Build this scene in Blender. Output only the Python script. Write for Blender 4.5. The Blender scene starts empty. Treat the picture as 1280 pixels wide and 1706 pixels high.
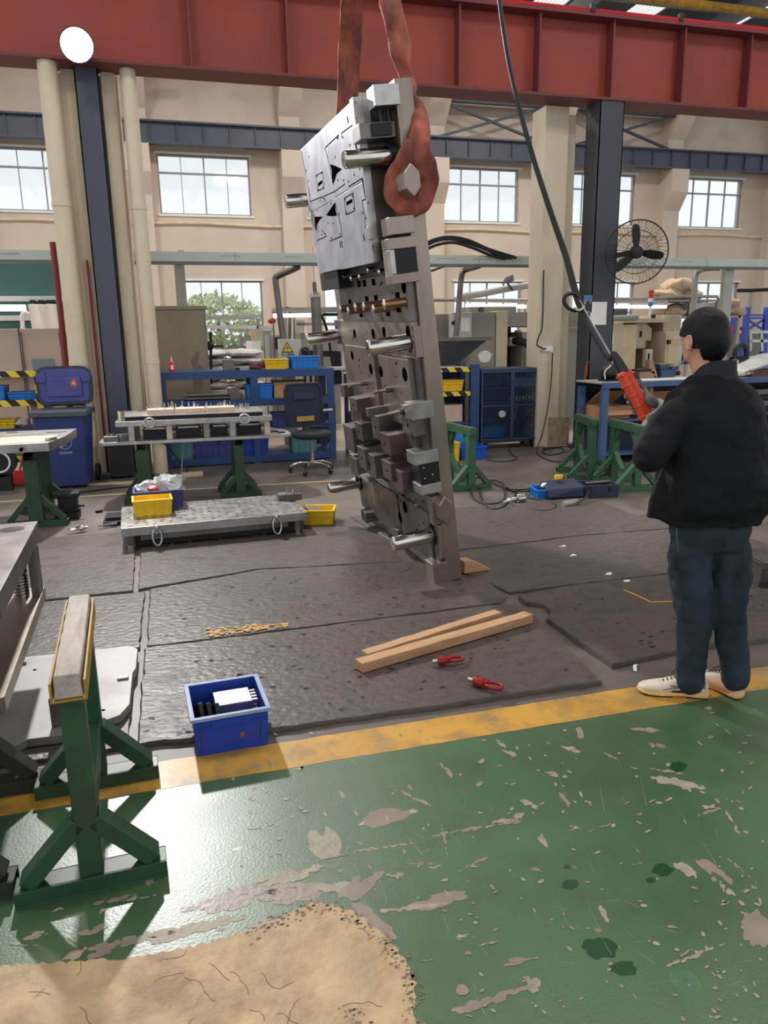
import bpy, bmesh, math, random
from mathutils import Vector, Matrix, noise
random.seed(7)
SC = bpy.context.scene
COL = SC.collection
PI = math.pi

# ---------------------------------------------------------------- camera
CAM_H = 1.62
FPX = 1256.0                                   # focal length in pixels of the 1280x1706 frame
AX_R = Vector((0.96223042, -0.27179309, -0.01552872))    # camera right in the world
AX_U = Vector((0.07692579, 0.21673794, 0.97319427))      # camera up
AX_F = Vector((0.26114182, 0.93763169, -0.22945973))     # camera forward
CAM_P = Vector((0, 0, CAM_H))
cam = bpy.data.cameras.new('camera')
cam.sensor_fit = 'HORIZONTAL'; cam.sensor_width = 36.0
cam.lens = 36.0 * FPX / 1280.0
cam.clip_start = 0.05; cam.clip_end = 200
camo = bpy.data.objects.new('camera', cam); COL.objects.link(camo)
camo.matrix_world = Matrix(((AX_R.x, AX_U.x, -AX_F.x, 0), (AX_R.y, AX_U.y, -AX_F.y, 0),
                            (AX_R.z, AX_U.z, -AX_F.z, CAM_H), (0, 0, 0, 1)))
SC.camera = camo

def ray(x, y): return AX_F*FPX + AX_R*(x-640) - AX_U*(y-853)
def g(x, y, z=0.0):
    """point of the horizontal plane z seen at x, y"""
    d = ray(x, y); return CAM_P + d*((z-CAM_H)/d.z)
def yp(x, y, Y):
    """point at depth Y seen at x, y"""
    d = ray(x, y); return CAM_P + d*(Y/d.y)
def xp(x, y, X):
    d = ray(x, y); return CAM_P + d*(X/d.x)

# ---------------------------------------------------------------- world, lights, exposure
w = bpy.data.worlds.new('overcast_sky'); SC.world = w; w.use_nodes = True
bg = w.node_tree.nodes['Background']
bg.inputs[0].default_value = (0.93, 0.96, 1.0, 1); bg.inputs[1].default_value = 1.15
SC.view_settings.view_transform = 'Standard'
SC.view_settings.look = 'None'
SC.view_settings.exposure = 0.0
SC.view_settings.gamma = 1.0
SC.view_settings.use_curve_mapping = False

def area(name, loc, sx, sy, power, col=(1, 0.95, 0.88), rot=(0, 0, 0)):
    l = bpy.data.lights.new(name, 'AREA'); l.shape = 'RECTANGLE'; l.size = sx; l.size_y = sy
    l.energy = power; l.color = col
    o = bpy.data.objects.new(name, l); o.location = loc; o.rotation_euler = rot; COL.objects.link(o); return o
# high-bay lamps under the hall roof
for i, (x, y) in enumerate([(-2.5, 4.5), (3.2, 4.0), (-2.5, 13.5), (3.5, 14.5), (9.5, 14.5), (8.5, 5)]):
    area('high_bay_light', (x, y, 8.4), 1.0, 1.0, 300 if y > 10 else 130)
FLOOD = yp(128, 75, 9.15)
def spot(name, loc, target, power, size, col=(1, 1, 1), r=0.09, blend=.5):
    l = bpy.data.lights.new(name, 'SPOT'); l.energy = power; l.spot_size = size; l.spot_blend = blend
    l.shadow_soft_size = r; l.color = col
    o = bpy.data.objects.new(name, l); o.location = loc
    o.rotation_euler = (Vector(target)-Vector(loc)).to_track_quat('-Z', 'Y').to_euler(); COL.objects.link(o); return o
spot('flood_light', FLOOD + Vector((0.02, -0.16, -0.02)), (0.2, 2.0, 0), 1550, math.radians(110), (1, .98, .95), r=0.13)

# ---------------------------------------------------------------- materials
def lin(c):
    return tuple((v/255/12.92 if v/255 <= .04045 else ((v/255+.055)/1.055)**2.4) for v in c)
MATS = {}
def M(name, rgb, rough=.5, metal=0.0, var=0.12, sc=6.0, bump=0.0, bsc=60.0, dirt=0.0, dcol=(60, 50, 40), dsc=3.0,
      stretch=(1, 1, 1), spec=.5, coat=0.0, thr=.55, rvar=0.1, emit=0.0):
    if name in MATS: return MATS[name]
    m = bpy.data.materials.new(name); m.use_nodes = True; MATS[name] = m
    nt = m.node_tree; N = nt.nodes; L = nt.links; b = N['Principled BSDF']
    c = lin(rgb)
    b.inputs['Roughness'].default_value = rough; b.inputs['Metallic'].default_value = metal
    b.inputs['Specular IOR Level'].default_value = spec
    b.inputs['Coat Weight'].default_value = coat
    tc = N.new('ShaderNodeTexCoord'); mp = N.new('ShaderNodeMapping'); mp.inputs['Scale'].default_value = stretch
    L.new(tc.outputs['Object'], mp.inputs[0])
    n1 = N.new('ShaderNodeTexNoise'); n1.inputs['Scale'].default_value = sc; n1.inputs['Detail'].default_value = 6
    L.new(mp.outputs[0], n1.inputs['Vector'])
    cr = N.new('ShaderNodeValToRGB')
    cr.color_ramp.elements[0].position = .3; cr.color_ramp.elements[1].position = .7
    cr.color_ramp.elements[0].color = (*[v*(1-var) for v in c], 1)
    cr.color_ramp.elements[1].color = (*[min(1, v*(1+var)) for v in c], 1)
    L.new(n1.outputs['Fac'], cr.inputs[0]); out = cr.outputs[0]
    if dirt > 0:
        n2 = N.new('ShaderNodeTexNoise'); n2.inputs['Scale'].default_value = dsc; n2.inputs['Detail'].default_value = 8
        n2.inputs['Roughness'].default_value = .65
        L.new(mp.outputs[0], n2.inputs['Vector'])
        r2 = N.new('ShaderNodeValToRGB'); r2.color_ramp.elements[0].position = thr-.08; r2.color_ramp.elements[1].position = thr+.12
        r2.color_ramp.elements[0].color = (0, 0, 0, 1); r2.color_ramp.elements[1].color = (dirt, dirt, dirt, 1)
        L.new(n2.outputs['Fac'], r2.inputs[0])
        mx = N.new('ShaderNodeMix'); mx.data_type = 'RGBA'
        L.new(r2.outputs[0], mx.inputs['Factor']); L.new(out, mx.inputs['A']); mx.inputs['B'].default_value = (*lin(dcol), 1)
        out = mx.outputs['Result']
    L.new(out, b.inputs['Base Color'])
    if rvar > 0:
        mr = N.new('ShaderNodeMapRange'); mr.inputs['To Min'].default_value = max(0.03, rough-rvar); mr.inputs['To Max'].default_value = min(1, rough+rvar)
        L.new(n1.outputs['Fac'], mr.inputs['Value']); L.new(mr.outputs[0], b.inputs['Roughness'])
    if bump > 0:
        n3 = N.new('ShaderNodeTexNoise'); n3.inputs['Scale'].default_value = bsc; n3.inputs['Detail'].default_value = 4
        L.new(mp.outputs[0], n3.inputs['Vector'])
        bp = N.new('ShaderNodeBump'); bp.inputs['Strength'].default_value = bump; bp.inputs['Distance'].default_value = .01 if bump < .9 else .014
        L.new(n3.outputs['Fac'], bp.inputs['Height']); L.new(bp.outputs[0], b.inputs['Normal'])
    if emit > 0:
        b.inputs['Emission Color'].default_value = (*c, 1); b.inputs['Emission Strength'].default_value = emit
    return m
def lamp_mat(name, col, s):
    m = bpy.data.materials.new(name); m.use_nodes = True; MATS[name] = m
    b = m.node_tree.nodes['Principled BSDF']; b.inputs['Base Color'].default_value = (.9, .9, .9, 1)
    b.inputs['Emission Color'].default_value = (*col, 1); b.inputs['Emission Strength'].default_value = s
    return m

wallp = M('cream_wall_paint', (206, 192, 176), .8, var=.05, sc=.8, dirt=.25, dcol=(160, 144, 126), dsc=.7, bump=.05, bsc=20)
pierp = M('cream_pier_paint', (205, 192, 168), .75, var=.05, sc=2, dirt=.45, dcol=(150, 132, 108), dsc=1.6, stretch=(1, 1, .35))
soffit = M('pale_concrete', (205, 195, 180), .85, var=.05, sc=1)
red_steel = M('red_girder_paint', (146, 58, 42), .6, var=.1, sc=.7, dirt=.4, dcol=(104, 46, 42), dsc=1.2)
red_dark = M('dull_red_flange_paint', (112, 48, 48), .6, var=.1, sc=1)
red_bright = M('bright_red_top_flange', (190, 22, 38), .45, var=.1, sc=1)
blue_steel = M('slate_blue_steel_paint', (68, 73, 88), .5, var=.08, sc=1.2, dirt=.2, dcol=(50, 52, 60), dsc=2)
dark_steel = M('charcoal_column_paint', (60, 64, 72), .5, var=.1, sc=1.4, dirt=.5, dcol=(38, 38, 40), dsc=1.5)
tray_m = M('pale_green_tray', (176, 184, 174), .4, .3, var=.06, sc=1.5)
frame_m = M('grey_window_frame', (150, 148, 150), .5, .3)
pvc = M('cream_pvc_pipe', (214, 200, 172), .45, var=.05, sc=2, dirt=.3, dcol=(160, 140, 115), dsc=2)
firered = M('dark_red_pipe_paint', (120, 25, 32), .4)
green = M('dark_green_stand_paint', (32, 72, 42), .42, var=.2, sc=4, dirt=.55, dcol=(38, 40, 32), dsc=5, thr=.5)
green_l = M('mid_green_stand_paint', (50, 92, 60), .5, var=.2, sc=4, dirt=.6, dcol=(50, 58, 45), dsc=5)
yellow_m = M('yellow_crate_plastic', (232, 190, 22), .4, var=.1, sc=8, dirt=.35, dcol=(150, 115, 25), dsc=9)
blue_m = M('navy_crate_plastic', (24, 62, 160), .38, var=.12, sc=5, dirt=.4, dcol=(18, 32, 80), dsc=5)
sky_m = M('bright_blue_crate_plastic', (24, 120, 205), .4, var=.1, sc=6, dirt=.25, dcol=(20, 70, 130), dsc=6)
indigo_m = M('indigo_crate_plastic', (55, 62, 120), .45, var=.1, sc=6, dirt=.3, dcol=(30, 32, 60))
bin_m = M('blue_bin_plastic', (42, 60, 118), .42, var=.12, sc=4, dirt=.3, dcol=(25, 35, 70), dsc=3)
bin_l = M('faded_blue_lid_plastic', (66, 72, 142), .45, var=.12, sc=4, dirt=.4, dcol=(45, 48, 90), dsc=3)
shelf_m = M('blue_shelf_paint', (34, 64, 112), .45, var=.12, sc=5, dirt=.35, dcol=(22, 40, 75), dsc=4)
mesh_m = M('blue_mesh_paint', (44, 64, 90), .5, .2, var=.1, sc=5)
benchb = M('light_blue_bench_paint', (66, 94, 134), .45, var=.12, sc=5, dirt=.3, dcol=(40, 60, 95))
steel = M('ground_steel', (178, 176, 174), .34, .9, var=.14, sc=9, dirt=.35, dcol=(110, 102, 95), dsc=4, bump=.02, bsc=200)
steel_p = M('pale_plate_steel', (150, 148, 146), .55, .45, var=.1, sc=5, dirt=.4, dcol=(112, 104, 98), dsc=4)
steel_d = M('dull_machined_steel', (118, 112, 108), .42, .85, var=.22, sc=5, dirt=.5, dcol=(60, 54, 50), dsc=3)
steel_w = M('warm_oiled_steel', (150, 138, 126), .38, .85, var=.2, sc=4, dirt=.4, dcol=(88, 76, 66), dsc=3, stretch=(1, 1, .4))
steel_f = M('milled_die_face', (158, 158, 168), .42, .55, var=.14, sc=7, dirt=.5, dcol=(140, 138, 150), dsc=4, bump=.02, bsc=120)
steel_k = M('blackened_steel', (44, 43, 46), .45, .7, var=.2, sc=5)
mauve = M('oily_purple_steel', (104, 88, 92), .4, .7, var=.2, sc=7, dirt=.4, dcol=(56, 44, 48), dsc=6)
chrome = M('polished_pin_steel', (205, 200, 192), .14, 1.0, var=.05, sc=3, rvar=.05, dirt=.25, dcol=(120, 105, 85), dsc=5)
bronze = M('bronze_punch', (150, 112, 84), .35, .9, var=.1)
hole = M('deep_hole_black', (10, 10, 11), .9, spec=0.0)
black = M('black_rubber', (22, 22, 24), .55, var=.2, sc=8)
blackp = M('black_plastic', (28, 28, 32), .45, var=.15, sc=8)
mat_m = M('worn_rubber_slab', (92, 84, 78), .42, 0, var=.38, sc=9, bump=.6, bsc=34, dirt=.7, dcol=(48, 44, 42), dsc=9, stretch=(.7, 1, 1), rvar=.14, spec=.4, thr=.5)
wood_m = M('raw_pine_beam', (186, 146, 108), .7, var=.2, sc=4, dirt=.5, dcol=(120, 72, 42), dsc=3, stretch=(.25, 3, 3), bump=.2, bsc=40)
wood_w = M('weathered_white_wood', (178, 168, 158), .75, var=.25, sc=6, dirt=.6, dcol=(100, 82, 72), dsc=7, stretch=(2, .4, 2), bump=.5, bsc=30)
ochre = M('ochre_edge_paint', (172, 132, 40), .6, var=.25, sc=8, dirt=.5, dcol=(82, 62, 30), dsc=10)
beige = M('beige_machine_paint', (196, 182, 158), .5, var=.06, sc=2, dirt=.25, dcol=(150, 136, 112), dsc=2)
beige_p = M('pinkish_machine_paint', (190, 168, 152), .5, var=.05, sc=2)
khaki = M('khaki_cabinet_paint', (138, 130, 108), .5, var=.07, sc=2, dirt=.3, dcol=(100, 90, 75), dsc=3)
greym = M('grey_machine_paint', (142, 138, 126), .5, var=.06, sc=2)
greyl = M('light_grey_paint', (190, 186, 178), .5, var=.05)
teal = M('teal_panel', (62, 112, 104), .5, var=.08, sc=1)
white_m = M('white_paint', (228, 228, 224), .5, var=.04)
paper = M('white_paper', (232, 230, 222), .8, var=.03)
card = M('brown_cardboard', (178, 134, 94), .8, var=.1, sc=5)
card_l = M('pale_cardboard', (196, 172, 150), .8, var=.08, sc=5)
redp = M('red_plastic', (196, 36, 44), .4, var=.1)
red_ring = M('red_lifting_ring_paint', (146, 24, 32), .4, .2, var=.2, sc=20, dirt=.3, dcol=(80, 20, 22), dsc=20)
orange = M('orange_pendant_plastic', (222, 78, 50), .4, var=.08, sc=15, dirt=.2, dcol=(150, 50, 35), dsc=15)
stick = M('orange_broomstick', (205, 105, 45), .4)
sling_m = M('orange_web_sling', (158, 84, 66), .85, var=.3, sc=10, dirt=.75, dcol=(78, 50, 48), dsc=8, bump=.8, bsc=26, stretch=(1, 1, .45), thr=.5)
bagm = M('white_woven_bag', (205, 200, 196), .8, var=.15, sc=20, bump=.3, bsc=30)
sack = M('tan_sack', (202, 178, 150), .85, var=.15, sc=8, bump=.4, bsc=15)
plastic_bag = M('clear_crumpled_bag', (200, 205, 205), .15, var=.15, sc=12, bump=.6, bsc=12, spec=.8)
cloth_w = M('grubby_white_glove_cloth', (200, 192, 180), .9, var=.15, sc=14, dirt=.5, dcol=(110, 105, 100), dsc=12, bump=.4, bsc=70)
cloth_g = M('grey_glove_palm', (112, 110, 106), .85, var=.2, sc=14, bump=.3, bsc=70)
tealbox = M('teal_tool_plastic', (70, 120, 122), .45)
bluerack = M('royal_blue_rack', (58, 84, 190), .45)
zinc = M('galvanised_trunking', (158, 158, 150), .45, .5, var=.1)
leafm = M('sunlit_foliage', (205, 218, 160), .7, var=.35, sc=3)
tube_m = lamp_mat('fluorescent_tube', (1, 1, 1), 1.6)
flood_m = lamp_mat('flood_lens', (.97, 1, 1), 14)
lampdisc = lamp_mat('warm_lamp_disc', (1, .95, .85), 1.5)
skyl = lamp_mat('translucent_roof_sheet', (1, .97, .94), .55)

def glass(name, tint=(.95, .97, .97), a=.08):
    m = bpy.data.materials.new(name); m.use_nodes = True; nt = m.node_tree; N = nt.nodes
    N.remove(N['Principled BSDF']); t = N.new('ShaderNodeBsdfTransparent'); t.inputs[0].default_value = (*tint, 1)
    gl = N.new('ShaderNodeBsdfGlossy'); gl.inputs['Roughness'].default_value = .05
    mx = N.new('ShaderNodeMixShader'); mx.inputs[0].default_value = a
    nt.links.new(t.outputs[0], mx.inputs[1]); nt.links.new(gl.outputs[0], mx.inputs[2])
    nt.links.new(mx.outputs[0], N['Material Output'].inputs[0]); MATS[name] = m; return m
pane_m = glass('window_glass')

def stripes(name, ca, cb, per, slope=(1, 0, 1), w=.5):
    m = bpy.data.materials.new(name); m.use_nodes = True; nt = m.node_tree; N = nt.nodes; L = nt.links; b = N['Principled BSDF']
    tc = N.new('ShaderNodeTexCoord'); d = N.new('ShaderNodeVectorMath'); d.operation = 'DOT_PRODUCT'
    d.inputs[1].default_value = slope; L.new(tc.outputs['Object'], d.inputs[0])
    a = N.new('ShaderNodeMath'); a.operation = 'DIVIDE'; a.inputs[1].default_value = per; L.new(d.outputs['Value'], a.inputs[0])
    f = N.new('ShaderNodeMath'); f.operation = 'FRACT'; L.new(a.outputs[0], f.inputs[0])
    gt = N.new('ShaderNodeMath'); gt.operation = 'GREATER_THAN'; gt.inputs[1].default_value = w; L.new(f.outputs[0], gt.inputs[0])
    mx = N.new('ShaderNodeMix'); mx.data_type = 'RGBA'; mx.inputs['A'].default_value = (*lin(ca), 1); mx.inputs['B'].default_value = (*lin(cb), 1)
    L.new(gt.outputs[0], mx.inputs['Factor']); L.new(mx.outputs['Result'], b.inputs['Base Color']); b.inputs['Roughness'].default_value = .5
    MATS[name] = m; return m
hazard = stripes('black_and_yellow_tape', (230, 200, 50), (22, 22, 24), .2, (1, 0, .8))
hazard_v = stripes('black_and_yellow_tape_upright', (230, 200, 50), (22, 22, 24), .2, (.8, 0, 1))

# ---------------------------------------------------------------- mesh builder
class MB:
    def __init__(s): s.bm = bmesh.new(); s.mi = 0
    def face(s, vs):
        try:
            f = s.bm.faces.new(vs); f.material_index = s.mi; return f
        except ValueError: return None
    def hexa(s, p):                         # 8 corners: bottom 4 ccw, top 4 ccw
        v = [s.bm.verts.new(q) for q in p]
        for a in ((3, 2, 1, 0), (4, 5, 6, 7), (0, 1, 5, 4), (1, 2, 6, 5), (2, 3, 7, 6), (3, 0, 4, 7)):
            s.face([v[i] for i in a])
        return s
    def box(s, x0, x1, y0, y1, z0, z1):
        return s.hexa([(x0, y0, z0), (x1, y0, z0), (x1, y1, z0), (x0, y1, z0), (x0, y0, z1), (x1, y0, z1), (x1, y1, z1), (x0, y1, z1)])
    def cbox(s, c, d, rot=None):
        R = rot if rot else Matrix.Identity(3); c = Vector(c)
        P = [c + R @ Vector((sx*d[0]/2, sy*d[1]/2, sz*d[2]/2)) for sz in (-1, 1) for sx, sy in ((-1, -1), (1, -1), (1, 1), (-1, 1))]
        return s.hexa(P)
    def bar(s, a, b, w, h, upv=(0, 0, 1)):   # rectangular bar from a to b
        a = Vector(a); b = Vector(b); d = (b-a).normalized(); u = Vector(upv)
        if abs(d.dot(u)) > .98: u = Vector((1, 0, 0))
        r = d.cross(u).normalized(); u = r.cross(d)
        P = []
        for e in (a, b):
            for sr, su in ((-1, -1), (1, -1), (1, 1), (-1, 1)): P.append(e + r*sr*w/2 + u*su*h/2)
        v = [s.bm.verts.new(q) for q in P]
        for f in ((0, 1, 2, 3), (7, 6, 5, 4), (0, 4, 5, 1), (1, 5, 6, 2), (2, 6, 7, 3), (3, 7, 4, 0)): s.face([v[i] for i in f])
        return s
    def rings(s, R, cap=True, closed=False):
        V = [[s.bm.verts.new(p) for p in r] for r in R]; n = len(V[0])
        m = len(V)
        for i in range(m if closed else m-1):
            A = V[i]; B = V[(i+1) % m]
            for k in range(n): s.face([A[k], A[(k+1) % n], B[(k+1) % n], B[k]])
        if cap and not closed: s.face(V[0][::-1]); s.face(V[-1])
        return s
    def cyl(s, a, b, r0, r1=None, seg=16, cap=True):
        a = Vector(a); b = Vector(b); r1 = r0 if r1 is None else r1
        d = (b-a).normalized(); u = Vector((0, 0, 1)) if abs(d.z) < .9 else Vector((1, 0, 0))
        e1 = d.cross(u).normalized(); e2 = e1.cross(d)
        f = lambda c, r: [c + (e1*math.cos(t)-e2*math.sin(t))*r for t in [2*PI*k/seg for k in range(seg)]]
        return s.rings([f(a, r0), f(b, r1)], cap)
    def tube(s, pts, r, seg=8, closed=False, cap=True, sub=0, flat=1.0, upv=None):
        P = [Vector(p) for p in pts]
        rr = list(r) if isinstance(r, (list, tuple)) else [r]*len(P)
        if sub:
            Q = []; RR = []; n = len(P); rng = range(n if closed else n-1)
            for i in rng:
                p0 = P[(i-1) % n] if (closed or i > 0) else P[i]; p1 = P[i]; p2 = P[(i+1) % n]
                p3 = P[(i+2) % n] if (closed or i+2 < n) else P[(i+1) % n]
                for k in range(sub):
                    t = k/sub
                    Q.append(.5*((2*p1)+(p2-p0)*t+(2*p0-5*p1+4*p2-p3)*t*t+(3*p1-p0-3*p2+p3)*t**3))
                    RR.append(rr[i]*(1-t)+rr[(i+1) % n]*t)
            if not closed: Q.append(P[-1]); RR.append(rr[-1])
            P = Q; rr = RR
        n = len(P); R = []; prev = None
        for i in range(n):
            if closed: d = (P[(i+1) % n]-P[(i-1) % n]).normalized()
            else: d = (P[min(i+1, n-1)]-P[max(i-1, 0)]).normalized()
            if prev is None:
                u = Vector(upv) if upv else (Vector((0, 0, 1)) if abs(d.z) < .9 else Vector((1, 0, 0)))
                e1 = d.cross(u).normalized()
            else:
                e1 = (prev - d*prev.dot(d)).normalized()
            prev = e1; e2 = d.cross(e1)
            R.append([P[i] + (e1*math.cos(2*PI*k/seg)+e2*math.sin(2*PI*k/seg)*flat)*rr[i] for k in range(seg)])
        return s.rings(R, cap, closed)
    def prism(s, poly, lo, hi, axis='z'):
        f = {'z': lambda a, b, c: (a, b, c), 'y': lambda a, b, c: (a, c, b), 'x': lambda a, b, c: (c, a, b)}[axis]
        A = [s.bm.verts.new(f(p[0], p[1], lo)) for p in poly]; B = [s.bm.verts.new(f(p[0], p[1], hi)) for p in poly]; n = len(poly)
        s.face(A[::-1]); s.face(B)
        for k in range(n): s.face([A[k], A[(k+1) % n], B[(k+1) % n], B[k]])
        return s
    def lathe(s, prof, c=(0, 0, 0), seg=24, axis='z', cap=True):
        c = Vector(c); R = []
        for r, h in prof:
            ring = []
            for k in range(seg):
                t = 2*PI*k/seg; a, b = r*math.cos(t), r*math.sin(t)
                ring.append(c + (Vector((a, b, h)) if axis == 'z' else Vector((h, a, b)) if axis == 'x' else Vector((b, h, a))))
            R.append(ring)
        return s.rings(R, cap)
    def ball(s, c, r, seg=16, nr=10, rot=None):
        r = (r, r, r) if isinstance(r, (int, float)) else r; c = Vector(c); R = []
        for i in range(1, nr):
            ph = PI*i/nr; R.append([c + (rot or Matrix.Identity(3)) @ Vector((r[0]*math.sin(ph)*math.cos(2*PI*k/seg), r[1]*math.sin(ph)*math.sin(2*PI*k/seg), -r[2]*math.cos(ph))) for k in range(seg)])
        return s.rings(R, True)
    def quad(s, a, b, c, d): s.face([s.bm.verts.new(p) for p in (a, b, c, d)]); return s
    def poly(s, pts): s.face([s.bm.verts.new(p) for p in pts]); return s
    def fan(s, pts):
        c = s.bm.verts.new(sum((Vector(p) for p in pts), Vector())/len(pts)); v = [s.bm.verts.new(p) for p in pts]
        for i in range(len(v)): s.face([c, v[i], v[(i+1) % len(v)]])
        return s
    def jitter(s, amt, sc=1.0, seed=0):
        for v in s.bm.verts:
            n = noise.noise_vector(v.co*sc + Vector((seed*7.1, seed*3.3, seed))); v.co += n*amt
        return s
    def build(s, name, mat, parent=None, smooth=None, bevel=0, loc=None, rot=None, bseg=2):
        bmesh.ops.recalc_face_normals(s.bm, faces=s.bm.faces)
        me = bpy.data.meshes.new(name); s.bm.to_mesh(me); s.bm.free()
        for m_ in (mat if isinstance(mat, (list, tuple)) else [mat]): me.materials.append(m_)
        o = bpy.data.objects.new(name, me); COL.objects.link(o)
        if smooth is not None:
            me.shade_smooth()
            if smooth < 180: me.set_sharp_from_angle(angle=math.radians(smooth))
        if bevel:
            b = o.modifiers.new('bevel', 'BEVEL'); b.width = bevel; b.segments = bseg; b.limit_method = 'ANGLE'; b.angle_limit = math.radians(50)
            b.harden_normals = False
        if parent: o.parent = parent
        if loc is not None: o.location = loc
        if rot is not None: o.rotation_euler = rot
        return o

def tag(o, label=None, cat=None, group=None, kind=None):
    if label: o['label'] = label
    if cat: o['category'] = cat
    if group: o['group'] = group
    if kind: o['kind'] = kind
    return o
def thing(name, label, cat, loc=(0, 0, 0), rz=0.0, group=None, rot=None):
    o = bpy.data.objects.new(name, None); COL.objects.link(o); o.location = loc
    o.rotation_euler = rot if rot else (0, 0, rz); o.empty_display_size = .05
    return tag(o, label, cat, group)
def struct(o): o['kind'] = 'structure'; return o
def kids(o): return [c for c in bpy.data.objects if c.parent == o]
CH = {}
def copy_tree(o, loc=None, rz=None, label=None, group=None):
    def rec(s, par):
        c = s.copy(); COL.objects.link(c); c.parent = par
        for k in kids(s): rec(k, c)
        return c
    r = rec(o, None)
    if loc is not None: r.location = loc
    if rz is not None: r.rotation_euler = (0, 0, rz)
    if label: r['label'] = label
    if group: r['group'] = group
    return r
def text_mesh(name, txt, size, mat, parent, loc, rot, depth=.0006, squash=1.0):
    cu = bpy.data.curves.new(name, 'FONT'); cu.body = txt; cu.size = size; cu.extrude = depth; cu.align_x = 'CENTER'; cu.align_y = 'CENTER'
    tmp = bpy.data.objects.new(name, cu); COL.objects.link(tmp); bpy.context.view_layer.update()
    me = bpy.data.meshes.new_from_object(tmp.evaluated_get(bpy.context.evaluated_depsgraph_get()))
    bpy.data.objects.remove(tmp); me.materials.clear(); me.materials.append(mat)
    o = bpy.data.objects.new(name, me); COL.objects.link(o); o['kind'] = 'stuff'
    o.parent = parent; o.location = loc; o.rotation_euler = rot; o.scale = (squash, 1, 1); return o
# ================================================================ THE SETTING
ragged = lambda pts, amt, seg, seed=0: _rag(pts, amt, seg, seed)
def _rag(pts, amt, seg, seed):
    """subdivide a closed outline and roughen it"""
    out = []; n = len(pts); rnd = random.Random(seed)
    for i in range(n):
        a = Vector(pts[i][:2]); b = Vector(pts[(i+1) % n][:2]); L = (b-a).length; m = max(1, int(L/seg)); nn = Vector((-(b-a).y, (b-a).x)).normalized() if L > 1e-6 else Vector((0, 0))
        for k in range(m):
            p = a.lerp(b, k/m); out.append(p + nn*amt*(noise.noise(Vector((p.x*9, p.y*9, seed)))*1.2+rnd.uniform(-.5, .5)))
    return [(p.x, p.y) for p in out]

conc = M('grimy_grey_concrete', (104, 96, 88), .45, var=.16, sc=1.3, dirt=.6, dcol=(74, 66, 60), dsc=2.2, bump=.12, bsc=10, rvar=.16, thr=.5, stretch=(.7, 1, 1))
floor = struct(MB().box(-14, 26, -6, 26, -.2, 0).build('floor', conc))
greenp = M('green_epoxy_paint', (66, 97, 62), .37, var=.16, sc=1.6, dirt=.55, dcol=(46, 74, 46), dsc=2.6, bump=.08, bsc=110, rvar=.12, coat=.0, spec=.9)
bpy.data.materials['green_epoxy_paint']
# chips and scuffs of the epoxy: pale concrete showing through, wear with a shape of its own
def add_chips(m, chipcol, s1=9.0, t1=.70, amt=1.0):
    nt = m.node_tree; N = nt.nodes; L = nt.links; b = N['Principled BSDF']
    src = b.inputs['Base Color'].links[0].from_socket
    tc = N.new('ShaderNodeTexCoord'); mp = N.new('ShaderNodeMapping'); mp.inputs['Scale'].default_value = (.55, 1, 1); mp.inputs['Rotation'].default_value = (0, 0, .15)
    L.new(tc.outputs['Object'], mp.inputs[0])
    n1 = N.new('ShaderNodeTexNoise'); n1.inputs['Scale'].default_value = s1; n1.inputs['Detail'].default_value = 9; n1.inputs['Roughness'].default_value = .62; n1.inputs['Distortion'].default_value = .5
    L.new(mp.outputs[0], n1.inputs['Vector'])
    n2 = N.new('ShaderNodeTexNoise'); n2.inputs['Scale'].default_value = 1.2; n2.inputs['Detail'].default_value = 3
    L.new(mp.outputs[0], n2.inputs['Vector'])
    ad = N.new('ShaderNodeMath'); ad.operation = 'MULTIPLY_ADD'; ad.inputs[1].default_value = .35; L.new(n2.outputs['Fac'], ad.inputs[0]); L.new(n1.outputs['Fac'], ad.inputs[2])
    r = N.new('ShaderNodeValToRGB'); r.color_ramp.elements[0].position = t1+.175; r.color_ramp.elements[1].position = t1+.19
    r.color_ramp.elements[0].color = (0, 0, 0, 1); r.color_ramp.elements[1].color = (amt, amt, amt, 1)
    L.new(ad.outputs[0], r.inputs[0])
    mx = N.new('ShaderNodeMix'); mx.data_type = 'RGBA'; L.new(r.outputs[0], mx.inputs['Factor']); L.new(src, mx.inputs['A']); mx.inputs['B'].default_value = (*lin(chipcol), 1)
    L.new(mx.outputs['Result'], b.inputs['Base Color'])
add_chips(greenp, (168, 158, 140), 7.0, .655)
gp = struct(MB().box(-6, 12, -3, 2.62, 0, .0012).build('green_floor_paint', greenp, floor))
ylw = M('yellow_line_paint', (196, 148, 62), .42, var=.14, sc=4, dirt=.8, dcol=(120, 104, 84), dsc=6, bump=.1, bsc=30, thr=.56)
add_chips(ylw, (165, 140, 105), 12.0, .62, .8)
yl = _rag([(-5, 2.605), (9, 2.605), (9, 2.80), (-5, 2.80)], .004, .05, 3)
struct(MB().prism(yl, .0006, .0022).build('yellow_floor_line', ylw, floor))
bare = M('bare_tan_concrete', (184, 156, 118), .6, var=.22, sc=9, dirt=.8, dcol=(134, 102, 72), dsc=4, bump=.5, bsc=40, rvar=.15)
bp_ = [g(-140, 1616), g(20, 1612), g(120, 1600), g(230, 1592), g(330, 1572), g(420, 1552), g(520, 1506), g(560, 1504), g(610, 1535), g(650, 1560), g(688, 1625), g(690, 1700), g(740, 1800), g(760, 1900), g(-160, 1900)]
o = struct(MB().prism(_rag(bp_, .014, .012, 5), .0006, .0022).build('bare_concrete_patch', bare, floor))
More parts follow.
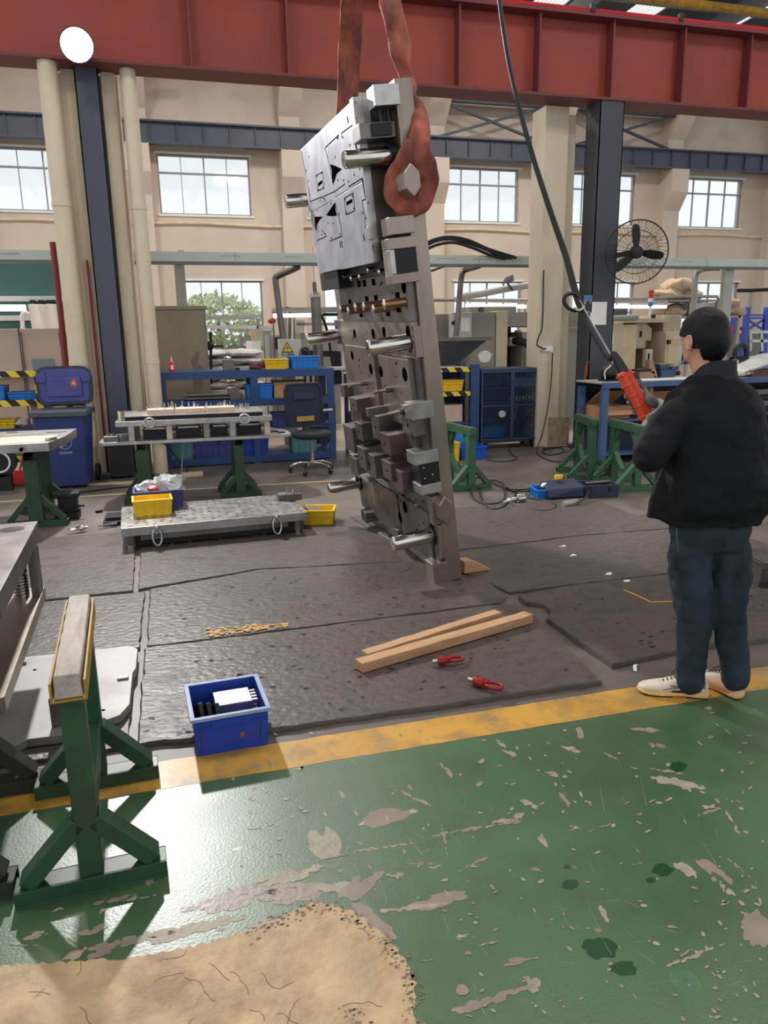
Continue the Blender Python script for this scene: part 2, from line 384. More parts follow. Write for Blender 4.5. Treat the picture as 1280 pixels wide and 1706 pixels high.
# crumbling dark rim of the bare patch
edge = M('crumbled_concrete_edge', (128, 112, 92), .8, var=.4, sc=40, bump=.8, bsc=60)
mb = MB(); rnd = random.Random(4); rg = _rag(bp_[5:13], .02, .006, 8)[:-62]
for k, (x, y) in enumerate(rg):
    if y < 1.25: continue
    for j in range(2):
        px, py = x+rnd.gauss(-.012, .014), y+rnd.gauss(-.012, .014); s_ = rnd.uniform(.0015, .006)
        mb.poly([(px+s_*math.cos(a)*rnd.uniform(.7, 1.6), py+s_*math.sin(a)*rnd.uniform(.6, 1.1), .0026+.0001*j) for a in [i*PI/3 for i in range(6)]])
tag(struct(mb.build('crumbled_edge', edge, floor)), kind='stuff')
mb = MB(); rnd = random.Random(41)
for k in range(26):
    x, y = rnd.uniform(20, 640), rnd.uniform(1600, 1760); an = rnd.uniform(-.9, .9)
    for j in range(rnd.randint(3, 9)):
        x2, y2 = x+9*math.cos(an), y+9*math.sin(an); p = g(x, y, .0025); q = g(x2, y2, .0025); d = (q-p).normalized(); n_ = Vector((-d.y, d.x, 0))*.0009
        if p.y < 1.82 or x < 400: mb.poly([p-n_, q-n_, q+n_, p+n_])
        x, y = x2, y2; an += rnd.uniform(-.7, .7)
tag(struct(mb.build('hairline_crack', M('crack_brown', (112, 82, 60), .9), floor)), kind='stuff')
grit = M('scuffed_paint_residue', (150, 140, 122), .5, var=.2, sc=20, bump=.2, bsc=60)
grey_res = M('worn_grey_screed', (138, 124, 112), .4, var=.15, sc=10, bump=.15, bsc=50)
# the larger places where the epoxy has flaked away (x, y, length, width, angle in the photograph)
CH_ = [(300, 1556, 150, 26, -8), (400, 1496, 190, 40, -12), (250, 1560, 90, 20, -8), (500, 1488, 120, 46, -6), (470, 1530, 120, 26, -14), (625, 1536, 70, 44, 40), (560, 1480, 90, 26, 0), (180, 1575, 100, 14, -10), (350, 1540, 120, 24, -12), (1190, 1452, 70, 20, 35), (540, 1405, 46, 60, 70), (640, 1362, 80, 34, -10), (690, 1330, 70, 7, 25), (735, 1500, 92, 34, -12), (690, 1512, 120, 16, -8), (600, 1475, 70, 40, -30),
       (640, 1412, 110, 6, -8), (770, 1385, 110, 10, -10), (850, 1365, 60, 14, -12), (700, 1440, 40, 10, 0), (660, 1458, 30, 9, 0), (790, 1440, 60, 8, -25), (740, 1395, 60, 5, 80),
       (820, 1665, 150, 26, -18), (885, 1640, 26, 34, 55), (860, 1603, 42, 15, -15), (1160, 1592, 110, 10, -20), (1265, 1545, 40, 90, 80), (1130, 1305, 90, 22, 12), (1110, 1285, 60, 6, 10),
       (1150, 1455, 50, 26, 30), (1190, 1465, 60, 10, 50), (1220, 1490, 60, 12, 45), (1235, 1450, 70, 5, 40), (1075, 1217, 46, 12, 3), (1095, 1243, 26, 9, 10), (955, 1250, 50, 8, 15),
       (965, 1222, 20, 18, 60), (850, 1255, 30, 9, 25), (940, 1333, 26, 14, 50), (905, 1400, 24, 14, 60), (850, 1372, 36, 12, -10), (1008, 1527, 36, 13, 60), (990, 1550, 24, 8, 10),
       (1120, 1545, 14, 6, 0), (895, 1450, 22, 9, 10), (1220, 1370, 55, 8, 60), (1185, 1352, 30, 8, -20), (435, 1378, 46, 6, -12), (560, 1428, 60, 5, -12), (480, 1460, 120, 26, -14),
       (190, 1500, 80, 10, -12), (230, 1497, 60, 8, -8), (155, 1550, 46, 18, -20), (60, 1560, 40, 16, -15), (40, 1575, 50, 6, 5), (125, 1590, 40, 24, -30), (190, 1580, 90, 26, -20),
       (100, 1515, 30, 6, -20), (250, 1470, 14, 22, 60), (170, 1520, 18, 8, -30), (745, 1285, 20, 12, 40), (835, 1240, 18, 9, 40), (1020, 1262, 30, 6, 30), (1140, 1590, 30, 6, -30),
       (1205, 1215, 40, 5, 35), (1180, 1345, 20, 8, 0), (715, 1600, 20, 5, -10), (815, 1573, 34, 4, -12), (770, 1650, 12, 40, 10), (920, 1290, 50, 9, 12), (1000, 1380, 46, 4, -20), (880, 1340, 40, 10, 20)]
for gi, (mat_, nm) in enumerate(((grit, 'pale_chip'), (grey_res, 'grey_chip'))):
    mb = MB(); rnd = random.Random(11+gi)
    for i, (x, y, l, w_, an) in enumerate(CH_):
        if i % 2 != gi: continue
        a = math.radians(an); nb = 4+int(l/7); ar = max(w_/2, 2.0)
        for k in range(nb):
            f = rnd.uniform(-1, 1); wv = math.sqrt(max(.05, 1-f*f))
            ox, oy = f*l/2, rnd.uniform(-.55, .55)*ar*wv
            br = ar*wv*rnd.uniform(.35, .75)+.8; st_ = rnd.uniform(1.0, 2.2) if l > w_*1.5 else rnd.uniform(.8, 1.3); P = []; ph_ = rnd.uniform(0, 9)
            if br*st_ > l*.35: st_ = max(.8, l*.35/br)
            for m_ in range(22):
                t = 2*PI*m_/22; rr = 1+.3*noise.noise(Vector((math.cos(t)*1.5+ph_, math.sin(t)*1.5, i+k)))+.18*noise.noise(Vector((math.cos(t)*5+ph_, math.sin(t)*5, i)))
                ex, ey = ox+br*st_*math.cos(t)*rr, oy+br*.62*math.sin(t)*rr
                q = g(x+ex*math.cos(a)-ey*math.sin(a), y+ex*math.sin(a)+ey*math.cos(a)); P.append((q.x, q.y, .0018+.00001*i+.000002*k))
            mb.fan(P)
    for k in range(230 if gi == 0 else 60):   # specks and nicks
        x, y = rnd.uniform(380, 1280), rnd.uniform(1215, 1700)
        if (x < 700 and y > 1500): continue
        l, w_ = rnd.uniform(2, 9), rnd.uniform(1.5, 4); a = rnd.uniform(-.6, 1.2); P = []
        for j in range(6):
            t = j*PI/3; ex, ey = l*math.cos(t)*rnd.uniform(.6, 1), w_*math.sin(t)*rnd.uniform(.6, 1)
            q = g(x+ex*math.cos(a)-ey*math.sin(a), y+ex*math.sin(a)+ey*math.cos(a)); P.append((q.x, q.y, .0026))
        mb.poly(P)
    o = tag(struct(mb.build(nm, mat_, floor)), kind='stuff')
# hairline scratches
mb = MB(); rnd = random.Random(3)
for k in range(90):
    x, y = rnd.uniform(420, 1280), rnd.uniform(1220, 1700); a = rnd.choice((-.15, .7, 1.2, .3))+rnd.uniform(-.2, .2); l = rnd.uniform(15, 60)
    if x < 720 and y > 1480: continue
    p = g(x, y); q = g(x+l*math.cos(a), y+l*math.sin(a)); d = (q-p).normalized(); n_ = Vector((-d.y, d.x, 0))*rnd.uniform(.0005, .0013)
    mb.poly([(p-n_*.2)+Vector((0, 0, .0016)), (q-n_)+Vector((0, 0, .0016)), (q+n_)+Vector((0, 0, .0016)), (p+n_*.2)+Vector((0, 0, .0016))])
tag(struct(mb.build('scratch', M('scratch_grey', (128, 138, 118), .5), floor)), kind='stuff')
mb = MB(); rnd = random.Random(9)      # dark oil spots
for x, y, r in ((950, 1474, 14), (1000, 1580, 30), (1040, 1615, 22), (1130, 1278, 14), (1105, 1450, 18), (1085, 1467, 8), (945, 1445, 6)):
    P = []
    for k in range(22):
        t = 2*PI*k/22; rr = r*(1+rnd.uniform(-.08, .08)+.4*noise.noise(Vector((math.cos(t)*2+x, math.sin(t)*2, y)))); q = g(x+rr*math.cos(t), y+rr*.6*math.sin(t)); P.append((q.x, q.y, .0015))
    mb.poly(P)
tag(struct(mb.build('oil_spot', M('oily_green', (38, 72, 46), .2), floor)), kind='stuff')
mb = MB(); c = g(1142, 1634)           # concentric pale teal rings on the paint
for r in (.008, .014, .02, .026, .032, .037):
    mb.tube([(c.x+r*.9*math.cos(t), c.y+r*math.sin(t), .0014) for t in [i*PI/14 for i in range(28)]], .0006, 4, closed=True)
struct(mb.build('ring_mark', M('pale_teal_mark', (88, 150, 124), .4), floor))
# far aisle: pale strip and tan floor beyond
tanf = M('pale_tan_floor', (176, 158, 136), .45, var=.08, sc=1, dirt=.3, dcol=(120, 106, 92), dsc=2)
struct(MB().prism([(-8, 10.2), (4.4, 10.6), (6.0, 8.9), (7.2, 9.4), (20, 9.4), (20, 19.9), (-8, 19.9)], 0, .001).build('tan_floor_area', tanf, floor))
struct(MB().prism([(-6, 8.36), (-.3, 8.33), (2.6, 8.24), (2.6, 8.29), (-.3, 8.385), (-6, 8.42)], 0, .004).build('floor_joint_strip', M('tan_joint_strip', (170, 146, 112), .6, var=.1), floor))
struct(MB().prism([(-1.15, 9.05), (-.55, 8.93), (.1, 9.0), (.1, 9.12), (-.6, 9.14), (-1.1, 9.14)], 0, .002).build('mortar_stain', M('mortar', (176, 160, 138), .8), floor))

# ---- back wall with window openings
WY = 20.0
UZ0, UZ1 = 4.52, 5.86
LZ0, LZ1 = .75, 2.98
UX = [(-3.48+3.6*k, -3.48+3.6*k+2.17) for k in range(-1, 8)]
LX = [(-3.15+3.6*k, -3.15+3.6*k+2.0) for k in range(-1, 8)]
X0, X1 = -9.0, 27.0
mb = MB()
mb.box(X0, X1, WY, WY+.24, 0, LZ0); mb.box(X0, X1, WY, WY+.24, LZ1, UZ0); mb.box(X0, X1, WY, WY+.24, UZ1, 9.6)
for rows, z0, z1 in ((LX, LZ0, LZ1), (UX, UZ0, UZ1)):
    e = X0
    for a, b in rows: mb.box(e, a, WY, WY+.24, z0, z1); e = b
    mb.box(e, X1, WY, WY+.24, z0, z1)
struct(mb.build('wall_back', wallp))
def window(i, a, b, z0, z1, upper):
    f = MB(); W = b-a; t = .035; y0, y1 = WY+.07, WY+.13
    f.box(a, b, y0, y1, z0, z0+t); f.box(a, b, y0, y1, z1-t, z1); f.box(a, a+t, y0, y1, z0+t, z1-t); f.box(b-t, b, y0, y1, z0+t, z1-t)
    bars = [a+W*.25, a+W*.5, a+W*.75]
    zt = z0+(z1-z0)*(.70 if upper else .62)
    if not upper: zt2 = z0+(z1-z0)*.5
    for k, x in enumerate(bars):
        h = .03 if k == 1 else .016
        f.box(x-h/2, x+h/2, y0, y1, z0+t, z1-t)
    f.box(a+t, b-t, y0-.005, y1, zt-.02, zt+.02)
    fr = struct(f.build('window_%d' % i, frame_m))
    xs = [a+t]+bars+[b-t]; zs = [z0+t, zt, z1-t]
    for u in range(4):
        for v in range(2):
            struct(MB().box(xs[u]+.01, xs[u+1]-.01, WY+.098, WY+.102, zs[v]+.01, zs[v+1]-.01).build('pane', pane_m, fr))
    s = MB().box(a-.06, b+.06, WY-.05, WY+.05, z1, z1+.05).box(a-.06, b+.06, WY-.04, WY+.05, z0-.05, z0)
    struct(s.build('window_sill', white_m, fr))
i = 1
for a, b in UX[:-1]:
    if b > -5 and a < 22: window(i, a, b, UZ0, UZ1, True); i += 1
for a, b in LX[:-1]:
    if b > -5 and a < 22: window(i, a, b, LZ0, LZ1, False); i += 1
# pilasters with corbels
for k, x in enumerate((-4.15, -.55, 3.02, 6.75, 10.25, 13.85, 17.5, 21.1)):
    mb = MB().box(x, x+.5, WY-.3, WY, 0, 8.0)
    mb.prism([(WY-.3, 6.75), (WY-.75, 7.25), (WY-.75, 7.62), (WY-.3, 7.62)], x-.02, x+.52, 'x')
    mb.prism([(WY-.3, 4.9), (WY-.62, 5.35), (WY-.62, 5.96), (WY-.3, 5.96)], x-.02, x+.52, 'x')
    struct(mb.build('trim_%d' % (k+1), wallp))
struct(MB().box(X0, X1, WY-.8, WY, 7.62, 8.15).build('trim_20', soffit))
struct(MB().box(X0, X1, WY-.55, WY-.45, 5.98, 6.42).box(X0, X1, WY-.66, WY-.34, 6.40, 6.44).box(X0, X1, WY-.62, WY-.38, 5.95, 5.99).build('trim_21', blue_steel))
mb = MB()
for k in range(60): mb.box(X0+.6*k, X0+.6*k+.02, WY-.6, WY-.55, 6.0, 6.40)
struct(mb.build('trim_22', blue_steel))
mb = MB()                                   # cross bracing above the wall girder
for a in (6.9, 10.75):
    b = a+3.1
    mb.box(a, b+.3, WY-.62, WY-.5, 7.25, 7.45); mb.bar((a, WY-.55, 7.3), (b, WY-.55, 6.4), .06, .06); mb.bar((a, WY-.58, 6.4), (b, WY-.58, 7.3), .06, .06)
struct(mb.build('trim_23', dark_steel))
# conduit under the upper windows
mb = MB(); xs = [X0+.9*k for k in range(40)]
mb.tube([(x, WY-.06, 4.30+.025*math.sin(x*1.7)) for x in xs], .03, 6)
struct(mb.build('trim_24', M('cream_conduit', (226, 206, 172), .5)))
# ---- roof over the back bay, with translucent sheets
RZ = 9.5
mb = MB()
for k in range(13): mb.box(-8+2.6*k, -8+2.6*k+1.7, -6.0, WY+.3, RZ, RZ+.06)
roofo = struct(mb.build('ceiling', M('dark_roof_sheet', (70, 74, 80), .6)))
mb = MB()
for k in range(13):
    x = -8+2.6*k+1.7
    for j in range(9): mb.box(x+.1*j, x+.1*j+.06, -6.0, WY+.3, RZ+.01, RZ+.05)
    mb.box(x, x+.9, -6.0, WY+.3, RZ+.05, RZ+.06)
struct(mb.build('skylight_sheet', skyl, roofo))
mb = MB()
for k in range(17): mb.box(-8, 26, -4.5+1.5*k, -4.38+1.5*k, RZ-.2, RZ)
for k in range(8):
    x = -6+4.0*k
    mb.box(x, x+.16, -6, WY, RZ-.55, RZ-.2)
struct(mb.build('roof_beam', M('roof_beam_grey', (120, 126, 130), .5), roofo))
pp = yp(1005, 0, 12.0); qq = yp(1280, 20, 12.0)
mb = MB(); a = yp(900, -26, 12); b = yp(1400, 37, 12)
mb.cyl(a, b, .065, seg=12)
for t in (.2, .35, .5, .65, .8): c = a.lerp(b, t); mb.cyl(c-(b-a).normalized()*.03, c+(b-a).normalized()*.03, .071, seg=12)
tag(mb.build('ceiling_pipe', ochre, smooth=40), 'ochre yellow pipe running high above the red girder', 'pipe')

# ---- red crane girder
GY = 9.62; GZ0, GZ1 = 4.50, 5.47
gr = thing('crane_girder', 'long red steel crane girder spanning the hall overhead', 'girder', (0, GY, GZ0))
struct_g = MB().box(-6, 16, -.012, .012, .03, GZ1-GZ0-.04); struct_g.build('web', red_steel, gr)
MB().box(-6, 16, -.2, .2, 0, .03).build('bottom_flange', red_dark, gr)
MB().box(-6, 16, -.22, .22, GZ1-GZ0-.04, GZ1-GZ0).build('top_flange', red_dark, gr)
tag(MB().cyl((-6, -.2, GZ1-GZ0+.02), (16, -.2, GZ1-GZ0+.02), .028, seg=8).build('edge_rail', red_bright, gr, smooth=40), 'bright red rail along the top edge')
for px in (316, 476, 758, 890, 1011, 1129, 1239):
    p = yp(px, 80, GY)
    MB().box(p.x-.012, p.x+.012, -.17, -.012, .03, GZ1-GZ0-.04).build('stiffener', red_dark, gr)
for k in (-3.6, -2.2): MB().box(k-.012, k+.012, -.17, -.012, .03, GZ1-GZ0-.04).build('stiffener', red_dark, gr)
# rail clips on the top edge
for px, py in ((987, 8), (1134, 26)):
    p = yp(px, py, GY-.2); MB().box(p.x-.03, p.x+.03, -.24, -.18, GZ1-GZ0, GZ1-GZ0+.09).build('rail_clip', black, gr)

# ---- right hand pier and steel column
struct(MB().box(5.02, 5.36, 9.80, 10.2, 0, 4.50).box(5.36, 5.50, 9.86, 10.15, 0, 4.42).build('trim_30', pierp, bevel=.01))
struct(MB().box(5.20, 5.53, 9.775, 9.9, 0, .42).build('trim_31', M('broken_render', (158, 142, 122), .9, var=.3, sc=14, bump=.8, bsc=30)))
mb = MB().box(5.60, 5.95, 9.44, 9.452, 0, 4.50)
mb.box(5.60, 5.612, 9.44, 9.78, 0, 4.5).box(5.60, 5.95, 9.77, 9.782, 0, 4.5).box(5.938, 5.95, 9.44, 9.78, 0, 4.5).box(5.5, 6.05, 9.35, 9.85, 0, .03)
struct(mb.build('trim_32', dark_steel))
# ---- left hand pier and column
struct(MB().box(-.93, -.30, 9.86, 10.3, 0, 4.5).build('trim_33', pierp, bevel=.01))
mb = MB().box(-.735, -.495, 9.62, 9.632, 0, 4.5).box(-.735, -.725, 9.62, 9.86, 0, 4.5).box(-.505, -.495, 9.62, 9.86, 0, 4.5)
struct(mb.build('trim_34', blue_steel))
struct(MB().box(-.885, -.745, 9.72, 9.86, 0, 4.5).box(-.475, -.33, 9.74, 9.86, 0, 4.5).build('trim_35', pierp, bevel=.006))
# downpipes
def downpipe(x, y, r, label):
    t = thing('downpipe', label, 'pipe', (x, y, 0), group='cream downpipes beside the left column')
    MB().cyl((0, 0, 0), (0, 0, 4.5), r, seg=24).build('pipe', pvc, t, smooth=40)
    for z in (3.05, 1.32, .72): MB().cyl((0, 0, z), (0, 0, z+.05), r*1.07, seg=24).build('clamp', pvc, t, smooth=40)
    MB().cyl((0, 0, .36), (0, 0, .66), r*1.1, seg=24).build('collar', pvc, t, smooth=40)
downpipe(-.885-.11, 9.55, .10, 'fat cream downpipe left of the blue grey column, with clamps')
downpipe(-.18, 9.62, .085, 'thinner cream downpipe right of the blue grey column')
tag(MB().cyl((-1.21, 10.2, 0), (-1.21, 10.2, 2.75), .035, seg=12).cyl((-1.21, 10.2, 1.55), (-1.21, 10.2, 1.7), .05, seg=12).build('fire_pipe', firered, smooth=40), 'dark red water pipe standing left of the fat downpipe', 'pipe')
tag(MB().cyl((-.80, 9.66, 0), (-.80, 9.66, 2.5), .014, seg=8).build('thin_red_pipe', firered, smooth=40), 'thin maroon pipe between fat downpipe and pier', 'pipe')
# ================================================================ RUBBER SLABS ON THE FLOOR
def slab(outline, label, h=.022, seed=0, mat=mat_m):
    """a thick worn slab with ragged edges and a slightly uneven top"""
    P = _rag(outline, .007, .045, seed); n = len(P)
    cx = sum(p[0] for p in outline)/len(outline); cy = sum(p[1] for p in outline)/len(outline)
    xs = [p[0] for p in outline]; ys = [p[1] for p in outline]
    mb = MB()
    z = lambda x, y: h + .003*noise.noise(Vector((x*2.5, y*2.5, seed)))
    def ring(s, zz): return [Vector((cx+(x-cx)*s, cy+(y-cy)*s, zz if zz is not None else z(x, y))) for x, y in P]
    mb.rings([ring(1, .0), ring(1.0, h*.6), ring(.994, None)], cap=True)
    o = mb.build('rubber_slab', mat, smooth=30)
    return tag(o, label, 'rubber mat')
slab([(-.235, 2.925), (.3, 2.885), (1.0, 2.87), (1.845, 2.865), (1.93, 3.72), (1.90, 3.90), (1.86, 3.955), (-.235, 3.925)], 'dark ragged rubber slab nearest the yellow line, with the timber beams lying on it', .026, 1)
slab([(-.225, 3.955), (1.83, 3.985), (1.93, 4.10), (1.93, 4.40), (1.62, 4.97), (.5, 5.12), (-.225, 4.93)], 'dark rubber slab with a yellow painted patch, under the foot of the hanging die', .022, 2)
slab([(-.30, 4.965), (.5, 5.15), (1.52, 5.0), (1.58, 5.6), (1.3, 6.9), (-.32, 6.9)], 'dark rubber slab under the front edge of the low steel die', .02, 3)
slab([(-1.62, 4.00), (-.26, 3.96), (-.255, 4.90), (-1.62, 4.88)], 'grey rubber slab left of the joint, behind the foreground trestle', .02, 4)
slab([(-1.7, 4.93), (-.33, 4.95), (-.37, 6.6), (-1.7, 6.6)], 'grey rubber slab at the left, where the silver eye bolt lies', .018, 5)
slab([(-.75, 2.93), (-.275, 2.93), (-.275, 3.925), (-.75, 3.96)], 'rubber slab mostly hidden under the pale steel plate at the left', .02, 6)
slab([(1.985, 3.00), (2.5, 3.06), (3.1, 3.02), (4.1, 3.05), (4.1, 4.13), (2.4, 4.12), (1.98, 4.06), (1.98, 3.93), (2.06, 3.86), (2.05, 3.74), (1.975, 3.66)], 'dark rubber slab right of the gap, beside the standing man', .03, 7)
slab([(1.98, 4.15), (3.15, 4.16), (4.3, 4.16), (4.3, 5.14), (3.1, 5.2), (1.75, 5.1), (1.85, 4.6)], 'smooth brown rubber slab right of the foot of the hanging die', .022, 8)
slab([(1.66, 5.14), (3.1, 5.24), (4.4, 5.18), (4.4, 5.74), (3.92, 5.68), (3.9, 6.5), (1.5, 6.5)], 'smooth brown rubber slab in front of the tools and coiled cable', .016, 9)
# chipped yellow spray mark on the slab
rnd = random.Random(5); mb = MB()
for k in range(170):
    t = rnd.random(); x = 345+t*135; y = 1055-t*14+rnd.gauss(0, 3.4)*(1-.2*t); c = g(x, y, .0262); s_ = rnd.uniform(.004, .013)
    mb.poly([(c.x+s_*math.cos(a)*rnd.uniform(.8, 1.8), c.y+s_*math.sin(a)*rnd.uniform(.5, 1), .0262+.00002*k) for a in [i*PI/3 for i in range(6)]])
spray = M('faded_yellow_spray', (196, 150, 62), .6, var=.2, sc=20)
o = mb.build('yellow_spray_mark', spray); o['kind'] = 'stuff'; tag(o, 'faded yellow spray mark on the dark rubber slab', 'paint mark')
mb = MB()
for a, b in (((1040, 983), (1062, 992)), ((1062, 992), (1085, 1003)), ((1085, 1003), (1120, 1002))):
    p = g(*a, .031); q = g(*b, .031); d = (q-p).normalized(); n_ = Vector((-d.y, d.x, 0))*.008
    mb.poly([p-n_, q-n_, q+n_, p+n_])
o = mb.build('yellow_chalk_line', spray); o['kind'] = 'stuff'; tag(o, 'short bent yellow chalk line on the slab left of the man', 'paint mark')

# dents and nicks trodden into the slabs
rnd = random.Random(77); mb = MB()
for k in range(420):
    x, y = (rnd.uniform(-.2, 1.85), rnd.uniform(2.95, 4.9)) if k < 300 else (rnd.uniform(2.1, 4.0), rnd.uniform(3.1, 4.1))
    z = (.0296 if y < 3.93 else .0256) if x < 1.95 else .0335
    if abs(y-3.95) < .04: continue
    s_ = rnd.uniform(.003, .011); a0 = rnd.uniform(-.5, .5); e = rnd.uniform(.3, .6); n = 9; P = []
    for m_ in range(n):
        t = 2*PI*m_/n; ex, ey = s_*1.7*math.cos(t)*rnd.uniform(.75, 1.15), s_*e*math.sin(t); P.append((x+ex*math.cos(a0)-ey*math.sin(a0), y+ex*math.sin(a0)+ey*math.cos(a0), z))
    mb.poly(P)
o = mb.build('slab_dent', M('dark_dent', (44, 40, 38), .8, spec=.1)); o['kind'] = 'stuff'; tag(o, 'small dark dents scattered over the rubber slabs', 'dents')
# ================================================================ FOREGROUND
def beam(a, b, w_, h, label, z0, seed, mat=wood_m):
    a = Vector(a); b = Vector(b); d = b-a; L = d.length; ang = math.atan2(d.y, d.x)
    mb = MB(); n = 14; R = []
    for i in range(n+1):
        x = L*i/n; j = .0035*noise.noise(Vector((i*.9, seed, 1))); k = .0035*noise.noise(Vector((i*.9, seed, 5)))
        R.append([Vector((x, -w_/2+j, 0)), Vector((x, w_/2+j, 0)), Vector((x, w_/2+k, h+j)), Vector((x, -w_/2+k, h+k))])
    mb.rings(R); o = mb.build('timber_beam', mat, bevel=.003, loc=(a.x, a.y, z0), rot=(0, 0, ang)); return tag(o, label, 'timber')
a = g(601, 1122, .03); b = g(886, 1038, .03)
beam((a.x, a.y+.035), (b.x, b.y+.035), .07, .05, 'longer brown timber beam on the rubber slab, nearer the camera', .029, 1)
a = g(610, 1108, .03); b = g(836, 1035, .03)
beam((a.x+.01, a.y+.06), (b.x, b.y+.055), .06, .045, 'shorter timber beam with a split end, behind the longer one', .029, 7)
# split in the short beam's end
mb = MB(); rnd = random.Random(2); e = g(800, 1046, .075)
for k in range(7):
    p = Vector((e.x+rnd.uniform(-.12, .03), e.y+.03+rnd.uniform(-.02, .02), .0765)); mb.bar(p, p+Vector((.09, .03+rnd.uniform(-.015, .015), .001)), .004, .002)
tag(mb.build('wood_splinter_cluster', M('dark_split_wood', (120, 88, 44), .8)), 'dark splintered grain on the end of the short beam', 'splinter')
for x, y, an, L, lb in ((650, 1074, 2.1, .045, 'pale wood splinter lying behind the two beams'), (1060, 1113, .9, .07, 'white curl of paper on the floor left of the shoe')):
    c = g(x, y, .032 if x < 1000 else .004)
    mb = MB(); mb.tube([(-L/2, 0, 0), (0, .006, .012), (L/2, 0, .004)], .008, 6, flat=.2, sub=3)
    tag(mb.build('splinter' if x < 1000 else 'paper_scrap', wood_m if x < 1000 else paper, loc=c, rot=(0, 0, an), smooth=60), lb, 'splinter' if x < 1000 else 'scrap')

def swivel_ring(c, rz, label, mat, s=1.0, tilt=0.0):
    t = thing('lifting_eye_bolt', label, 'lifting ring', c, rz)
    mb = MB(); mb.lathe([(.0, -.03*s), (.022*s, -.03*s), (.024*s, -.02*s), (.024*s, .012*s), (.019*s, .02*s), (0, .02*s)], axis='x', seg=20)
    mb.cbox((.024*s, 0, 0), (.03*s, .034*s, .028*s)); mb.build('body', mat, t, smooth=35)
    MB().cyl((-.03*s, 0, 0), (-.058*s, 0, 0), .012*s, seg=12).build('threaded_stem', steel, t, smooth=35)
    P = []
    for k in range(20):
        a = 2*PI*k/20; P.append((.07*s+.042*s*math.cos(a), .026*s*math.sin(a), 0))
    MB().tube(P, .0085*s, 8, closed=True).build('ring', mat, t, smooth=60)
    return t
c = g(738, 1100, .052); swivel_ring(c, math.radians(-2), 'red lifting ring lying against the longer timber beam', red_ring, .95)
c = g(800, 1136, .052); swivel_ring(c, math.radians(-48), 'red lifting ring lying alone on the rubber slab', red_ring, 1.0)

# blue crate with machined blocks --------------------------------------------------
def crate(name, label, cat, loc, w_, d_, h, mat, rz=0, group=None, rim=None, wall=.008, rib=True, flare=.92):
    t = thing(name, label, cat, loc, rz, group)
    W, D = w_/2, d_/2; f = flare
    mb = MB()
    o_b = [(-W*f, -D*f, 0), (W*f, -D*f, 0), (W*f, D*f, 0), (-W*f, D*f, 0)]
    o_t = [(-W, -D, h), (W, -D, h), (W, D, h), (-W, D, h)]
    i_t = [(-W+wall, -D+wall, h), (W-wall, -D+wall, h), (W-wall, D-wall, h), (-W+wall, D-wall, h)]
    i_b = [(-W*f+wall, -D*f+wall, wall), (W*f-wall, -D*f+wall, wall), (W*f-wall, D*f-wall, wall), (-W*f+wall, D*f-wall, wall)]
    mb.rings([[Vector(p) for p in r] for r in (o_b, o_t, i_t, i_b)])
    mb.build('tub', mat, t)
    r = MB(); e = wall*1.4; zt = h-.012
    for a, b in (((-W-e, -D-e), (W+e, -D+wall)), ((-W-e, D-wall), (W+e, D+e)), ((-W-e, -D+wall), (-W+wall, D-wall)), ((W-wall, -D+wall), (W+e, D-wall))):
        r.box(a[0], b[0], a[1], b[1], zt, h+.002)
    r.build('rim', rim or mat, t, bevel=.002)
    if rib:
        q = MB(); n = max(3, int(w_/.07)); m = max(2, int(d_/.07))
        for k in range(n+1):
            x = -W*.97+2*W*.97*k/n
            for s_ in (-1, 1): q.hexa([(x*f-.003, s_*D*f, .004), (x*f+.003, s_*D*f, .004), (x*f+.003, s_*(D*f+.006), .004), (x*f-.003, s_*(D*f+.006), .004), (x-.003, s_*D, zt), (x+.003, s_*D, zt), (x+.003, s_*(D+.006), zt), (x-.003, s_*(D+.006), zt)])
        for k in range(m+1):
            y = -D*.95+2*D*.95*k/m
            for s_ in (-1, 1): q.hexa([(s_*W*f, y*f-.003, .004), (s_*(W*f+.006), y*f-.003, .004), (s_*(W*f+.006), y*f+.003, .004), (s_*W*f, y*f+.003, .004), (s_*W, y-.003, zt), (s_*(W+.006), y-.003, zt), (s_*(W+.006), y+.003, zt), (s_*W, y+.003, zt)])
        q.box(-W-.005, W+.005, -D-.005, -D+.002, zt-.035, zt-.028).box(-W-.005, W+.005, D-.002, D+.005, zt-.035, zt-.028)
        q.build('rib', mat, t)
    return t
rimg = M('scuffed_pale_blue_rim', (140, 158, 190), .5, var=.1, sc=20)
cc = (g(322, 1258)+g(447, 1247))/2
CR = crate('plastic_crate', 'blue plastic crate of machined blocks standing on the yellow line', 'crate', (cc.x+.002, cc.y+.15, 0), .295, .31, .17, blue_m, math.radians(3), rim=rimg, rib=False, flare=.95)
q = MB(); q.box(-.145, .145, -.157, -.147, .120, .126).box(-.12, -.114, -.155, -.146, .02, .12).box(.114, .12, -.155, -.146, .02, .12).box(-.075, .075, -.16, -.15, .122, .152)
q.build('moulded_band', blue_m, CR)
MB().lathe([(0, -.1535), (.011, -.1525), (0, -.148)], (.04, 0, .07), 10, 'y').build('rust_spot', M('rusty_spot', (130, 85, 40), .8), CR)
def blk(name, label, cat, c, d, rot, mat=steel, group=None, bev=.002):
    o = MB().cbox((0, 0, 0), d).build(name, mat, bevel=bev, loc=c, rot=rot); return tag(o, label, cat, group)
cx, cy = cc.x, cc.y+.16
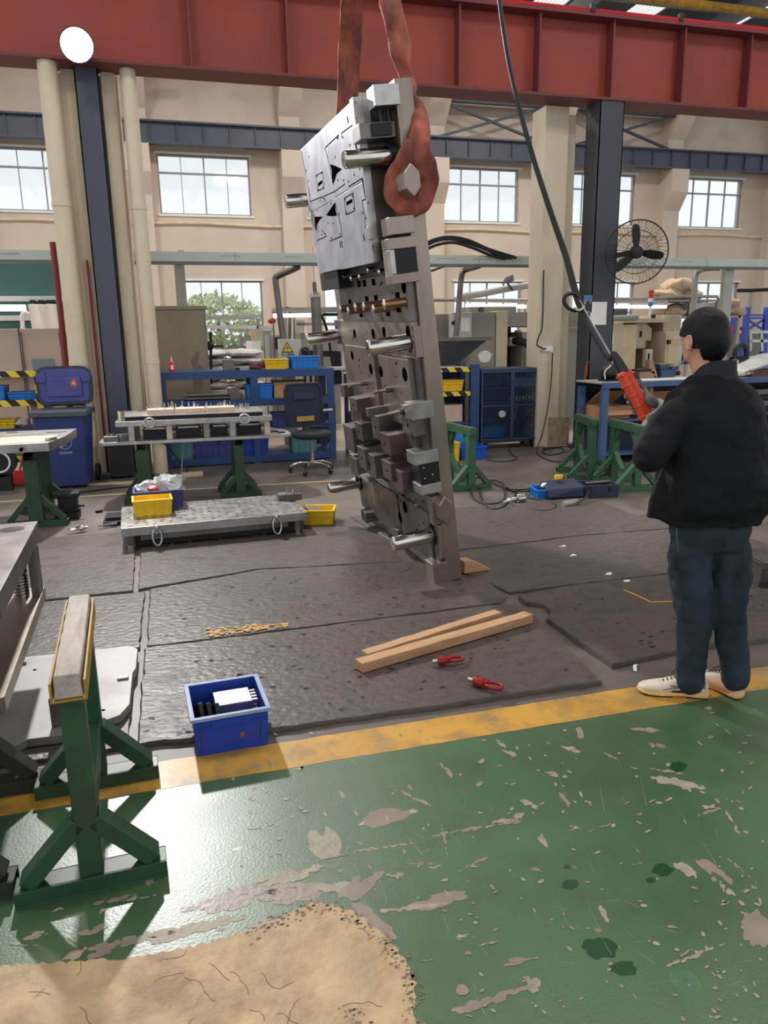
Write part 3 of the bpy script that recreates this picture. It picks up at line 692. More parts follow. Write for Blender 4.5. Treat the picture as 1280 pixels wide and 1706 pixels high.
for k, lb in enumerate(('bottom', 'middle', 'top')):
    t = thing('machined_block', 'flat steel block with comb teeth, %s of three in the blue crate' % lb, 'steel block', (cx+.03, cy+.03, .045+.041*k), math.radians(3), 'comb blocks in the blue crate')
    MB().cbox((0, 0, 0), (.15, .13, .038)).build('body', steel if k == 2 else steel_d, t, bevel=.002)
    m_ = MB()
    for j in range(4): m_.cbox((.086, -.042+.028*j, .004), (.026, .014, .018))
    m_.build('teeth', steel, t)
for k, lb in enumerate(('left', 'middle', 'right')):
    x = cx-.115+.032*k
    t = thing('slotted_clamp', 'thin dark steel clamp leaning in the blue crate, %s one of three' % lb, 'steel block', (x, cy+.0-.01*k, .105), 0, 'leaning clamps in the blue crate', rot=(math.radians(-28), math.radians(0), math.radians(14)))
    MB().cbox((0, 0, 0), (.018, .15, .075)).build('body', steel_k, t, bevel=.002)
    MB().cbox((0, 0, .038), (.014, .146, .002)).build('ground_edge', steel, t)
blk('steel_bar', 'bright steel bar at the front inside the blue crate', 'steel block', (cx+.04, cy-.075, .05), (.13, .03, .03), (0, 0, .08))

# green trestle stands -----------------------------------------------------------------
def trestle(label, loc, rz=0, L=.60, W=.43, Hh=.70, wood=True, mat=None, diag=False, group=None, name='steel_trestle', pw=.075):
    mat = mat or green
    t = thing(name, label, 'trestle', loc, rz, group)
    for e in (-1, 1):
        y = e*L/2
        MB().box(-W/2, W/2, y-.04, y+.04, 0, .008).box(-W/2, W/2, y-.04, y-.034, .008, .055).box(-W/2, W/2, y+.034, y+.04, .008, .055).box(-W/2, W/2, y-.034, y+.034, .047, .055).build('foot', mat, t, bevel=.002)
        MB().box(-pw/2, pw/2, y-pw/2, y+pw/2, .055, Hh-.06).build('post', mat, t, bevel=.006)
        for s_ in (-1, 1):
            a = (s_*(W/2-.035), y, .06); b = (s_*pw*.3, y, .055+W*.42)
            MB().bar(a, b, .05, .068, (0, 1, 0)).build('brace', mat, t, bevel=.004)
    if diag:
        MB().bar((0, -L/2+.03, .32), (0, -L*.12, .16), .05, .05).bar((0, L/2-.03, .32), (0, L*.12, .16), .05, .05).bar((0, -L*.14, .16), (0, L*.14, .16), .05, .05).build('stretcher', mat, t)
        MB().bar((0, -L/2+.03, Hh-.2), (0, -L*.25, Hh-.07), .04, .04).build('corner_brace', mat, t); MB().bar((0, L/2-.03, Hh-.2), (0, L*.25, Hh-.07), .04, .04).build('corner_brace', mat, t)
    else:
        MB().box(-.03, .03, -L/2+.035, L/2-.035, .20, .27).build('stretcher', mat, t, bevel=.004)
    l2 = L/2+.075
    ch = MB().box(-.048, .048, -l2, l2, Hh-.06, Hh-.053).box(-.048, -.041, -l2, l2, Hh-.053, Hh-.0).box(.041, .048, -l2, l2, Hh-.053, Hh-.0)
    ch.build('top_channel', ochre if wood == 2 else mat, t, bevel=.001)
    if wood:
        R = []; n = 16
        for i in range(n+1):
            y = -l2+.004+(2*l2-.008)*i/n; j = .003*noise.noise(Vector((i*.8, loc[0]*3, 2)))
            R.append([Vector((-.038, y, Hh-.052)), Vector((.038, y, Hh-.052)), Vector((.034+j, y, Hh+.018+j)), Vector((-.034-j, y, Hh+.02+j*1.5))])
        MB().rings(R).build('wooden_packing', wood_w if wood == 2 else mat, t, bevel=.004)
    return t
T1 = trestle('green steel trestle in the left foreground with a battered white wood top', (-.352, 2.43, 0), math.radians(3), L=.56, Hh=.705, wood=2, pw=.068)
trestle('dark trestle at the left edge, only its feet showing', (-.775, 2.48, 0), 0, L=.56, Hh=.368, wood=False, mat=M('dark_trestle_paint', (48, 52, 46), .5, .3, var=.2))

# pale steel plate on the floor, with parallel bar
PL = thing('steel_plate', 'large pale steel plate with notched corners lying behind the foreground trestle', 'steel plate', (0, 0, 0))
hz = .05
pl = [(-1.5, 3.02), (-.70, 2.99), (-.66, 3.03), (-.46, 3.02), (-.42, 3.07), (-.31, 3.13), (-.275, 3.22), (-.275, 3.55), (-.262, 3.6), (-.262, 3.84), (-.30, 3.895), (-1.5, 3.93)]
MB().prism(pl, .024, hz+.01).build('plate', steel_p, PL, bevel=.002)
for x, y in ((160, 1222), (12, 1250), (58, 1116), (172, 1183)):
    c = g(x, y, hz+.01); MB().cyl((c.x, c.y, hz+.0102), (c.x, c.y, hz+.0108), .009, seg=14).build('hole', hole, PL)
for k, (x, y) in enumerate(((15, 1108), (38, 1101))):
    c = g(x, y, hz+.02); t = thing('clamp_block', 'small slotted clamp block on the pale plate, %s one' % ('left' if k == 0 else 'right'), 'clamp', (c.x, c.y, hz+.011), .3, 'slotted clamp blocks')
    MB().box(-.013, .013, -.03, .03, 0, .016).build('body', steel, t, bevel=.003); MB().box(-.005, .005, -.014, .014, .016, .0165).build('slot', hole, t)
tag(MB().bar((-.55, 3.10, .125), (-.50, 3.68, .125), .055, .125).build('parallel_bar', steel_w, bevel=.003), 'long upright steel bar standing on the pale plate behind the trestle', 'steel bar')
tag(MB().cyl(g(-5, 1135, .09), g(10, 1146, .07), .016, seg=10).build('bolt', steel_k, smooth=40), 'dark bolt at the left edge on the pale plate', 'bolt')
# flat bright clamp right of the plate
tag(MB().cbox((0, 0, 0), (.05, .03, .012)).build('clamp_strap', steel, bevel=.003, loc=g(205, 1129, .066)), 'bright clamp strap at the right edge of the pale plate', 'clamp')

# die set at the left edge (upper plate, guide post with ball cage, lower plate)
DS = thing('press_die', 'steel die set cut by the left frame edge, with a ball cage post', 'die', (0, 0, 0))
c0 = g(63, 870, .70); zt = .70
# plate outlines: the right corner is at pixel 63,870 and the edge runs towards the camera
def rot_plate(z0, z1, px, py, ww, dd, mat, nm, ang=0.0):
    c = g(px, py, z1); a = ang
    ex = Vector((math.cos(a), math.sin(a), 0)); ey = Vector((-math.sin(a), math.cos(a), 0))
    P = [c, c-ex*ww, c-ex*ww-ey*dd, c-ey*dd]
    mb = MB().hexa([(p.x, p.y, z0) for p in (P[2], P[3], P[0], P[1])]+[(p.x, p.y, z1) for p in (P[2], P[3], P[0], P[1])])
    mb.build(nm, mat, DS, bevel=.003); return c
up = rot_plate(.66, .75, 63, 868, .9, 1.15, steel_d, 'upper_plate', math.radians(2))
lo = rot_plate(.37, .43, 75, 976, 1.0, 1.25, steel_w, 'lower_plate', math.radians(2))
h0 = g(20, 882, .75)
MB().cyl((h0.x, h0.y, .7505), (h0.x, h0.y, .7512), .055, seg=28).build('bore', M('bored_hole', (90, 84, 78), .3, .9), DS)
pc = g(36, 990, .44)
t_ = MB().cyl((pc.x, pc.y, .43), (pc.x, pc.y, .66), .030, seg=20); t_.build('guide_post', chrome, DS, smooth=40)
sp = MB()
for k in range(7): sp.lathe([(.031, 0), (.037, .004), (.037, .01), (.031, .014)], (pc.x, pc.y, .435+.015*k), 20, cap=False)
sp.build('guide_bush', chrome, DS, smooth=50)
cg = MB().cyl((pc.x, pc.y, .545), (pc.x, pc.y, .66), .034, seg=20)
cg.build('ball_cage', M('brass_ball_cage', (170, 158, 128), .35, .9), DS, smooth=40)
mb = MB()
for k in range(6):
    for j in range(12):
        a = 2*PI*(j+.5*(k % 2))/12; mb.ball((pc.x+.034*math.cos(a), pc.y+.034*math.sin(a), .555+.018*k), .0045, 6, 4)
tag(mb.build('ball', steel_k, DS, smooth=180), kind='stuff')
MB().box(pc.x+.05, pc.x+.085, pc.y-.03, pc.y+.08, .43, .66).build('stop_block', steel_d, DS, bevel=.003)
MB().box(-1.2, -.74, 2.6, 2.9, .60, .66).build('sub_plate', steel_d, DS)

# channel section object at the right edge
c = g(1263, 985); t = thing('steel_channel', 'dark steel channel block at the right edge of the frame', 'steel block', (c.x, c.y, .03), math.radians(-10))
MB().box(0, .012, 0, .3, 0, .16).box(.012, .25, 0, .3, 0, .012).box(-.012, .25, 0, .3, .148, .16).box(.012, .25, .28, .3, .012, .148).build('channel', steel_d, t, bevel=.002)
MB().box(0, .24, -.025, .0, 0, .03).build('lip', black, t)
# ================================================================ THE HANGING DIE
DO = Vector((1.67574, 4.46760, .01739)); DRx, DRy, DRz = .02790917, -.12262798, .03869769
DIE = thing('hanging_press_die', 'big steel press die half hanging on orange slings, standing on its lower corner', 'die', DO, rot=(DRx, DRy, DRz))
DR = (Matrix.Rotation(DRz, 3, 'Z') @ Matrix.Rotation(DRy, 3, 'Y') @ Matrix.Rotation(DRx, 3, 'X'))
def ul(x, y, w_):
    """(u, v) on the die where the plane at height w above the base plate is met"""
    d = DR.transposed() @ ray(x, y); c = DR.transposed() @ (CAM_P-DO); t = (-w_-c.x)/d.x; p = c+d*t; return p.y, p.z
def dw(u, v, w_): return DO + DR @ Vector((-w_, u, v))
def db(u0, u1, v0, v1, w0, w1, name=None, mat=steel_d, bev=.003, mb=None, par=None):
    m_ = (mb or MB()).box(-w1, -w0, u0, u1, v0, v1)
    if name: return m_.build(name, mat, par or DIE, bevel=bev)
    return m_
def disc(mb, u, v, w_, r, ru=None, dp=.0012, seg=18):
    ru = ru or r
    R = [[Vector((-w_+.0 if k else -w_-dp, u+ru*math.cos(t), v+r*math.sin(t))) for t in [2*PI*i/seg for i in range(seg)]] for k in (1, 0)]
    mb.rings(R)
db(0, 1.90, 0, 2.99, -.103, 0, 'base_plate', steel_w, .004)
# intermediate plates on the base plate
db(.03, 1.84, .09, .80, 0, .035, 'lower_shoe', steel_d, .003)
db(.05, 1.78, .80, 1.50, 0, .022, 'middle_shoe', steel_d, .003)
db(.03, 1.66, 1.50, 1.69, 0, .05, 'ledge_plate', steel_w, .003)
db(.03, .80, 1.69, 2.02, 0, .055, 'upper_insert', steel_d, .003)
db(.805, 1.56, 1.69, 2.02, 0, .055, 'upper_insert', steel_d, .003)
db(.14, .74, 1.02, 1.46, .022, .06, 'stripper_plate', steel_w, .003)
db(.86, 1.60, .98, 1.50, .022, .06, 'stripper_plate', steel_w, .003)
db(.10, .70, .14, .46, .035, .05, 'die_insert', steel_d, .002)
db(.74, 1.36, .10, .44, .035, .05, 'die_insert', steel_d, .002)
# big oval-looking bores
mb = MB()
H_ = [(591, 556, .05, .035), (622, 556, .05, .035), (640, 553, .05, .035), (680, 552, .05, .035), (635, 619, .06, .04), (674.6, 624, .06, .045), (587, 592, .06, .036), (618, 615, .06, .04),
      (583, 658, .06, .03), (683, 655, .022, .04), (679, 668, .022, .04), (691, 712, .022, .032), (623, 812, .035, .035), (630, 816, .035, .04), (647, 842, .035, .042), (673, 828, .035, .03), (675, 845, .05, .045),
      (634, 856, .035, .04), (667, 862, .05, .04), (663, 876, .035, .035), (720, 876, .035, .03), (657, 880, .035, .03), (711, 916, .035, .04), (703, 545, .05, .02), (673, 478, .055, .04)]
for i, (x, y, w_, r) in enumerate(H_):
    u, v = ul(x, y, w_)
    if .0 < u < 1.85: m_ = MB(); disc(m_, u, v, w_, r); m_.build('bore', hole, DIE)
mb = MB()
rnd = random.Random(21)
for k in range(70):
    u, v = rnd.uniform(.08, 1.75), rnd.uniform(.15, 2.0); w_ = .055 if v > 1.69 else .05 if v > 1.5 else .0355 if v < .8 else .0605
    if v > .8 and v < 1.5 and not ((.17 < u < .71 or .89 < u < 1.57) and 1.05 < v < 1.44): continue
    if v < .8 and ((.08 < u < .72) or (.72 < u < 1.38)) and .08 < v < .48: w_ = .0505
    if (v > 1.69 and u > 1.5) or (1.48 < v < 1.7 and u > 1.6): continue
    disc(mb, u, v, w_, rnd.choice((.006, .008, .011)), dp=.001, seg=10)
tag(mb.build('screw_hole', hole, DIE), kind='stuff')
# square windows in the insert plates
for x, y in ((607, 472), (622, 470), (611, 499), (626, 497), (662, 493), (583, 504), (601, 523), (646, 521), (664, 514), (598, 473)):
    u, v = ul(x, y, .055); db(u-.045, u+.03, v-.022, v+.022, .055, .0565, 'square_window', hole, 0)
# the big punch block at the top
db(.24, 1.58, 2.07, 2.92, 0, .125, 'punch_holder', steel_k, .004)
db(.22, .245, 2.08, 2.74, .0, .13, 'side_plate', steel_d, .002)
fp = [(.200, .87, 2.515, 2.945), (.875, 1.63, 2.505, 2.945), (.205, .955, 2.055, 2.51), (.96, 1.62, 2.06, 2.50)]
for a, b, c_, d_ in fp: db(a, b, c_, d_, .128, .18, 'face_plate', steel_f, .0015)
db(.188, .2, 2.06, 2.94, .135, .182, 'edge_strip', steel, .001)
cp = lambda x, y: ul(480+x/4.2667, 120+y/4.2667, .1805)
for k, P in enumerate(([(300, 655), (340, 668), (383, 690), (345, 725), (325, 790), (316, 790), (312, 700)], [(272, 1018), (300, 975), (335, 925), (338, 985), (348, 1022), (300, 1025)],
          [(190, 1028), (247, 1028), (222, 1055), (203, 1090), (202, 1125), (196, 1120)])):
    pts = [cp(*p) for p in P]; MB().prism(pts, -.1815, -.1805, 'x').build('cutout', hole, DIE)
def dline(mb, a, b, wd=.004, w_=.1805):
    p = Vector((-w_, *ul(480+a[0]/4.2667, 120+a[1]/4.2667, w_))); q = Vector((-w_, *ul(480+b[0]/4.2667, 120+b[1]/4.2667, w_)))
    mb.bar(p, q, wd, .0012, (1, 0, 0))
mb = MB()
for P in ([(262, 540), (360, 447), (355, 475)], [(380, 470), (380, 435), (495, 350)], [(262, 540), (280, 600), (300, 690), (322, 800)], [(160, 920), (240, 888), (262, 905)], [(250, 885), (330, 850), (405, 795)],
          [(430, 815), (525, 757), (550, 905), (525, 915), (545, 1010), (548, 1105), (565, 1110), (610, 1280)], [(205, 1198), (272, 1168), (240, 1120)], [(298, 1202), (385, 1165), (378, 1100), (335, 930)],
          [(197, 738), (245, 710), (257, 823), (210, 847), (197, 738)], [(400, 898), (462, 860), (476, 985), (413, 1015), (400, 898)], [(95, 565), (160, 920)], [(455, 190), (478, 355)], [(150, 820), (160, 940)]):
    for a, b in zip(P[:-1], P[1:]): dline(mb, a, b, .006)
mb.build('plate_seam', hole, DIE); DIE.children[-1]['kind'] = 'stuff'
mb = MB()
for a, b, w2 in (((213, 803), (243, 778), .02), ((416, 937), (456, 912), .02), ((480, 505), (486, 548), .02), ((369, 1200), (372, 1250), .014), ((381, 1200), (385, 1250), .014), ((527, 750), (552, 905), .01), ((420, 320), (430, 360), .012), ((535, 1155), (543, 1200), .012)): dline(mb, a, b, w2, .181)
for x, y in ((150, 600), (205, 740), (240, 715), (215, 835), (250, 820), (405, 905), (460, 880), (415, 1000), (470, 970), (350, 470), (390, 465), (280, 600), (335, 605), (440, 520), (470, 400), (355, 770), (395, 770), (430, 780), (470, 730),
             (510, 690), (230, 912), (262, 912), (305, 935), (210, 985), (240, 1155), (285, 1072), (322, 1075), (265, 1150), (310, 1180), (370, 1150), (362, 1010), (480, 215), (490, 330), (570, 930), (555, 1040), (600, 1190), (605, 1240), (130, 700), (145, 770), (530, 1000)):
    u, v = cp(x, y); disc(mb, u, v, .1802, .008, dp=.001, seg=8)
tag(mb.build('face_hole', hole, DIE), kind='stuff')
# row of small punches below the block, and the dark block behind them
db(1.18, 1.72, 1.93, 2.06, .0, .15, 'cam_block', steel_k, .004)
db(.30, 1.2, 1.98, 2.07, .0, .075, 'cam_block', steel_k, .004)
for x, y in ((613, 450), (632, 453), (599, 461), (585, 464), (571, 461), (559, 470), (547, 471), (559, 447), (548, 456)):
    u, v = ul(x, y, .11)
    m_ = MB(); m_.cyl((-.05, u, v), (-.1, u, v), .018, seg=12).lathe([(.02, -.1), (.02, -.112), (.012, -.118), (0, -.12)], (0, u, v), 12, 'x'); m_.build('small_punch', chrome, DIE, smooth=50)
# bronze-coloured punches
for i, (x0, y0, x1, w1) in enumerate(((567, 515, 585, .2), (580, 518, 602, .19), (592, 512, 610, .19), (606, 511, 625, .19), (622, 515, 645, .2), (640, 508, 672, .19))):
    u, v = ul(x0, y0, w1)
    m_ = MB(); m_.cyl((-.055, u, v), (-w1, u, v), .028, seg=14); m_.build('bronze_punch', bronze if i else steel_d, DIE, smooth=50)
    MB().cyl((-w1, u, v), (-w1-.006, u, v), .03, .024, seg=14).build('punch_tip', chrome, DIE, smooth=50)
# six guide pins
pinr = .05
for u, big in ((.097, True), (1.7985, False)):
    for k, v in enumerate((2.618, 1.570, .311)):
        t = MB(); L_ = .318; r = pinr
        t.lathe([(0, -L_), (r*.82, -L_), (r*.95, -L_+.006), (r, -L_+.014), (r, -.0), (0, .0)], (0, u, v), 28, 'x')
        p = t.build('guide_pin', chrome, DIE, smooth=40)
        MB().cyl((-.05, u, v), (0, u, v), r*1.35, seg=24).build('pin_collar', steel_k, DIE, smooth=40)
        MB().lathe([(0, -L_-.001), (.006, -L_-.001), (0, -L_+.001)], (0, u, v), 10, 'x').build('centre_hole', hole, DIE)
# pin flange plates
db(.0, .22, 1.476, 1.665, 0, .045, 'pin_flange', steel_w)
db(-.0, .2, .17, .40, 0, .03, 'pin_flange', steel_w)
db(1.66, 1.86, 1.5, 1.69, 0, .05, 'pin_flange', steel_d)
mb = MB()
for v in (1.49, 1.51, 1.645, 1.655):
    for u in (.03, .09, .15): disc(mb, u, v, .0452, .006, dp=.001, seg=8)
tag(mb.build('flange_screw', hole, DIE), kind='stuff')
# blocks along the near edge
db(-.01, .12, 2.857, 2.964, -.02, .128, 'stop_block', steel)
db(.05, .20, 2.707, 2.79, .003, .216, 'heel_block', steel_d)
db(.035, .05, 2.716, 2.782, .03, .15, 'heel_plate', steel_k)
MB().cyl((-.075, .07, 2.79), (-.075, .07, 2.86), .014, seg=12).build('spring_pin', steel_k, DIE, smooth=50)
MB().cyl((-.03, .07, 2.79), (-.03, .07, 2.86), .018, seg=12).build('spring_pin', steel_k, DIE, smooth=50)
db(.20, .27, 2.77, 2.955, .09, .186, 'corner_block', steel)
db(.24, .42, 2.55, 2.72, .02, .1, 'inner_block', steel_k)
db(-.03, .12, 2.186, 2.283, -.02, .133, 'side_block', steel_w)
db(-.02, .12, 2.108, 2.171, -.02, .145, 'cam_frame', steel_w); db(-.02, .12, 1.917, 1.972, -.02, .145, 'cam_frame', steel_w)
db(-.01, .12, 1.972, 2.108, -.02, .14, 'cam_slide', steel_k)
db(-.02, .12, 1.972, 2.108, .118, .145, 'cam_cheek', steel)
db(.20, .24, 2.19, 2.26, .11, .19, 'side_key', steel)
db(-.02, .12, 1.107, 1.212, -.02, .12, 'side_block', steel)
db(-.02, .13, .825, .905, -.02, .14, 'side_block', steel); db(-.01, .13, .69, .825, -.02, .112, 'cam_slide', steel_k); db(-.02, .13, .627, .69, -.02, .122, 'side_block', steel)
mb = MB()
for w_, v in ((.085, .80), (.085, .73), (.03, .745)): mb.ball((-w_, -.012, v), .007, 8, 6)
tag(mb.build('cap_screw', chrome, DIE, smooth=180), kind='stuff')
db(-.02, .12, .0, .148, -.01, .1, 'foot_block', steel_w)
db(-.01, .06, .41, .60, -.02, .06, 'trunnion_seat', steel_w)
# hexagonal trunnions the slings are laid round
def trunnion(w_, v, u0, u1, hw, hv, nm='trunnion'):
    P = [(-w_, v+hv), (-w_-hw, v+hv*.45), (-w_-hw, v-hv*.45), (-w_, v-hv), (-w_+hw, v-hv*.45), (-w_+hw, v+hv*.45)]
    mb = MB(); A = [Vector((a, u0, b)) for a, b in P]; B = [Vector((a, u1, b)) for a, b in P]; C = [Vector((-w_+(a+w_)*.93, u0-.006, v+(b-v)*.93)) for a, b in P]
    mb.rings([C, A, B]); return mb.build(nm, steel_w, DIE, bevel=.003)
trunnion(.017, 2.448, -.16, 0, .046, .088); trunnion(-.005, .515, -.09, 0, .046, .10)
trunnion(.0, 2.448, 1.9, 2.06, .046, .088); trunnion(.0, .515, 1.9, 2.0, .046, .10)
# cluster of cam blocks in the lower half
def cube(x, y, w1, du, dv, w0, mat, nm='cam_block', holes=True):
    u, v = ul(x, y, w1); u0 = u-du
    o = db(u0, u, v-dv, v, w0, w1, nm, mat, .003)
    if holes:
        m_ = MB(); disc(m_, (u0+u)/2, v-dv/2, w1, .011, dp=.001, seg=10)
        for a, b in ((.15, .12), (.15, .88), (.85, .12), (.85, .88)): disc(m_, u0+du*a, v-dv*b, w1, .005, dp=.001, seg=8)
        m_.build('block_hole', hole, o); o.children[-1]['kind'] = 'stuff'
cube(649, 776, .17, .24, .15, .03, mauve); cube(635, 764, .19, .2, .13, .03, mauve); cube(605, 750, .20, .26, .17, .03, steel_d)
cube(632, 719, .18, .2, .14, .02, mauve); cube(617, 689, .17, .17, .17, .02, steel_d); cube(591, 702, .20, .16, .13, .02, steel_d)
cube(571, 706, .2, .26, .20, .02, steel_d, holes=False); cube(594, 742, .22, .2, .16, .03, steel_d); cube(581, 661, .17, .2, .10, .03, mauve)
cube(586, 676, .15, .24, .12, .02, mauve, holes=False); cube(584, 760, .21, .16, .12, .03, steel_d, holes=False); cube(668, 690, .10, .22, .12, .02, steel_d)
cube(660, 770, .09, .3, .10, .03, mauve); cube(625, 790, .10, .3, .05, .03, steel); cube(598, 787, .12, .26, .035, .03, steel, holes=False); cube(609, 680, .2, .05, .06, .03, steel_d, holes=False)
cube(673, 718, .06, .2, .2, .02, steel_d); cube(566, 640, .13, .12, .1, .02, steel_d, holes=False)
db(1.66, 1.9, .38, .56, .03, .07, 'heel_plate', steel_d)
u, v = ul(601, 849, .10); db(u-.14, u, v-.085, v, .0, .10, 'stub_block', steel_d)
u, v = ul(655, 878, .08); db(u-.1, u, v-.06, v, .03, .08, 'stub_block', steel_d)
# two slim lifter pins and loose bright edges
for x, y in ((581, 643), (621, 654), (645, 690)):
    u, v = ul(x, y, .20)
    MB().cyl((-.06, u, v), (-.20, u, v), .011, seg=12).build('lifter_pin', chrome, DIE, smooth=50); MB().cyl((-.05, u, v), (-.11, u, v), .019, seg=12).build('lifter_collar', steel_d, DIE, smooth=50)
rnd = random.Random(12)
for k in range(9):
    x, y = rnd.uniform(585, 690), rnd.uniform(668, 800); u, v = ul(x, y, .1)
    if .1 < u < 1.6: db(u-.03, u+.03, v-.01, v+.008, .05, rnd.uniform(.09, .15), 'wedge_key', steel, .001)
# oil shine stain is left to the material; wooden wedge under the plate
def wedge(c, rz):
    mb = MB().prism([(0, 0), (.20, .0), (.20, .01), (.06, .085), (0, .085)], -.05, .05, 'y'); o = mb.build('wooden_wedge', [wood_m], bevel=.003, loc=c, rot=(0, 0, rz)); return o
tag(wedge(Vector((1.83, 4.62, .024)), .1), 'wooden wedge on the floor behind the foot of the hanging die', 'wedge')

# ---------------------------------------------------------------- slings
def strap(name, label, pts, hw, th, mat, seed=0, sub=6, wr=.012):
    P = [Vector(p) for p in pts]
    Q = []
    n = len(P)
    for i in range(n-1):
        p0 = P[max(i-1, 0)]; p1 = P[i]; p2 = P[i+1]; p3 = P[min(i+2, n-1)]
        for k in range(sub):
            t = k/sub; Q.append(.5*((2*p1)+(p2-p0)*t+(2*p0-5*p1+4*p2-p3)*t*t+(3*p1-p0-3*p2+p3)*t**3))
    Q.append(P[-1]); mb = MB(); R = []; m = len(Q); hws = hw if isinstance(hw, list) else [hw]*n
    for i, c in enumerate(Q):
        d = (Q[min(i+1, m-1)]-Q[max(i-1, 0)]).normalized(); s_ = d.cross((c-CAM_P).normalized()).normalized(); s_ = (s_ + Vector((.0, .0, 0))).normalized(); nrm = s_.cross(d)
        f = i/sub; a = int(min(f, n-2)); h_ = hws[a]*(1-(f-a))+hws[a+1]*(f-a); ring = []
        for k in range(14):
            t = 2*PI*k/14; q = c + s_*h_*math.cos(t) + nrm*th*math.sin(t)
            q += (s_*.6+nrm)*wr*noise.noise(Vector((q.x*14+seed, q.y*14, q.z*9))); ring.append(q)
        R.append(ring)
    mb.rings(R); o = mb.build(name, mat, smooth=180); return tag(o, label, 'sling')
HK = yp(628, -330, 4.9)
strap('lifting_sling', 'dirty orange web sling at the right, gathered round the near trunnion of the die',
      [HK, yp(640, -120, 4.75), yp(652, 0, 4.62), yp(664, 70, 4.58), yp(676, 128, 4.56), yp(690, 165, 4.5), yp(699, 200, 4.38), yp(699, 240, 4.30), yp(710, 275, 4.30), yp(712, 305, 4.34), yp(702, 333, 4.36), yp(681, 344, 4.38), yp(661, 330, 4.4), yp(659, 300, 4.42), yp(675, 268, 4.34), yp(690, 238, 4.31)],
      [.06, .06, .062, .06, .045, .03, .05, .066, .062, .058, .062, .064, .06, .06, .062, .04], .03, sling_m, 1, 9, .034)
strap('lifting_sling', 'flat orange web sling at the left, passing down behind the top of the die',
      [HK+Vector((0, .3, 0)), yp(596, -120, 5.6), yp(588, -10, 6.1), yp(583, 80, 6.35), yp(578, 180, 6.5), yp(570, 240, 6.6), dw(2.0, 2.44, 0), dw(2.0, 2.36, 0)], [.05, .07, .088, .088, .085, .08, .07, .05], .006, sling_m, 5, 7, .012)
t = thing('crane_hook', 'crane hook and rope above the frame that hold the slings', 'hook', HK)
MB().cyl((0, 0, .35), (0, 0, RZ-HK.z), .02, seg=8).build('rope', black, t); MB().box(-.1, .1, -.08, .08, .12, .4).build('block', ochre, t, bevel=.02)
MB().tube([(0, 0, .15), (0, 0, .05), (.07, 0, -.02), (.05, 0, -.1), (-.03, .0, -.11), (-.08, 0, -.05)], .025, 10, sub=5).build('hook', steel_k, t, smooth=60)

# ---------------------------------------------------------------- pendant control and its cable
t = thing('pendant_control', 'orange crane pendant control held by the man in the dark jacket', 'remote control', yp(1064, 656, 2.93))
pa = yp(1038, 618, 2.93)-t.location; pb = yp(1079, 697, 2.87)-t.location
ax = (pb-pa).normalized(); sd = ax.cross(Vector((.2, -1, .1))).normalized(); fr_ = sd.cross(ax)
def pbox(s0, s1, a0, a1, f0, f1):
    P = []
    for f_ in (f0, f1):
        for s_, a_ in ((s0, a0), (s1, a0), (s1, a1), (s0, a1)): P.append(pa+ax*a_+sd*s_+fr_*f_)
    return MB().hexa(P)
LP = (pb-pa).length; FRP = fr_
pbox(-.028, .028, 0, LP, -.022, .022).build('housing', orange, t, bevel=.009, bseg=3)
for k in range(5): pbox(.004, .031, .010+LP*.215*k, .020+LP*.215*k, -.026, .025).build('housing_rib', orange, t, bevel=.003)
pbox(-.002, .003, .02, LP-.01, .018, .026).build('long_ridge', orange, t, bevel=.002)
for k in range(5):
    c = pa+ax*(.04+k*LP*.17)+sd*.0+fr_*.0
    o = MB().cyl(c-sd*.028, c-sd*.041, .012, seg=14).build('push_button', white_m if k in (1, 2) else blackp, t, smooth=40)
pbox(-.048, -.026, .03, .062, -.004, .024).build('stop_switch', M('brown_switch', (70, 38, 32), .4), t, bevel=.004)
MB().tube([pa+ax*.01, pa-ax*.05, pa-ax*.09], [.026, .02, .012], 12, sub=3).build('cable_boot', blackp, t, smooth=60)
e = t.location+pa-ax*.085
C_ = [yp(826, -60, 3.7), yp(832, 0, 3.66), yp(850, 115, 3.6), yp(882, 240, 3.5), yp(915, 345, 3.42), yp(944, 430, 3.35), yp(960, 490, 3.28), yp(976, 530, 3.2), yp(1000, 572, 3.08), yp(1016, 597, 3.0), e]
tag(MB().cyl(C_[0], (C_[0].x, C_[0].y, RZ), .009, seg=8).tube(C_, [.009, .0095, .0105, .012, .0135, .015, .017, .0165, .014, .0125, .013], 10, sub=5).build('pendant_cable', black, smooth=60), 'thick black cable hanging down to the orange pendant control', 'cable')
lp = [yp(962, 494, 3.265), yp(955, 489, 3.26), yp(945, 491, 3.25), yp(940, 499, 3.25), yp(943, 509, 3.25), yp(952, 516, 3.24), yp(964, 517, 3.225), yp(970, 514, 3.21)]
tag(MB().tube(lp, .009, 8, sub=4).build('cable_loop', black, smooth=60), 'small loop of spare cable tied to the hanging pendant cable', 'cable')
tag(MB().tube([yp(958, 513, 3.22), yp(966, 517, 3.2), yp(974, 511, 3.2)], .006, 6, sub=3).build('cable_tie', greyl, smooth=60), 'grey tie round the pendant cable loop', 'cable tie')
# the cluster hanging from the cable near the pendant
# thin steel strain wire
tag(MB().tube([yp(966, 500, 3.24), yp(1000, 560, 3.06), yp(1026, 604, 2.97)], .003, 6, sub=3).build('strain_wire', steel), 'thin steel strain wire beside the lower pendant cable', 'wire')
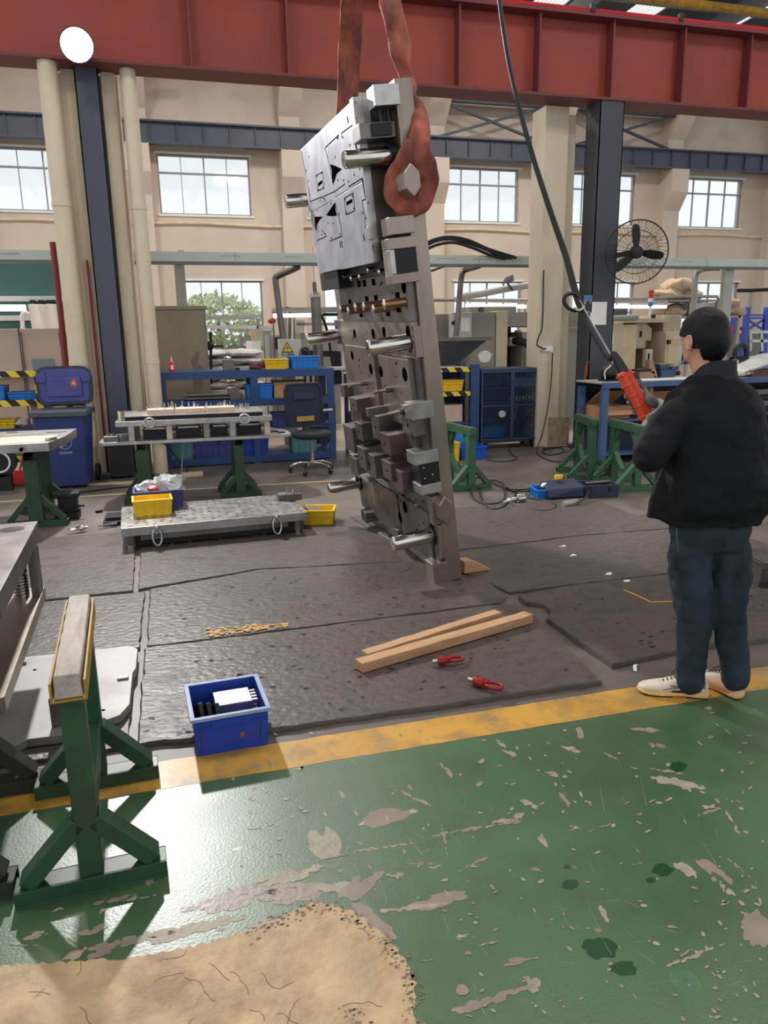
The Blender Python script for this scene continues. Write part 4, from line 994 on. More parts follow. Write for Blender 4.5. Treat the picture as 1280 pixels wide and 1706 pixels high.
# ================================================================ MIDDLE GROUND, LEFT
# low steel die on the slabs
LD = thing('press_die', 'low steel die with slotted top plate and shackles, lying on the floor left of centre', 'die', (0.27, 6.40, 0), math.radians(2.5))
W2, D2 = .735, .40
MB().box(-W2, W2, -D2, D2, .125, .195).build('top_plate', steel, LD, bevel=.003)
MB().box(-W2+.1, W2-.1, -D2+.05, D2-.05, .03, .124).build('die_body', steel_k, LD, bevel=.003)
MB().box(-W2+.14, W2-.16, -D2+.02, -D2+.05, .08, .124).build('body_step', steel_d, LD, bevel=.002)
for sx in (-1, 1):
    for sy in (-1, 1):
        MB().cyl((sx*(W2-.07), sy*(D2-.06), .0), (sx*(W2-.07), sy*(D2-.06), .045), .036, seg=18).build('post_foot', chrome, LD, smooth=40)
        MB().cyl((sx*(W2-.07), sy*(D2-.06), .045), (sx*(W2-.07), sy*(D2-.06), .124), .045, seg=18).build('post', steel_d, LD, smooth=40)
for x in (-.36, -.22, .02, .30, .38, .5): MB().cyl((x, -D2+.09, .0), (x, -D2+.09, .03), .014, seg=12).build('lifter_tip', chrome, LD, smooth=40)
mb = MB(); rnd = random.Random(6)
for i in range(22):
    for j in range(11):
        if rnd.random() < .25: continue
        x = -W2+.06+i*.065+rnd.uniform(-.012, .012); y = -D2+.05+j*.07+rnd.uniform(-.01, .01); r = rnd.choice((.007, .009, .012))
        if x > W2-.03: continue
        mb.poly([(x+(r*1.5)*math.cos(t), y+r*math.sin(t), .1956) for t in [k*PI/5 for k in range(10)]])
tag(mb.build('slot_hole', M('worn_slot_brown', (74, 62, 54), .7, spec=0), LD), kind='stuff')
for x in (-.47, .47):
    s_ = MB(); s_.cbox((x, -D2-.02, .185), (.04, .05, .045)); s_.cyl((x, -D2-.035, .185), (x, -D2-.06, .185), .016, seg=12)
    sh = s_.build('swivel_base', steel, LD, bevel=.004)
    MB().tube([(x+.034*math.cos(a), -D2-.045+.01*math.sin(a), .112+.066*math.sin(a)) for a in [k*PI/10 for k in range(20)]], .009, 8, closed=True).build('shackle', steel, LD, smooth=60)
# things standing on the low die
c = g(255, 860, .195)
crate('plastic_crate', 'small yellow plastic crate standing on the low steel die', 'crate', (c.x+.0, c.y+.11, .196), .30, .22, .135, yellow_m, math.radians(3))
K1 = crate('plastic_crate', 'indigo blue crate of crumpled clear bags behind the small yellow crate', 'crate', (c.x+.05, c.y+.37, .196), .40, .26, .16, indigo_m, math.radians(2))
for k, (dx, dy, r, nm, m_) in enumerate(((-.1, .02, (.09, .08, .06), 'crumpled clear plastic bag at the left in the indigo crate', plastic_bag), (.05, .03, (.11, .09, .095), 'biggest crumpled clear plastic bag in the indigo crate', plastic_bag), (.13, .0, (.07, .08, .09), 'crumpled clear plastic bag at the right in the indigo crate', plastic_bag))):
    b_ = MB().ball((0, 0, 0), r, 22, 14); b_.jitter(.045, 16, k); b_.jitter(.02, 40, k+3)
    tag(b_.build('plastic_bag', m_, smooth=30, loc=(c.x+.05+dx, c.y+.37+dy, .196+.14+r[2]*.35)), nm, 'plastic bag', 'clear bags in the indigo crate')
b_ = MB().ball((0, 0, 0), (.05, .04, .03), 14, 8).jitter(.02, 20, 9); tag(b_.build('red_wrapper', M('pink_red_wrapper', (214, 80, 84), .4), smooth=40, loc=(c.x-.0, c.y+.31, .37)), 'pinkish red wrapper among the clear bags', 'wrapper')
K2 = crate('plastic_crate', 'yellow crate on the floor right of the low steel die', 'crate', (1.17, 6.37, .016), .29, .22, .13, yellow_m, math.radians(-16))
tag(MB().box(-.08, .08, -.03, .03, 0, .03).build('offcut', steel, bevel=.003, loc=(1.13, 6.38, .12), rot=(.3, .2, .5)), 'bright steel offcut in the yellow crate on the floor', 'steel block')
mb = MB()
c = g(484, 830, .196)
t = thing('machined_block', 'steel block with two upright pins at the back corner of the low die', 'steel block', (c.x-.02, c.y-.02, .196), .06)
MB().box(-.10, .05, -.05, .06, 0, .05).box(-.03, .10, -.10, -.05, 0, .06).build('body', steel_d, t, bevel=.003)
for x, y in ((-.01, .0), (.03, -.075)): MB().cyl((x, y, .05), (x, y, .115), .008, seg=10).build('pin', chrome, t, smooth=40)
c = g(478, 836, .196); MB().box(-.09, -.02, -.045, .055, .05, .052).build('ground_top', steel, t)
# silver eye bolt and scraps on the slab
swivel_ring(g(135, 880, .035), math.radians(200), 'silver eye bolt lying on the grey rubber slab at the left', chrome, .95)
tag(MB().cbox((0, 0, 0), (.06, .03, .02)).build('steel_offcut', steel_k, loc=g(165, 852, .012), rot=(0, 0, .6)), 'small dark offcut on the floor left of the indigo crate', 'offcut')
tag(MB().prism([(0, 0), (.16, .05), (.15, .08), (.0, .02)], 0, .012).build('bright_strip', steel, loc=g(163, 878, .022)), 'bright steel strip left of the low die', 'steel strip')
t = thing('angle_plate', 'dark steel plate half under the left end of the low die', 'steel plate', g(172, 874, .02))
MB().box(0, .2, 0, .3, 0, .02).box(.02, .18, .05, .25, .02, .05).build('body', steel_k, t, bevel=.003)

# die standing on trestles behind
trestle('green trestle under the right end of the raised die', (.63, 7.98, 0), 0, L=.42, W=.42, Hh=.60, wood=False, pw=.095)
trestle('green trestle under the left end of the raised die, beside the black box', (-.31, 8.02, 0), 0, L=.42, W=.42, Hh=.60, wood=False, pw=.13)
UD = thing('press_die', 'open two-level steel die raised on green trestles in front of the shelves', 'die', (.23, 8.08, .605), math.radians(-1))
MB().prism([(-.93, -.30), (-.90, -.36), (.84, -.36), (.95, -.30), (.95, -.05), (.8, .36), (-.8, .36), (-.93, .0)], 0, .032).build('lower_plate', steel, UD, bevel=.003)
MB().box(-.76, .76, -.33, .30, .175, .225).build('upper_plate', steel, UD, bevel=.003)
MB().box(-.66, .66, -.27, .26, .226, .262).build('dark_band', steel_k, UD); MB().box(-.70, .68, -.29, .28, .262, .272).build('top_sheet', steel, UD, bevel=.001)
for k, (a, b) in enumerate(((-.46, -.20), (-.19, .10), (.11, .40))): MB().box(a, b, -.20, .0, .272, .318).build('insert_block', M('pinkish_wood_block', (196, 168, 150), .6, var=.1), UD, bevel=.002)
rnd = random.Random(14); mb = MB()
for k in range(90):
    x = rnd.uniform(-.5, .55); y = rnd.uniform(-.18, .2); h = rnd.uniform(.02, .065); r = rnd.uniform(.004, .009); z0 = .318 if (-.46 < x < .4 and y < 0) else .272
    mb.cyl((x, y, z0), (x, y, z0+h), r, seg=7)
tag(mb.build('small_pin', chrome, UD, smooth=40), kind='stuff')
for x, y, r, h in ((-.70, -.26, .038, .1), (.70, -.26, .038, .1), (-.55, .2, .03, .05), (.5, .24, .03, .09)):
    p_ = MB().cyl((x, y, .225), (x, y, .225+h), r, seg=20).build('guide_bush', chrome, UD, smooth=40); MB().cyl((x, y, .225+h), (x, y, .226+h), r*.6, seg=16).build('bush_bore', hole, p_)
for k, x in enumerate((-.62, -.26, .10, .36, .71)):
    MB().box(x-.028, x+.028, -.30, -.24, .032, .175).build('riser_post', [steel, card_l, steel_w][k % 3], UD, bevel=.003)
for x in (-.6, .1, .6): MB().box(x-.03, x+.03, .2, .26, .032, .175).build('riser_post', steel_d, UD)
for a, b in ((-.52, -.28), (-.2, .05), (.15, .32), (.42, .66)):
    MB().box(a, b, -.16, .1, .032, .12).build('middle_block', steel_k, UD, bevel=.003); MB().box(a+.02, b-.02, -.17, -.1, .12, .135).build('bright_key', steel, UD)
MB().box(-.88, -.74, -.33, -.2, .032, .085).build('corner_bush', steel_d, UD, bevel=.004); MB().cyl((-.81, -.26, .085), (-.81, -.26, .11), .04, seg=18).build('corner_collar', chrome, UD, smooth=40)
for x, y in ((.80, -.12), (.86, -.24)): MB().box(x-.035, x+.035, y-.02, y+.02, .032, .045).build('key_bar', steel_k, UD)
for x in (-.44, .48):
    MB().tube([(x+.05*math.cos(a), -.36+.012*math.sin(a), .215+.045*math.sin(a)-.01) for a in [k*PI/8 for k in range(16)]], .011, 8, closed=True).build('lifting_eye', steel, UD, smooth=60)
# dark box and cables below
t = thing('black_box', 'black electrical box on the floor below the raised die at the left', 'box', g(205, 800, 0)+Vector((-.0, .25, 0)))
MB().box(-.14, .12, -.13, .13, .02, .5).build('case', blackp, t, bevel=.006); MB().box(-.24, -.14, -.13, .05, 0, .06).build('foot_pedal', blackp, t, bevel=.006)
tag(MB().tube([g(250, 735, .45), g(275, 740, .35), g(300, 770, .1), g(312, 785, .01), g(280, 806, .01), g(200, 812, .01), g(120, 822, .01)], .008, 8, sub=6).build('power_cable', black, smooth=60), 'black cable trailing on the floor below the raised die', 'cable')
t = thing('fallen_carton_flap', 'crumpled pale carton scrap on the floor below the shelves', 'scrap', g(318, 792, .0)); MB().box(-.12, .14, -.1, .08, 0, .03).jitter(.03, 8).build('body', card_l, t)
tag(MB().tube([g(303, 795, .01), g(304, 760, .2), g(308, 735, .42)], .004, 6, sub=3).build('thin_wire', greyl, smooth=60), 'thin pale wire hanging in front of the shelf crates', 'wire')

# left green bench trestle with plate
trestle('dark green trestle under the pale bolster plate at the far left', (-1.22, 7.42, 0), 0, L=.62, W=.52, Hh=.66, wood=False, pw=.12)
t = thing('bolster_plate', 'pale slotted steel plate lying on the dark green trestle at the far left', 'steel plate', (0, 0, 0))
MB().prism([(-2.6, 6.80), (-1.02, 6.86), (-.93, 7.30), (-.90, 7.86), (-2.6, 7.86)], .70, .775).build('plate', steel, t, bevel=.004)
tan_st = M('tan_stained_steel', (214, 186, 146), .5, .3, var=.12, sc=6)
MB().prism([(-2.6, 6.84), (-1.07, 6.90), (-1.0, 7.35), (-2.6, 7.4)], .775, .778).build('worn_patch', tan_st, t)
c = g(20, 720, .778); MB().cyl((c.x, c.y, .7782), (c.x, c.y, .779), .05, seg=20).build('bore', M('shadowed_bore', (120, 92, 60), .6, spec=0), t)
c = yp(35, 739, 6.82); MB().cyl((c.x, 6.80, .735), (c.x, 6.78, .735), .016, seg=14).build('side_hole', hole, t)
MB().box(-1.14, -.96, 7.60, 7.63, .775, .777).build('slot', hole, t)
blk('key_block', 'bright block on the right corner of the pale bolster plate', 'steel block', (-1.02, 7.02, .788), (.05, .1, .022), (0, 0, -.5), steel)
t = thing('bench_vice', 'black vice standing on the floor beside the dark green trestle', 'vice', g(112, 866, 0)+Vector((0, .12, 0)))
MB().box(-.10, .10, -.12, .12, 0, .06).box(-.07, .09, -.08, .08, .06, .2).box(-.11, .12, -.1, .1, .2, .24).build('body', black, t, bevel=.006); MB().cyl((.05, -.1, .12), (.16, -.1, .12), .012, seg=10).build('handle', steel_k, t); MB().cyl((-.14, .0, .22), (-.05, .0, .22), .02, seg=10).build('screw', steel_k, t)
# red dustpan
t = thing('dustpan', 'red long-handled dustpan on the floor under the pale bolster plate', 'dustpan', g(27, 806, 0))
MB().hexa([(-.17, -.12, 0), (.17, -.16, 0), (.13, .1, .01), (-.08, .1, .01), (-.15, -.12, .03), (.16, -.16, .03), (.12, .1, .14), (-.06, .1, .14)]).build('pan', redp, t, bevel=.006)
MB().cyl((.03, .07, .1), (.14, .22, .52), .012, seg=10).build('handle', redp, t, smooth=40)
t = thing('cable_reel', 'black reel with a white rim at the left edge behind the trestle', 'reel', yp(-2, 770, 9.0))
MB().cyl((0, 0, 0), (0, .12, 0), .17, seg=24).build('drum', black, t, smooth=40); MB().lathe([(.10, -.01), (.12, -.01), (.12, .0), (.10, .0)], (0, 0, 0), 24, 'y', cap=False).build('rim', white_m, t)
MB().box(-.1, .1, .0, .12, -t.location.z, -.14).build('stand', black, t)

# wheelie bin ------------------------------------------------------------------
BN = thing('wheelie_bin', 'blue wheelie bin with its lid flipped open beside the downpipe', 'bin', (-1.17, 9.13, 0), math.radians(-4))
mb = MB(); mb.hexa([(-.20, -.22, .02), (.22, -.22, .02), (.22, .18, .02), (-.20, .18, .02), (-.27, -.27, .80), (.27, -.27, .80), (.27, .25, .80), (-.27, .25, .80)]); mb.build('body', bin_m, BN, bevel=.015)
MB().box(-.30, .30, -.30, .28, .80, .86).build('rim', M('dusty_bin_rim', (66, 78, 88), .5), BN, bevel=.008)
lid = MB(); P = [(-.25, .92), (.25, .92), (.27, 1.0), (.275, 1.22), (.24, 1.285), (.16, 1.30), (-.16, 1.30), (-.24, 1.285), (-.275, 1.22), (-.27, 1.0)]
lid.prism(P, .24, .28, 'y'); ld = lid.build('lid', bin_l, BN, bevel=.012)
fr_ = MB()
for a in range(len(P)):
    p, q = P[a], P[(a+1) % len(P)]; fr_.bar((p[0]*1.02, .26, p[1]), (q[0]*1.02, .26, q[1]), .05, .035, (0, 1, 0))
fr_.build('lid_edge', M('dark_blue_lid_edge', (34, 42, 72), .45), ld)
MB().box(-.19, .19, .218, .242, .98, 1.2).build('lid_panel', bin_l, ld, bevel=.012)
for s_ in (-1, 1): MB().box(s_*.24-.05, s_*.24+.05, .22, .245, 1.14, 1.25).build('lid_boss', bin_l, ld, bevel=.01)
for s_ in (-1, 0, 1): MB().cyl((s_*.19, .26, .85), (s_*.19, .26, .95), .012, seg=8).build('hinge_post', blackp, BN)
tag(MB().cyl((-.2, .26, .885), (.2, .26, .885), .01, seg=8).build('hinge_bar', blackp, BN), 'black hinge bar')
star = MB(); rnd = random.Random(3)
star.poly([(.11+rnd.uniform(.03, .06)*math.cos(a)*(.55+.45*(k % 2)), .216, 1.13+rnd.uniform(.04, .07)*math.sin(a)*(.55+.45*(k % 2))) for k, a in enumerate([i*PI/9 for i in range(18)])])
star.build('orange_splash', M('orange_splash_paint', (205, 96, 40), .5, var=.3, sc=30), ld)
MB().lathe([(0, .214), (.014, .2145), (0, .216)], (.11, 0, 1.13), 10, 'y').build('splash_centre', M('pale_splash', (240, 190, 120), .5), ld)
for s_ in (-1, 1): MB().cyl((s_*.25, .24, .1), (s_*.29, .24, .1), .10, seg=24).build('wheel', black, BN, smooth=40)
wm = M('white_print', (176, 184, 206), .6)
em = MB(); n_ = Vector((0, -1, .09)).normalized()
ce = Vector((.03, -.252, .52))
em.tube([ce+Vector((.075*math.cos(a), 0, .075*math.sin(a)*1)) for a in [k*PI/14 for k in range(28)]], .0035, 5, closed=True)
em.build('emblem_ring', wm, BN)
fg = MB()   # tidy figure dropping litter, as on such bins
fg.ball(ce+Vector((.012, 0, .042)), (.009, .002, .009), 8, 6); fg.bar(ce+Vector((.012, 0, .03)), ce+Vector((.006, 0, -.012)), .016, .003); fg.bar(ce+Vector((.008, 0, -.012)), ce+Vector((.02, 0, -.05)), .008, .003); fg.bar(ce+Vector((.006, 0, -.012)), ce+Vector((-.006, 0, -.05)), .008, .003)
fg.bar(ce+Vector((.012, 0, .022)), ce+Vector((-.022, 0, .004)), .007, .003); fg.bar(ce+Vector((-.045, 0, -.045)), ce+Vector((-.022, 0, -.045)), .003, .02); fg.bar(ce+Vector((-.05, 0, -.02)), ce+Vector((-.02, 0, -.02)), .003, .008)
fg.build('emblem_figure', wm, BN); BN.children[-1]['kind'] = 'stuff'
text_mesh('lettering', '可回收物', .035, wm, BN, (.03, -.249, .40), (PI/2, 0, 0))

# ---- hazard-taped rack at far left with bins ------------------------------------
RK = thing('steel_rack', 'steel rack with black and yellow tape edges at the left edge of the frame', 'rack', (0, 0, 0))
a = yp(68, 628, 9.75)
for k, z in enumerate((1.235, .90, .24)):
    MB().box(-2.9, a.x, 9.73, 9.76, z-.035, z+.035).build('taped_edge', hazard, RK); MB().box(-2.9, a.x, 9.76, 10.35, z-.03, z-.0).build('shelf', greyl if k == 0 else shelf_m, RK)
MB().box(a.x-.07, a.x+.0, 9.72, 9.77, 0, 1.26).build('taped_upright', hazard_v, RK); MB().box(a.x-.07, a.x, 10.3, 10.35, 0, 1.26).build('upright', black, RK)
MB().box(a.x-.0, a.x+.03, 9.77, 10.3, 0, 1.26).build('side_panel', shelf_m, RK)
crate('plastic_crate', 'blue bin at the left on the upper shelf of the taped rack', 'crate', (-2.02, 9.95, .90), .3, .3, .2, sky_m)
crate('plastic_crate', 'shallow blue bin at the right on the upper shelf of the taped rack', 'crate', (-1.66, 9.95, .90), .34, .3, .12, sky_m)
crate('plastic_crate', 'yellow bin low on the taped rack at the left edge', 'crate', (-2.0, 9.95, .60), .4, .3, .1, yellow_m)
MB().box(-2.9, a.x-.07, 9.8, 10.3, .57, .60).build('shelf', shelf_m, RK)
tag(MB().box(0, .14, 0, .2, 0, .26).build('carton', card_l, bevel=.003, loc=(-1.62, 9.9, .60)), 'upright pale carton on the taped rack', 'carton')
tag(MB().ball((0, 0, 0), (.09, .08, .05), 14, 8).jitter(.04, 14).build('rag', cloth_w, smooth=50, loc=(-1.74, 9.87, .66)), 'crumpled grey rag on the taped rack', 'rag')
# machine casing behind
CM = thing('machine_casing', 'pinkish beige machine casing with a grey window at the left', 'machine', (0, 0, 0))
a = yp(0, 548, 12); b = yp(135, 548, 12)
MB().box(-4.5, b.x+.1, 12, 13.2, 0, a.z).build('casing', beige_p, CM, bevel=.01)
for px in (32, 100): p = yp(px, 560, 12); MB().box(p.x-.008, p.x+.008, 11.994, 12, .1, a.z).build('panel_seam', black, CM)
w0 = yp(53, 598, 12); w1 = yp(93, 622, 12); MB().box(w0.x, w1.x, 11.99, 12, w1.z-.2, w0.z).build('grey_window', M('grey_blue_window', (126, 134, 138), .3), CM)
p = yp(34, 560, 11.95); MB().cyl((p.x, 11.96, .9), (p.x, 11.96, a.z-.05), .015, seg=8).build('door_bar', steel_d, CM)
MB().box(-4.5, yp(62, 620, 11.9).x, 11.8, 12, yp(30, 621, 11.9).z-.06, yp(30, 621, 11.9).z).build('sill', greyl, CM)
TP = thing('teal_machine_panel', 'large teal panel with white rails high at the left edge', 'machine panel', (0, 0, 0))
a = yp(0, 437, 13.6); b = yp(118, 437, 13.6); c1 = yp(0, 497, 13.6); d1 = yp(0, 550, 13.6)
MB().box(-5.5, b.x, 13.6, 13.9, d1.z-.4, a.z).build('panel', teal, TP)
MB().box(-5.5, b.x, 13.5, 13.6, c1.z-.05, c1.z+.03).build('upper_rail', white_m, TP); z_ = yp(0, 530, 13.5).z; MB().box(-5.5, b.x, 13.5, 13.6, z_-.04, z_+.04).build('lower_rail', white_m, TP)
for px in (54, 68, 80, 88): p = yp(px, 502, 13.45); MB().box(p.x-.035, p.x+.035, 13.42, 13.5, p.z-.05, p.z+.02).build('roller', black, TP)
MB().box(-2.7, -2.66, 13.55, 13.7, 0, d1.z).build('support', greyl, TP); MB().box(-5.4, -5.36, 13.55, 13.7, 0, d1.z).build('support', greyl, TP)
a = yp(46, 507, 13.2); b = yp(104, 549, 13.2)
mb = MB(); R = []
for i in range(13):
    x = a.x+(b.x-a.x)*i/12; j = .025*math.sin(i*1.1)
    R.append([Vector((x, 13.2+j, a.z+.01*math.sin(i))), Vector((x, 13.205+j, a.z)), Vector((x*1.0+.03, 13.205+j*.5, b.z-.15)), Vector((x+.03, 13.2+j*.5, b.z-.15))])
tag(mb.rings(R).build('hanging_sheet', paper), 'pale sheet hanging from the white rail at the left', 'sheet')
p = yp(0, 511, 12.8); q = yp(43, 513, 12.8)
tag(MB().cyl((-4.5, 12.8, p.z), (q.x, 12.8, q.z), .05, seg=10).build('tube_lamp', tube_m), 'bright fluorescent tube at the left edge below the teal panel', 'lamp')
tag(MB().tube([yp(38, 548, 12.6), yp(37, 525, 12.6), yp(43, 521, 12.6), yp(48, 524, 12.6)], .03, 8, sub=3).build('bent_pipe', white_m, smooth=60), 'white bent tube beside the hanging sheet', 'pipe')

# ---- khaki cabinet and the blue shelving --------------------------------------------
a = yp(247, 510, 11.4); b = yp(342, 512, 11.4)
t = thing('electrical_cabinet', 'tall khaki cabinet behind the blue shelving', 'cabinet', (a.x, 11.4, 0))
MB().box(0, b.x-a.x, 0, .55, 0, a.z-.05).build('body', khaki, t, bevel=.006); MB().box(-.02, b.x-a.x+.02, -.02, .57, a.z-.05, a.z).build('top', khaki, t, bevel=.004); MB().box(.03, b.x-a.x-.03, -.01, 0, .1, a.z-.12).build('door', khaki, t, bevel=.004)
st = MB().prism([(.52, .9), (.56, 1.15), (.52, 1.28), (.60, 1.42), (.66, 1.42), (.62, 1.25), (.70, 1.18), (.66, .88), (.58, .8)], -.012, -.0105, 'y'); st.build('water_stain', M('khaki_stain', (112, 102, 84), .5), t)
SH = thing('steel_shelving', 'low blue steel shelving behind the office chair', 'shelving', (-.13, 9.86, 0))
L_ = 2.22; zs = (.09, .82, 1.19)
for k, z in enumerate(zs): MB().box(0, L_, 0, .6, z-.01, z+.012).build('shelf', shelf_m, SH); MB().box(0, L_, -.012, .0, z-.075 if k < 2 else z-.085, z+.012).build('front_rail', shelf_m, SH, bevel=.003)
MB().box(0, L_, .0, .6, .44, .46).build('shelf', shelf_m, SH)
for x in (0, L_/2+.02, L_-.09):
    for y in (-.015, .55): MB().box(x, x+.09, y, y+.05, 0, 1.20).build('upright', shelf_m, SH, bevel=.003)
MB().box(L_, L_+.6, .0, .6, 1.17, 1.195).build('side_shelf', M('grey_side_shelf', (160, 160, 150), .5), SH)
def sh(px, py, z, off=.16): q = yp(px, py, 9.86+off); return (q.x, 9.86+off, z)
crate('plastic_crate', 'yellow crate on top of the blue shelving', 'crate', sh(459, 615, 1.203, .2), .30, .28, .125, yellow_m)
crate('plastic_crate', 'bright blue crate on top of the blue shelving, right of the yellow one', 'crate', sh(506, 613, 1.203, .2), .36, .3, .155, sky_m)
crate('plastic_crate', 'bright blue crate on the middle shelf, left of the carton', 'crate', sh(431, 655, .833, .2), .33, .3, .18, sky_m)
t = thing('carton', 'open brown carton with dark flaps on the middle shelf', 'carton', sh(479, 655, .833, .2))
MB().box(-.19, .19, -.12, .14, 0, .2).build('box', card, t, bevel=.003); MB().box(-.2, .24, -.13, .16, .2, .215).build('flap', M('dark_flap', (70, 50, 44), .7), t)
for i, (px, m_, lb) in enumerate(((300, tealbox, 'teal crate low on the blue shelving at the left'), (345, indigo_m, 'indigo crate low on the blue shelving, second from the left'), (385, indigo_m, 'indigo crate low on the blue shelving, third from the left'), (425, blue_m, 'blue crate low on the blue shelving, behind the trestle leg'), (505, tealbox, 'teal crate low on the blue shelving behind the chair'))):
    q = sh(px, 755, .103, .2); crate('plastic_crate', lb, 'crate', q, .33, .3, .21, m_)
crate('plastic_crate', 'indigo crate on the lower middle shelf beside the chair', 'crate', sh(473, 700, .462, .2), .36, .3, .17, indigo_m)
q = sh(354, 660, .833, .3)
for k in range(2): tag(MB().box(-.35, .35, -.2, .2, 0, .012).build('sheet_plate', steel, loc=(q[0], q[1], q[2]+.03+.05*k), rot=(.05, .0, .1*k)), ('lower' if k == 0 else 'upper')+' loose steel sheet lying on the middle shelf', 'steel sheet', 'steel sheets on the middle shelf')
t = thing('machined_block', 'stepped steel block on the middle shelf beside the blue crate', 'steel block', sh(393, 655, .833, .12)); MB().box(-.08, .06, -.05, .05, 0, .06).box(-.1, .04, -.05, .05, .06, .14).box(.07, .13, -.04, .04, 0, .06).build('body', steel_d, t, bevel=.003)
# oil bottle, shoes, blocks on the top shelf
t = thing('oil_bottle', 'small red oil bottle with a spout on the blue shelving', 'bottle', sh(287, 615, 1.203, .1))
MB().lathe([(0, 0), (.035, 0), (.038, .01), (.038, .1), (.03, .12), (.012, .13), (0, .13)], seg=16).build('body', M('clear_red_bottle', (222, 40, 70), .25), t, smooth=60); MB().lathe([(.013, .13), (.011, .15), (.004, .18), (.003, .2), (0, .2)], seg=10).build('spout', white_m, t, smooth=60); MB().box(-.02, .02, -.04, -.038, .03, .08).build('label', white_m, t)
t = thing('machined_block', 'grey steel block on top of the blue shelving', 'steel block', sh(382, 612, 1.203, .1)); MB().box(-.08, .06, -.05, .05, 0, .13).build('body', steel_d, t, bevel=.003); MB().box(-.1, .07, -.06, .06, .13, .14).build('cap', steel, t); MB().cyl((.1, -.02, .0), (.1, -.02, .03), .03, seg=14).build('washer', steel_k, t)
t = thing('work_glove', 'dark maroon gloves heaped on top of the blue shelving', 'gloves', sh(428, 614, 1.23, .1)); MB().ball((0, 0, 0), (.1, .06, .035), 14, 8).ball((.06, 0, .03), (.06, .05, .035), 12, 8).jitter(.02, 25).build('glove', M('maroon_cloth', (92, 34, 46), .8), t, smooth=60)
# stack of white bags behind
rnd = random.Random(31)
BX = yp(378, 560, 12.2).x
zt = yp(378, 582, 12.2).z
nb = 9
for k in range(nb):
    z = .35+k*(zt-.35)/nb
    for j in range(2):
        m_ = MB(); m_.ball((0, 0, 0), (.30, .34, .062), 18, 10); m_.jitter(.035, 9, k*2+j)
        o = m_.build('woven_bag', bagm, smooth=60, loc=(BX-.26+.5*j+rnd.uniform(-.02, .02), 12.3+rnd.uniform(-.03, .03), z+.06)); tag(o, 'white woven bag behind the blue shelving, %s in the %s column' % (('topmost', 'second', 'third', 'fourth', 'fifth', 'sixth', 'seventh', 'eighth', 'lowest')[nb-1-k], ('left', 'right')[j]), 'bag', 'stacked white woven bags')
tag(MB().box(BX-.6, BX+.55, 12.0, 12.7, 0, .33).build('pallet_box', beige, bevel=.01), 'beige plinth under the stack of white woven bags', 'plinth')

# ---- office chair --------------------------------------------------------------------
OC = thing('office_chair', 'black mesh office chair with a chrome star base in front of the shelving', 'chair', (1.60, 8.95, 0), math.radians(10))
for k in range(5):
    a = 2*PI*k/5+.25; d = Vector((math.cos(a), math.sin(a), 0))
    leg = MB().tube([d*.03+Vector((0, 0, .12)), d*.15+Vector((0, 0, .12)), d*.27+Vector((0, 0, .075))], [.022, .018, .013], 8, sub=4).build('star_leg', chrome, OC, smooth=60)
    MB().cyl(d*.27+Vector((-d.y, d.x, 0))*-.02+Vector((0, 0, .028)), d*.27+Vector((-d.y, d.x, 0))*.02+Vector((0, 0, .028)), .027, seg=14).build('castor', blackp, leg, smooth=40)
MB().cyl((0, 0, .1), (0, 0, .24), .028, seg=14).cyl((0, 0, .24), (0, 0, .42), .016, seg=12).build('gas_lift', chrome, OC, smooth=40)
m_ = MB().lathe([(0, .42), (.2, .42), (.245, .445), (.25, .475), (.22, .50), (0, .505)], seg=32)
for v in m_.bm.verts: v.co.x *= 1.0; v.co.y *= .95
m_.build('seat', M('dark_seat_cloth', (34, 40, 44), .8, var=.1), OC, smooth=60)
P = [(-.2, .56), (.2, .56), (.225, .62), (.235, .98), (.2, 1.05), (-.2, 1.05), (-.235, .98), (-.225, .62)]
bk = MB()
for a in range(len(P)):
    p, q = P[a], P[(a+1) % len(P)]; bk.bar((p[0], .22+.04*abs(p[1]-.8), p[1]), (q[0], .22+.04*abs(q[1]-.8), q[1]), .03, .03, (0, 1, 0))
bk.build('back_frame', blackp, OC, bevel=.006)
MB().prism(P, .222, .232, 'y').build('back_mesh', M('dark_blue_mesh', (30, 42, 62), .8), OC)
MB().box(-.13, .13, .20, .226, .86, .95).build('back_panel', M('dark_blue_panel', (36, 50, 74), .7), OC, bevel=.01)
MB().box(-.10, .12, .205, .222, .60, .66).build('yellow_patch', M('tan_patch', (176, 140, 62), .7), OC)
MB().bar((0, .05, .44), (0, .22, .46), .05, .03).bar((0, .235, .44), (0, .235, .62), .05, .02, (0, 1, 0)).build('back_bracket', blackp, OC)
MB().cyl((.24, .2, .72), (.36, .2, .72), .015, seg=10).build('knob_rod', greyl, OC)
# ================================================================ BACK AND RIGHT
# cable trays (long pale trunking on brackets)
def tray(x0, x1, y, z0, h, label, dots):
    t = thing('cable_tray', label, 'cable tray', (0, y, z0))
    MB().box(x0, x1, 0, .10, 0, h).build('trunking', tray_m, t, bevel=.003)
    MB().box(x0, x1, -.01, .12, -.035, 0).build('lower_rail', M('dark_tray_rail', (96, 100, 98), .4, .5), t)  # rail below the trunking, in a darker grey than the tray
    k = x0
    while k < x1: MB().box(k, k+.005, -.002, 0, 0, h).build('joint', steel_d, t); k += 1.8
    mb = MB()
    for px in dots:
        for j in range(9):
            p = yp(px+j*3.6, 425, y); mb.cyl((p.x, -.002, h*.55+.01*(j % 2)), (p.x, .001, h*.55+.01*(j % 2)), .007, seg=6)
    tag(mb.build('vent_hole', hole, t), kind='stuff')
    return t
TY = 11.0
za = yp(450, 421, TY).z; zb = yp(450, 437, TY).z
TR1 = tray(-2.6, yp(905, 440, TY).x, TY, zb, za-zb, 'long pale cable tray crossing the hall left of the cream pier', (3, 84, 370, 475, 730, 790, 840))
x0 = yp(1015, 440, TY).x
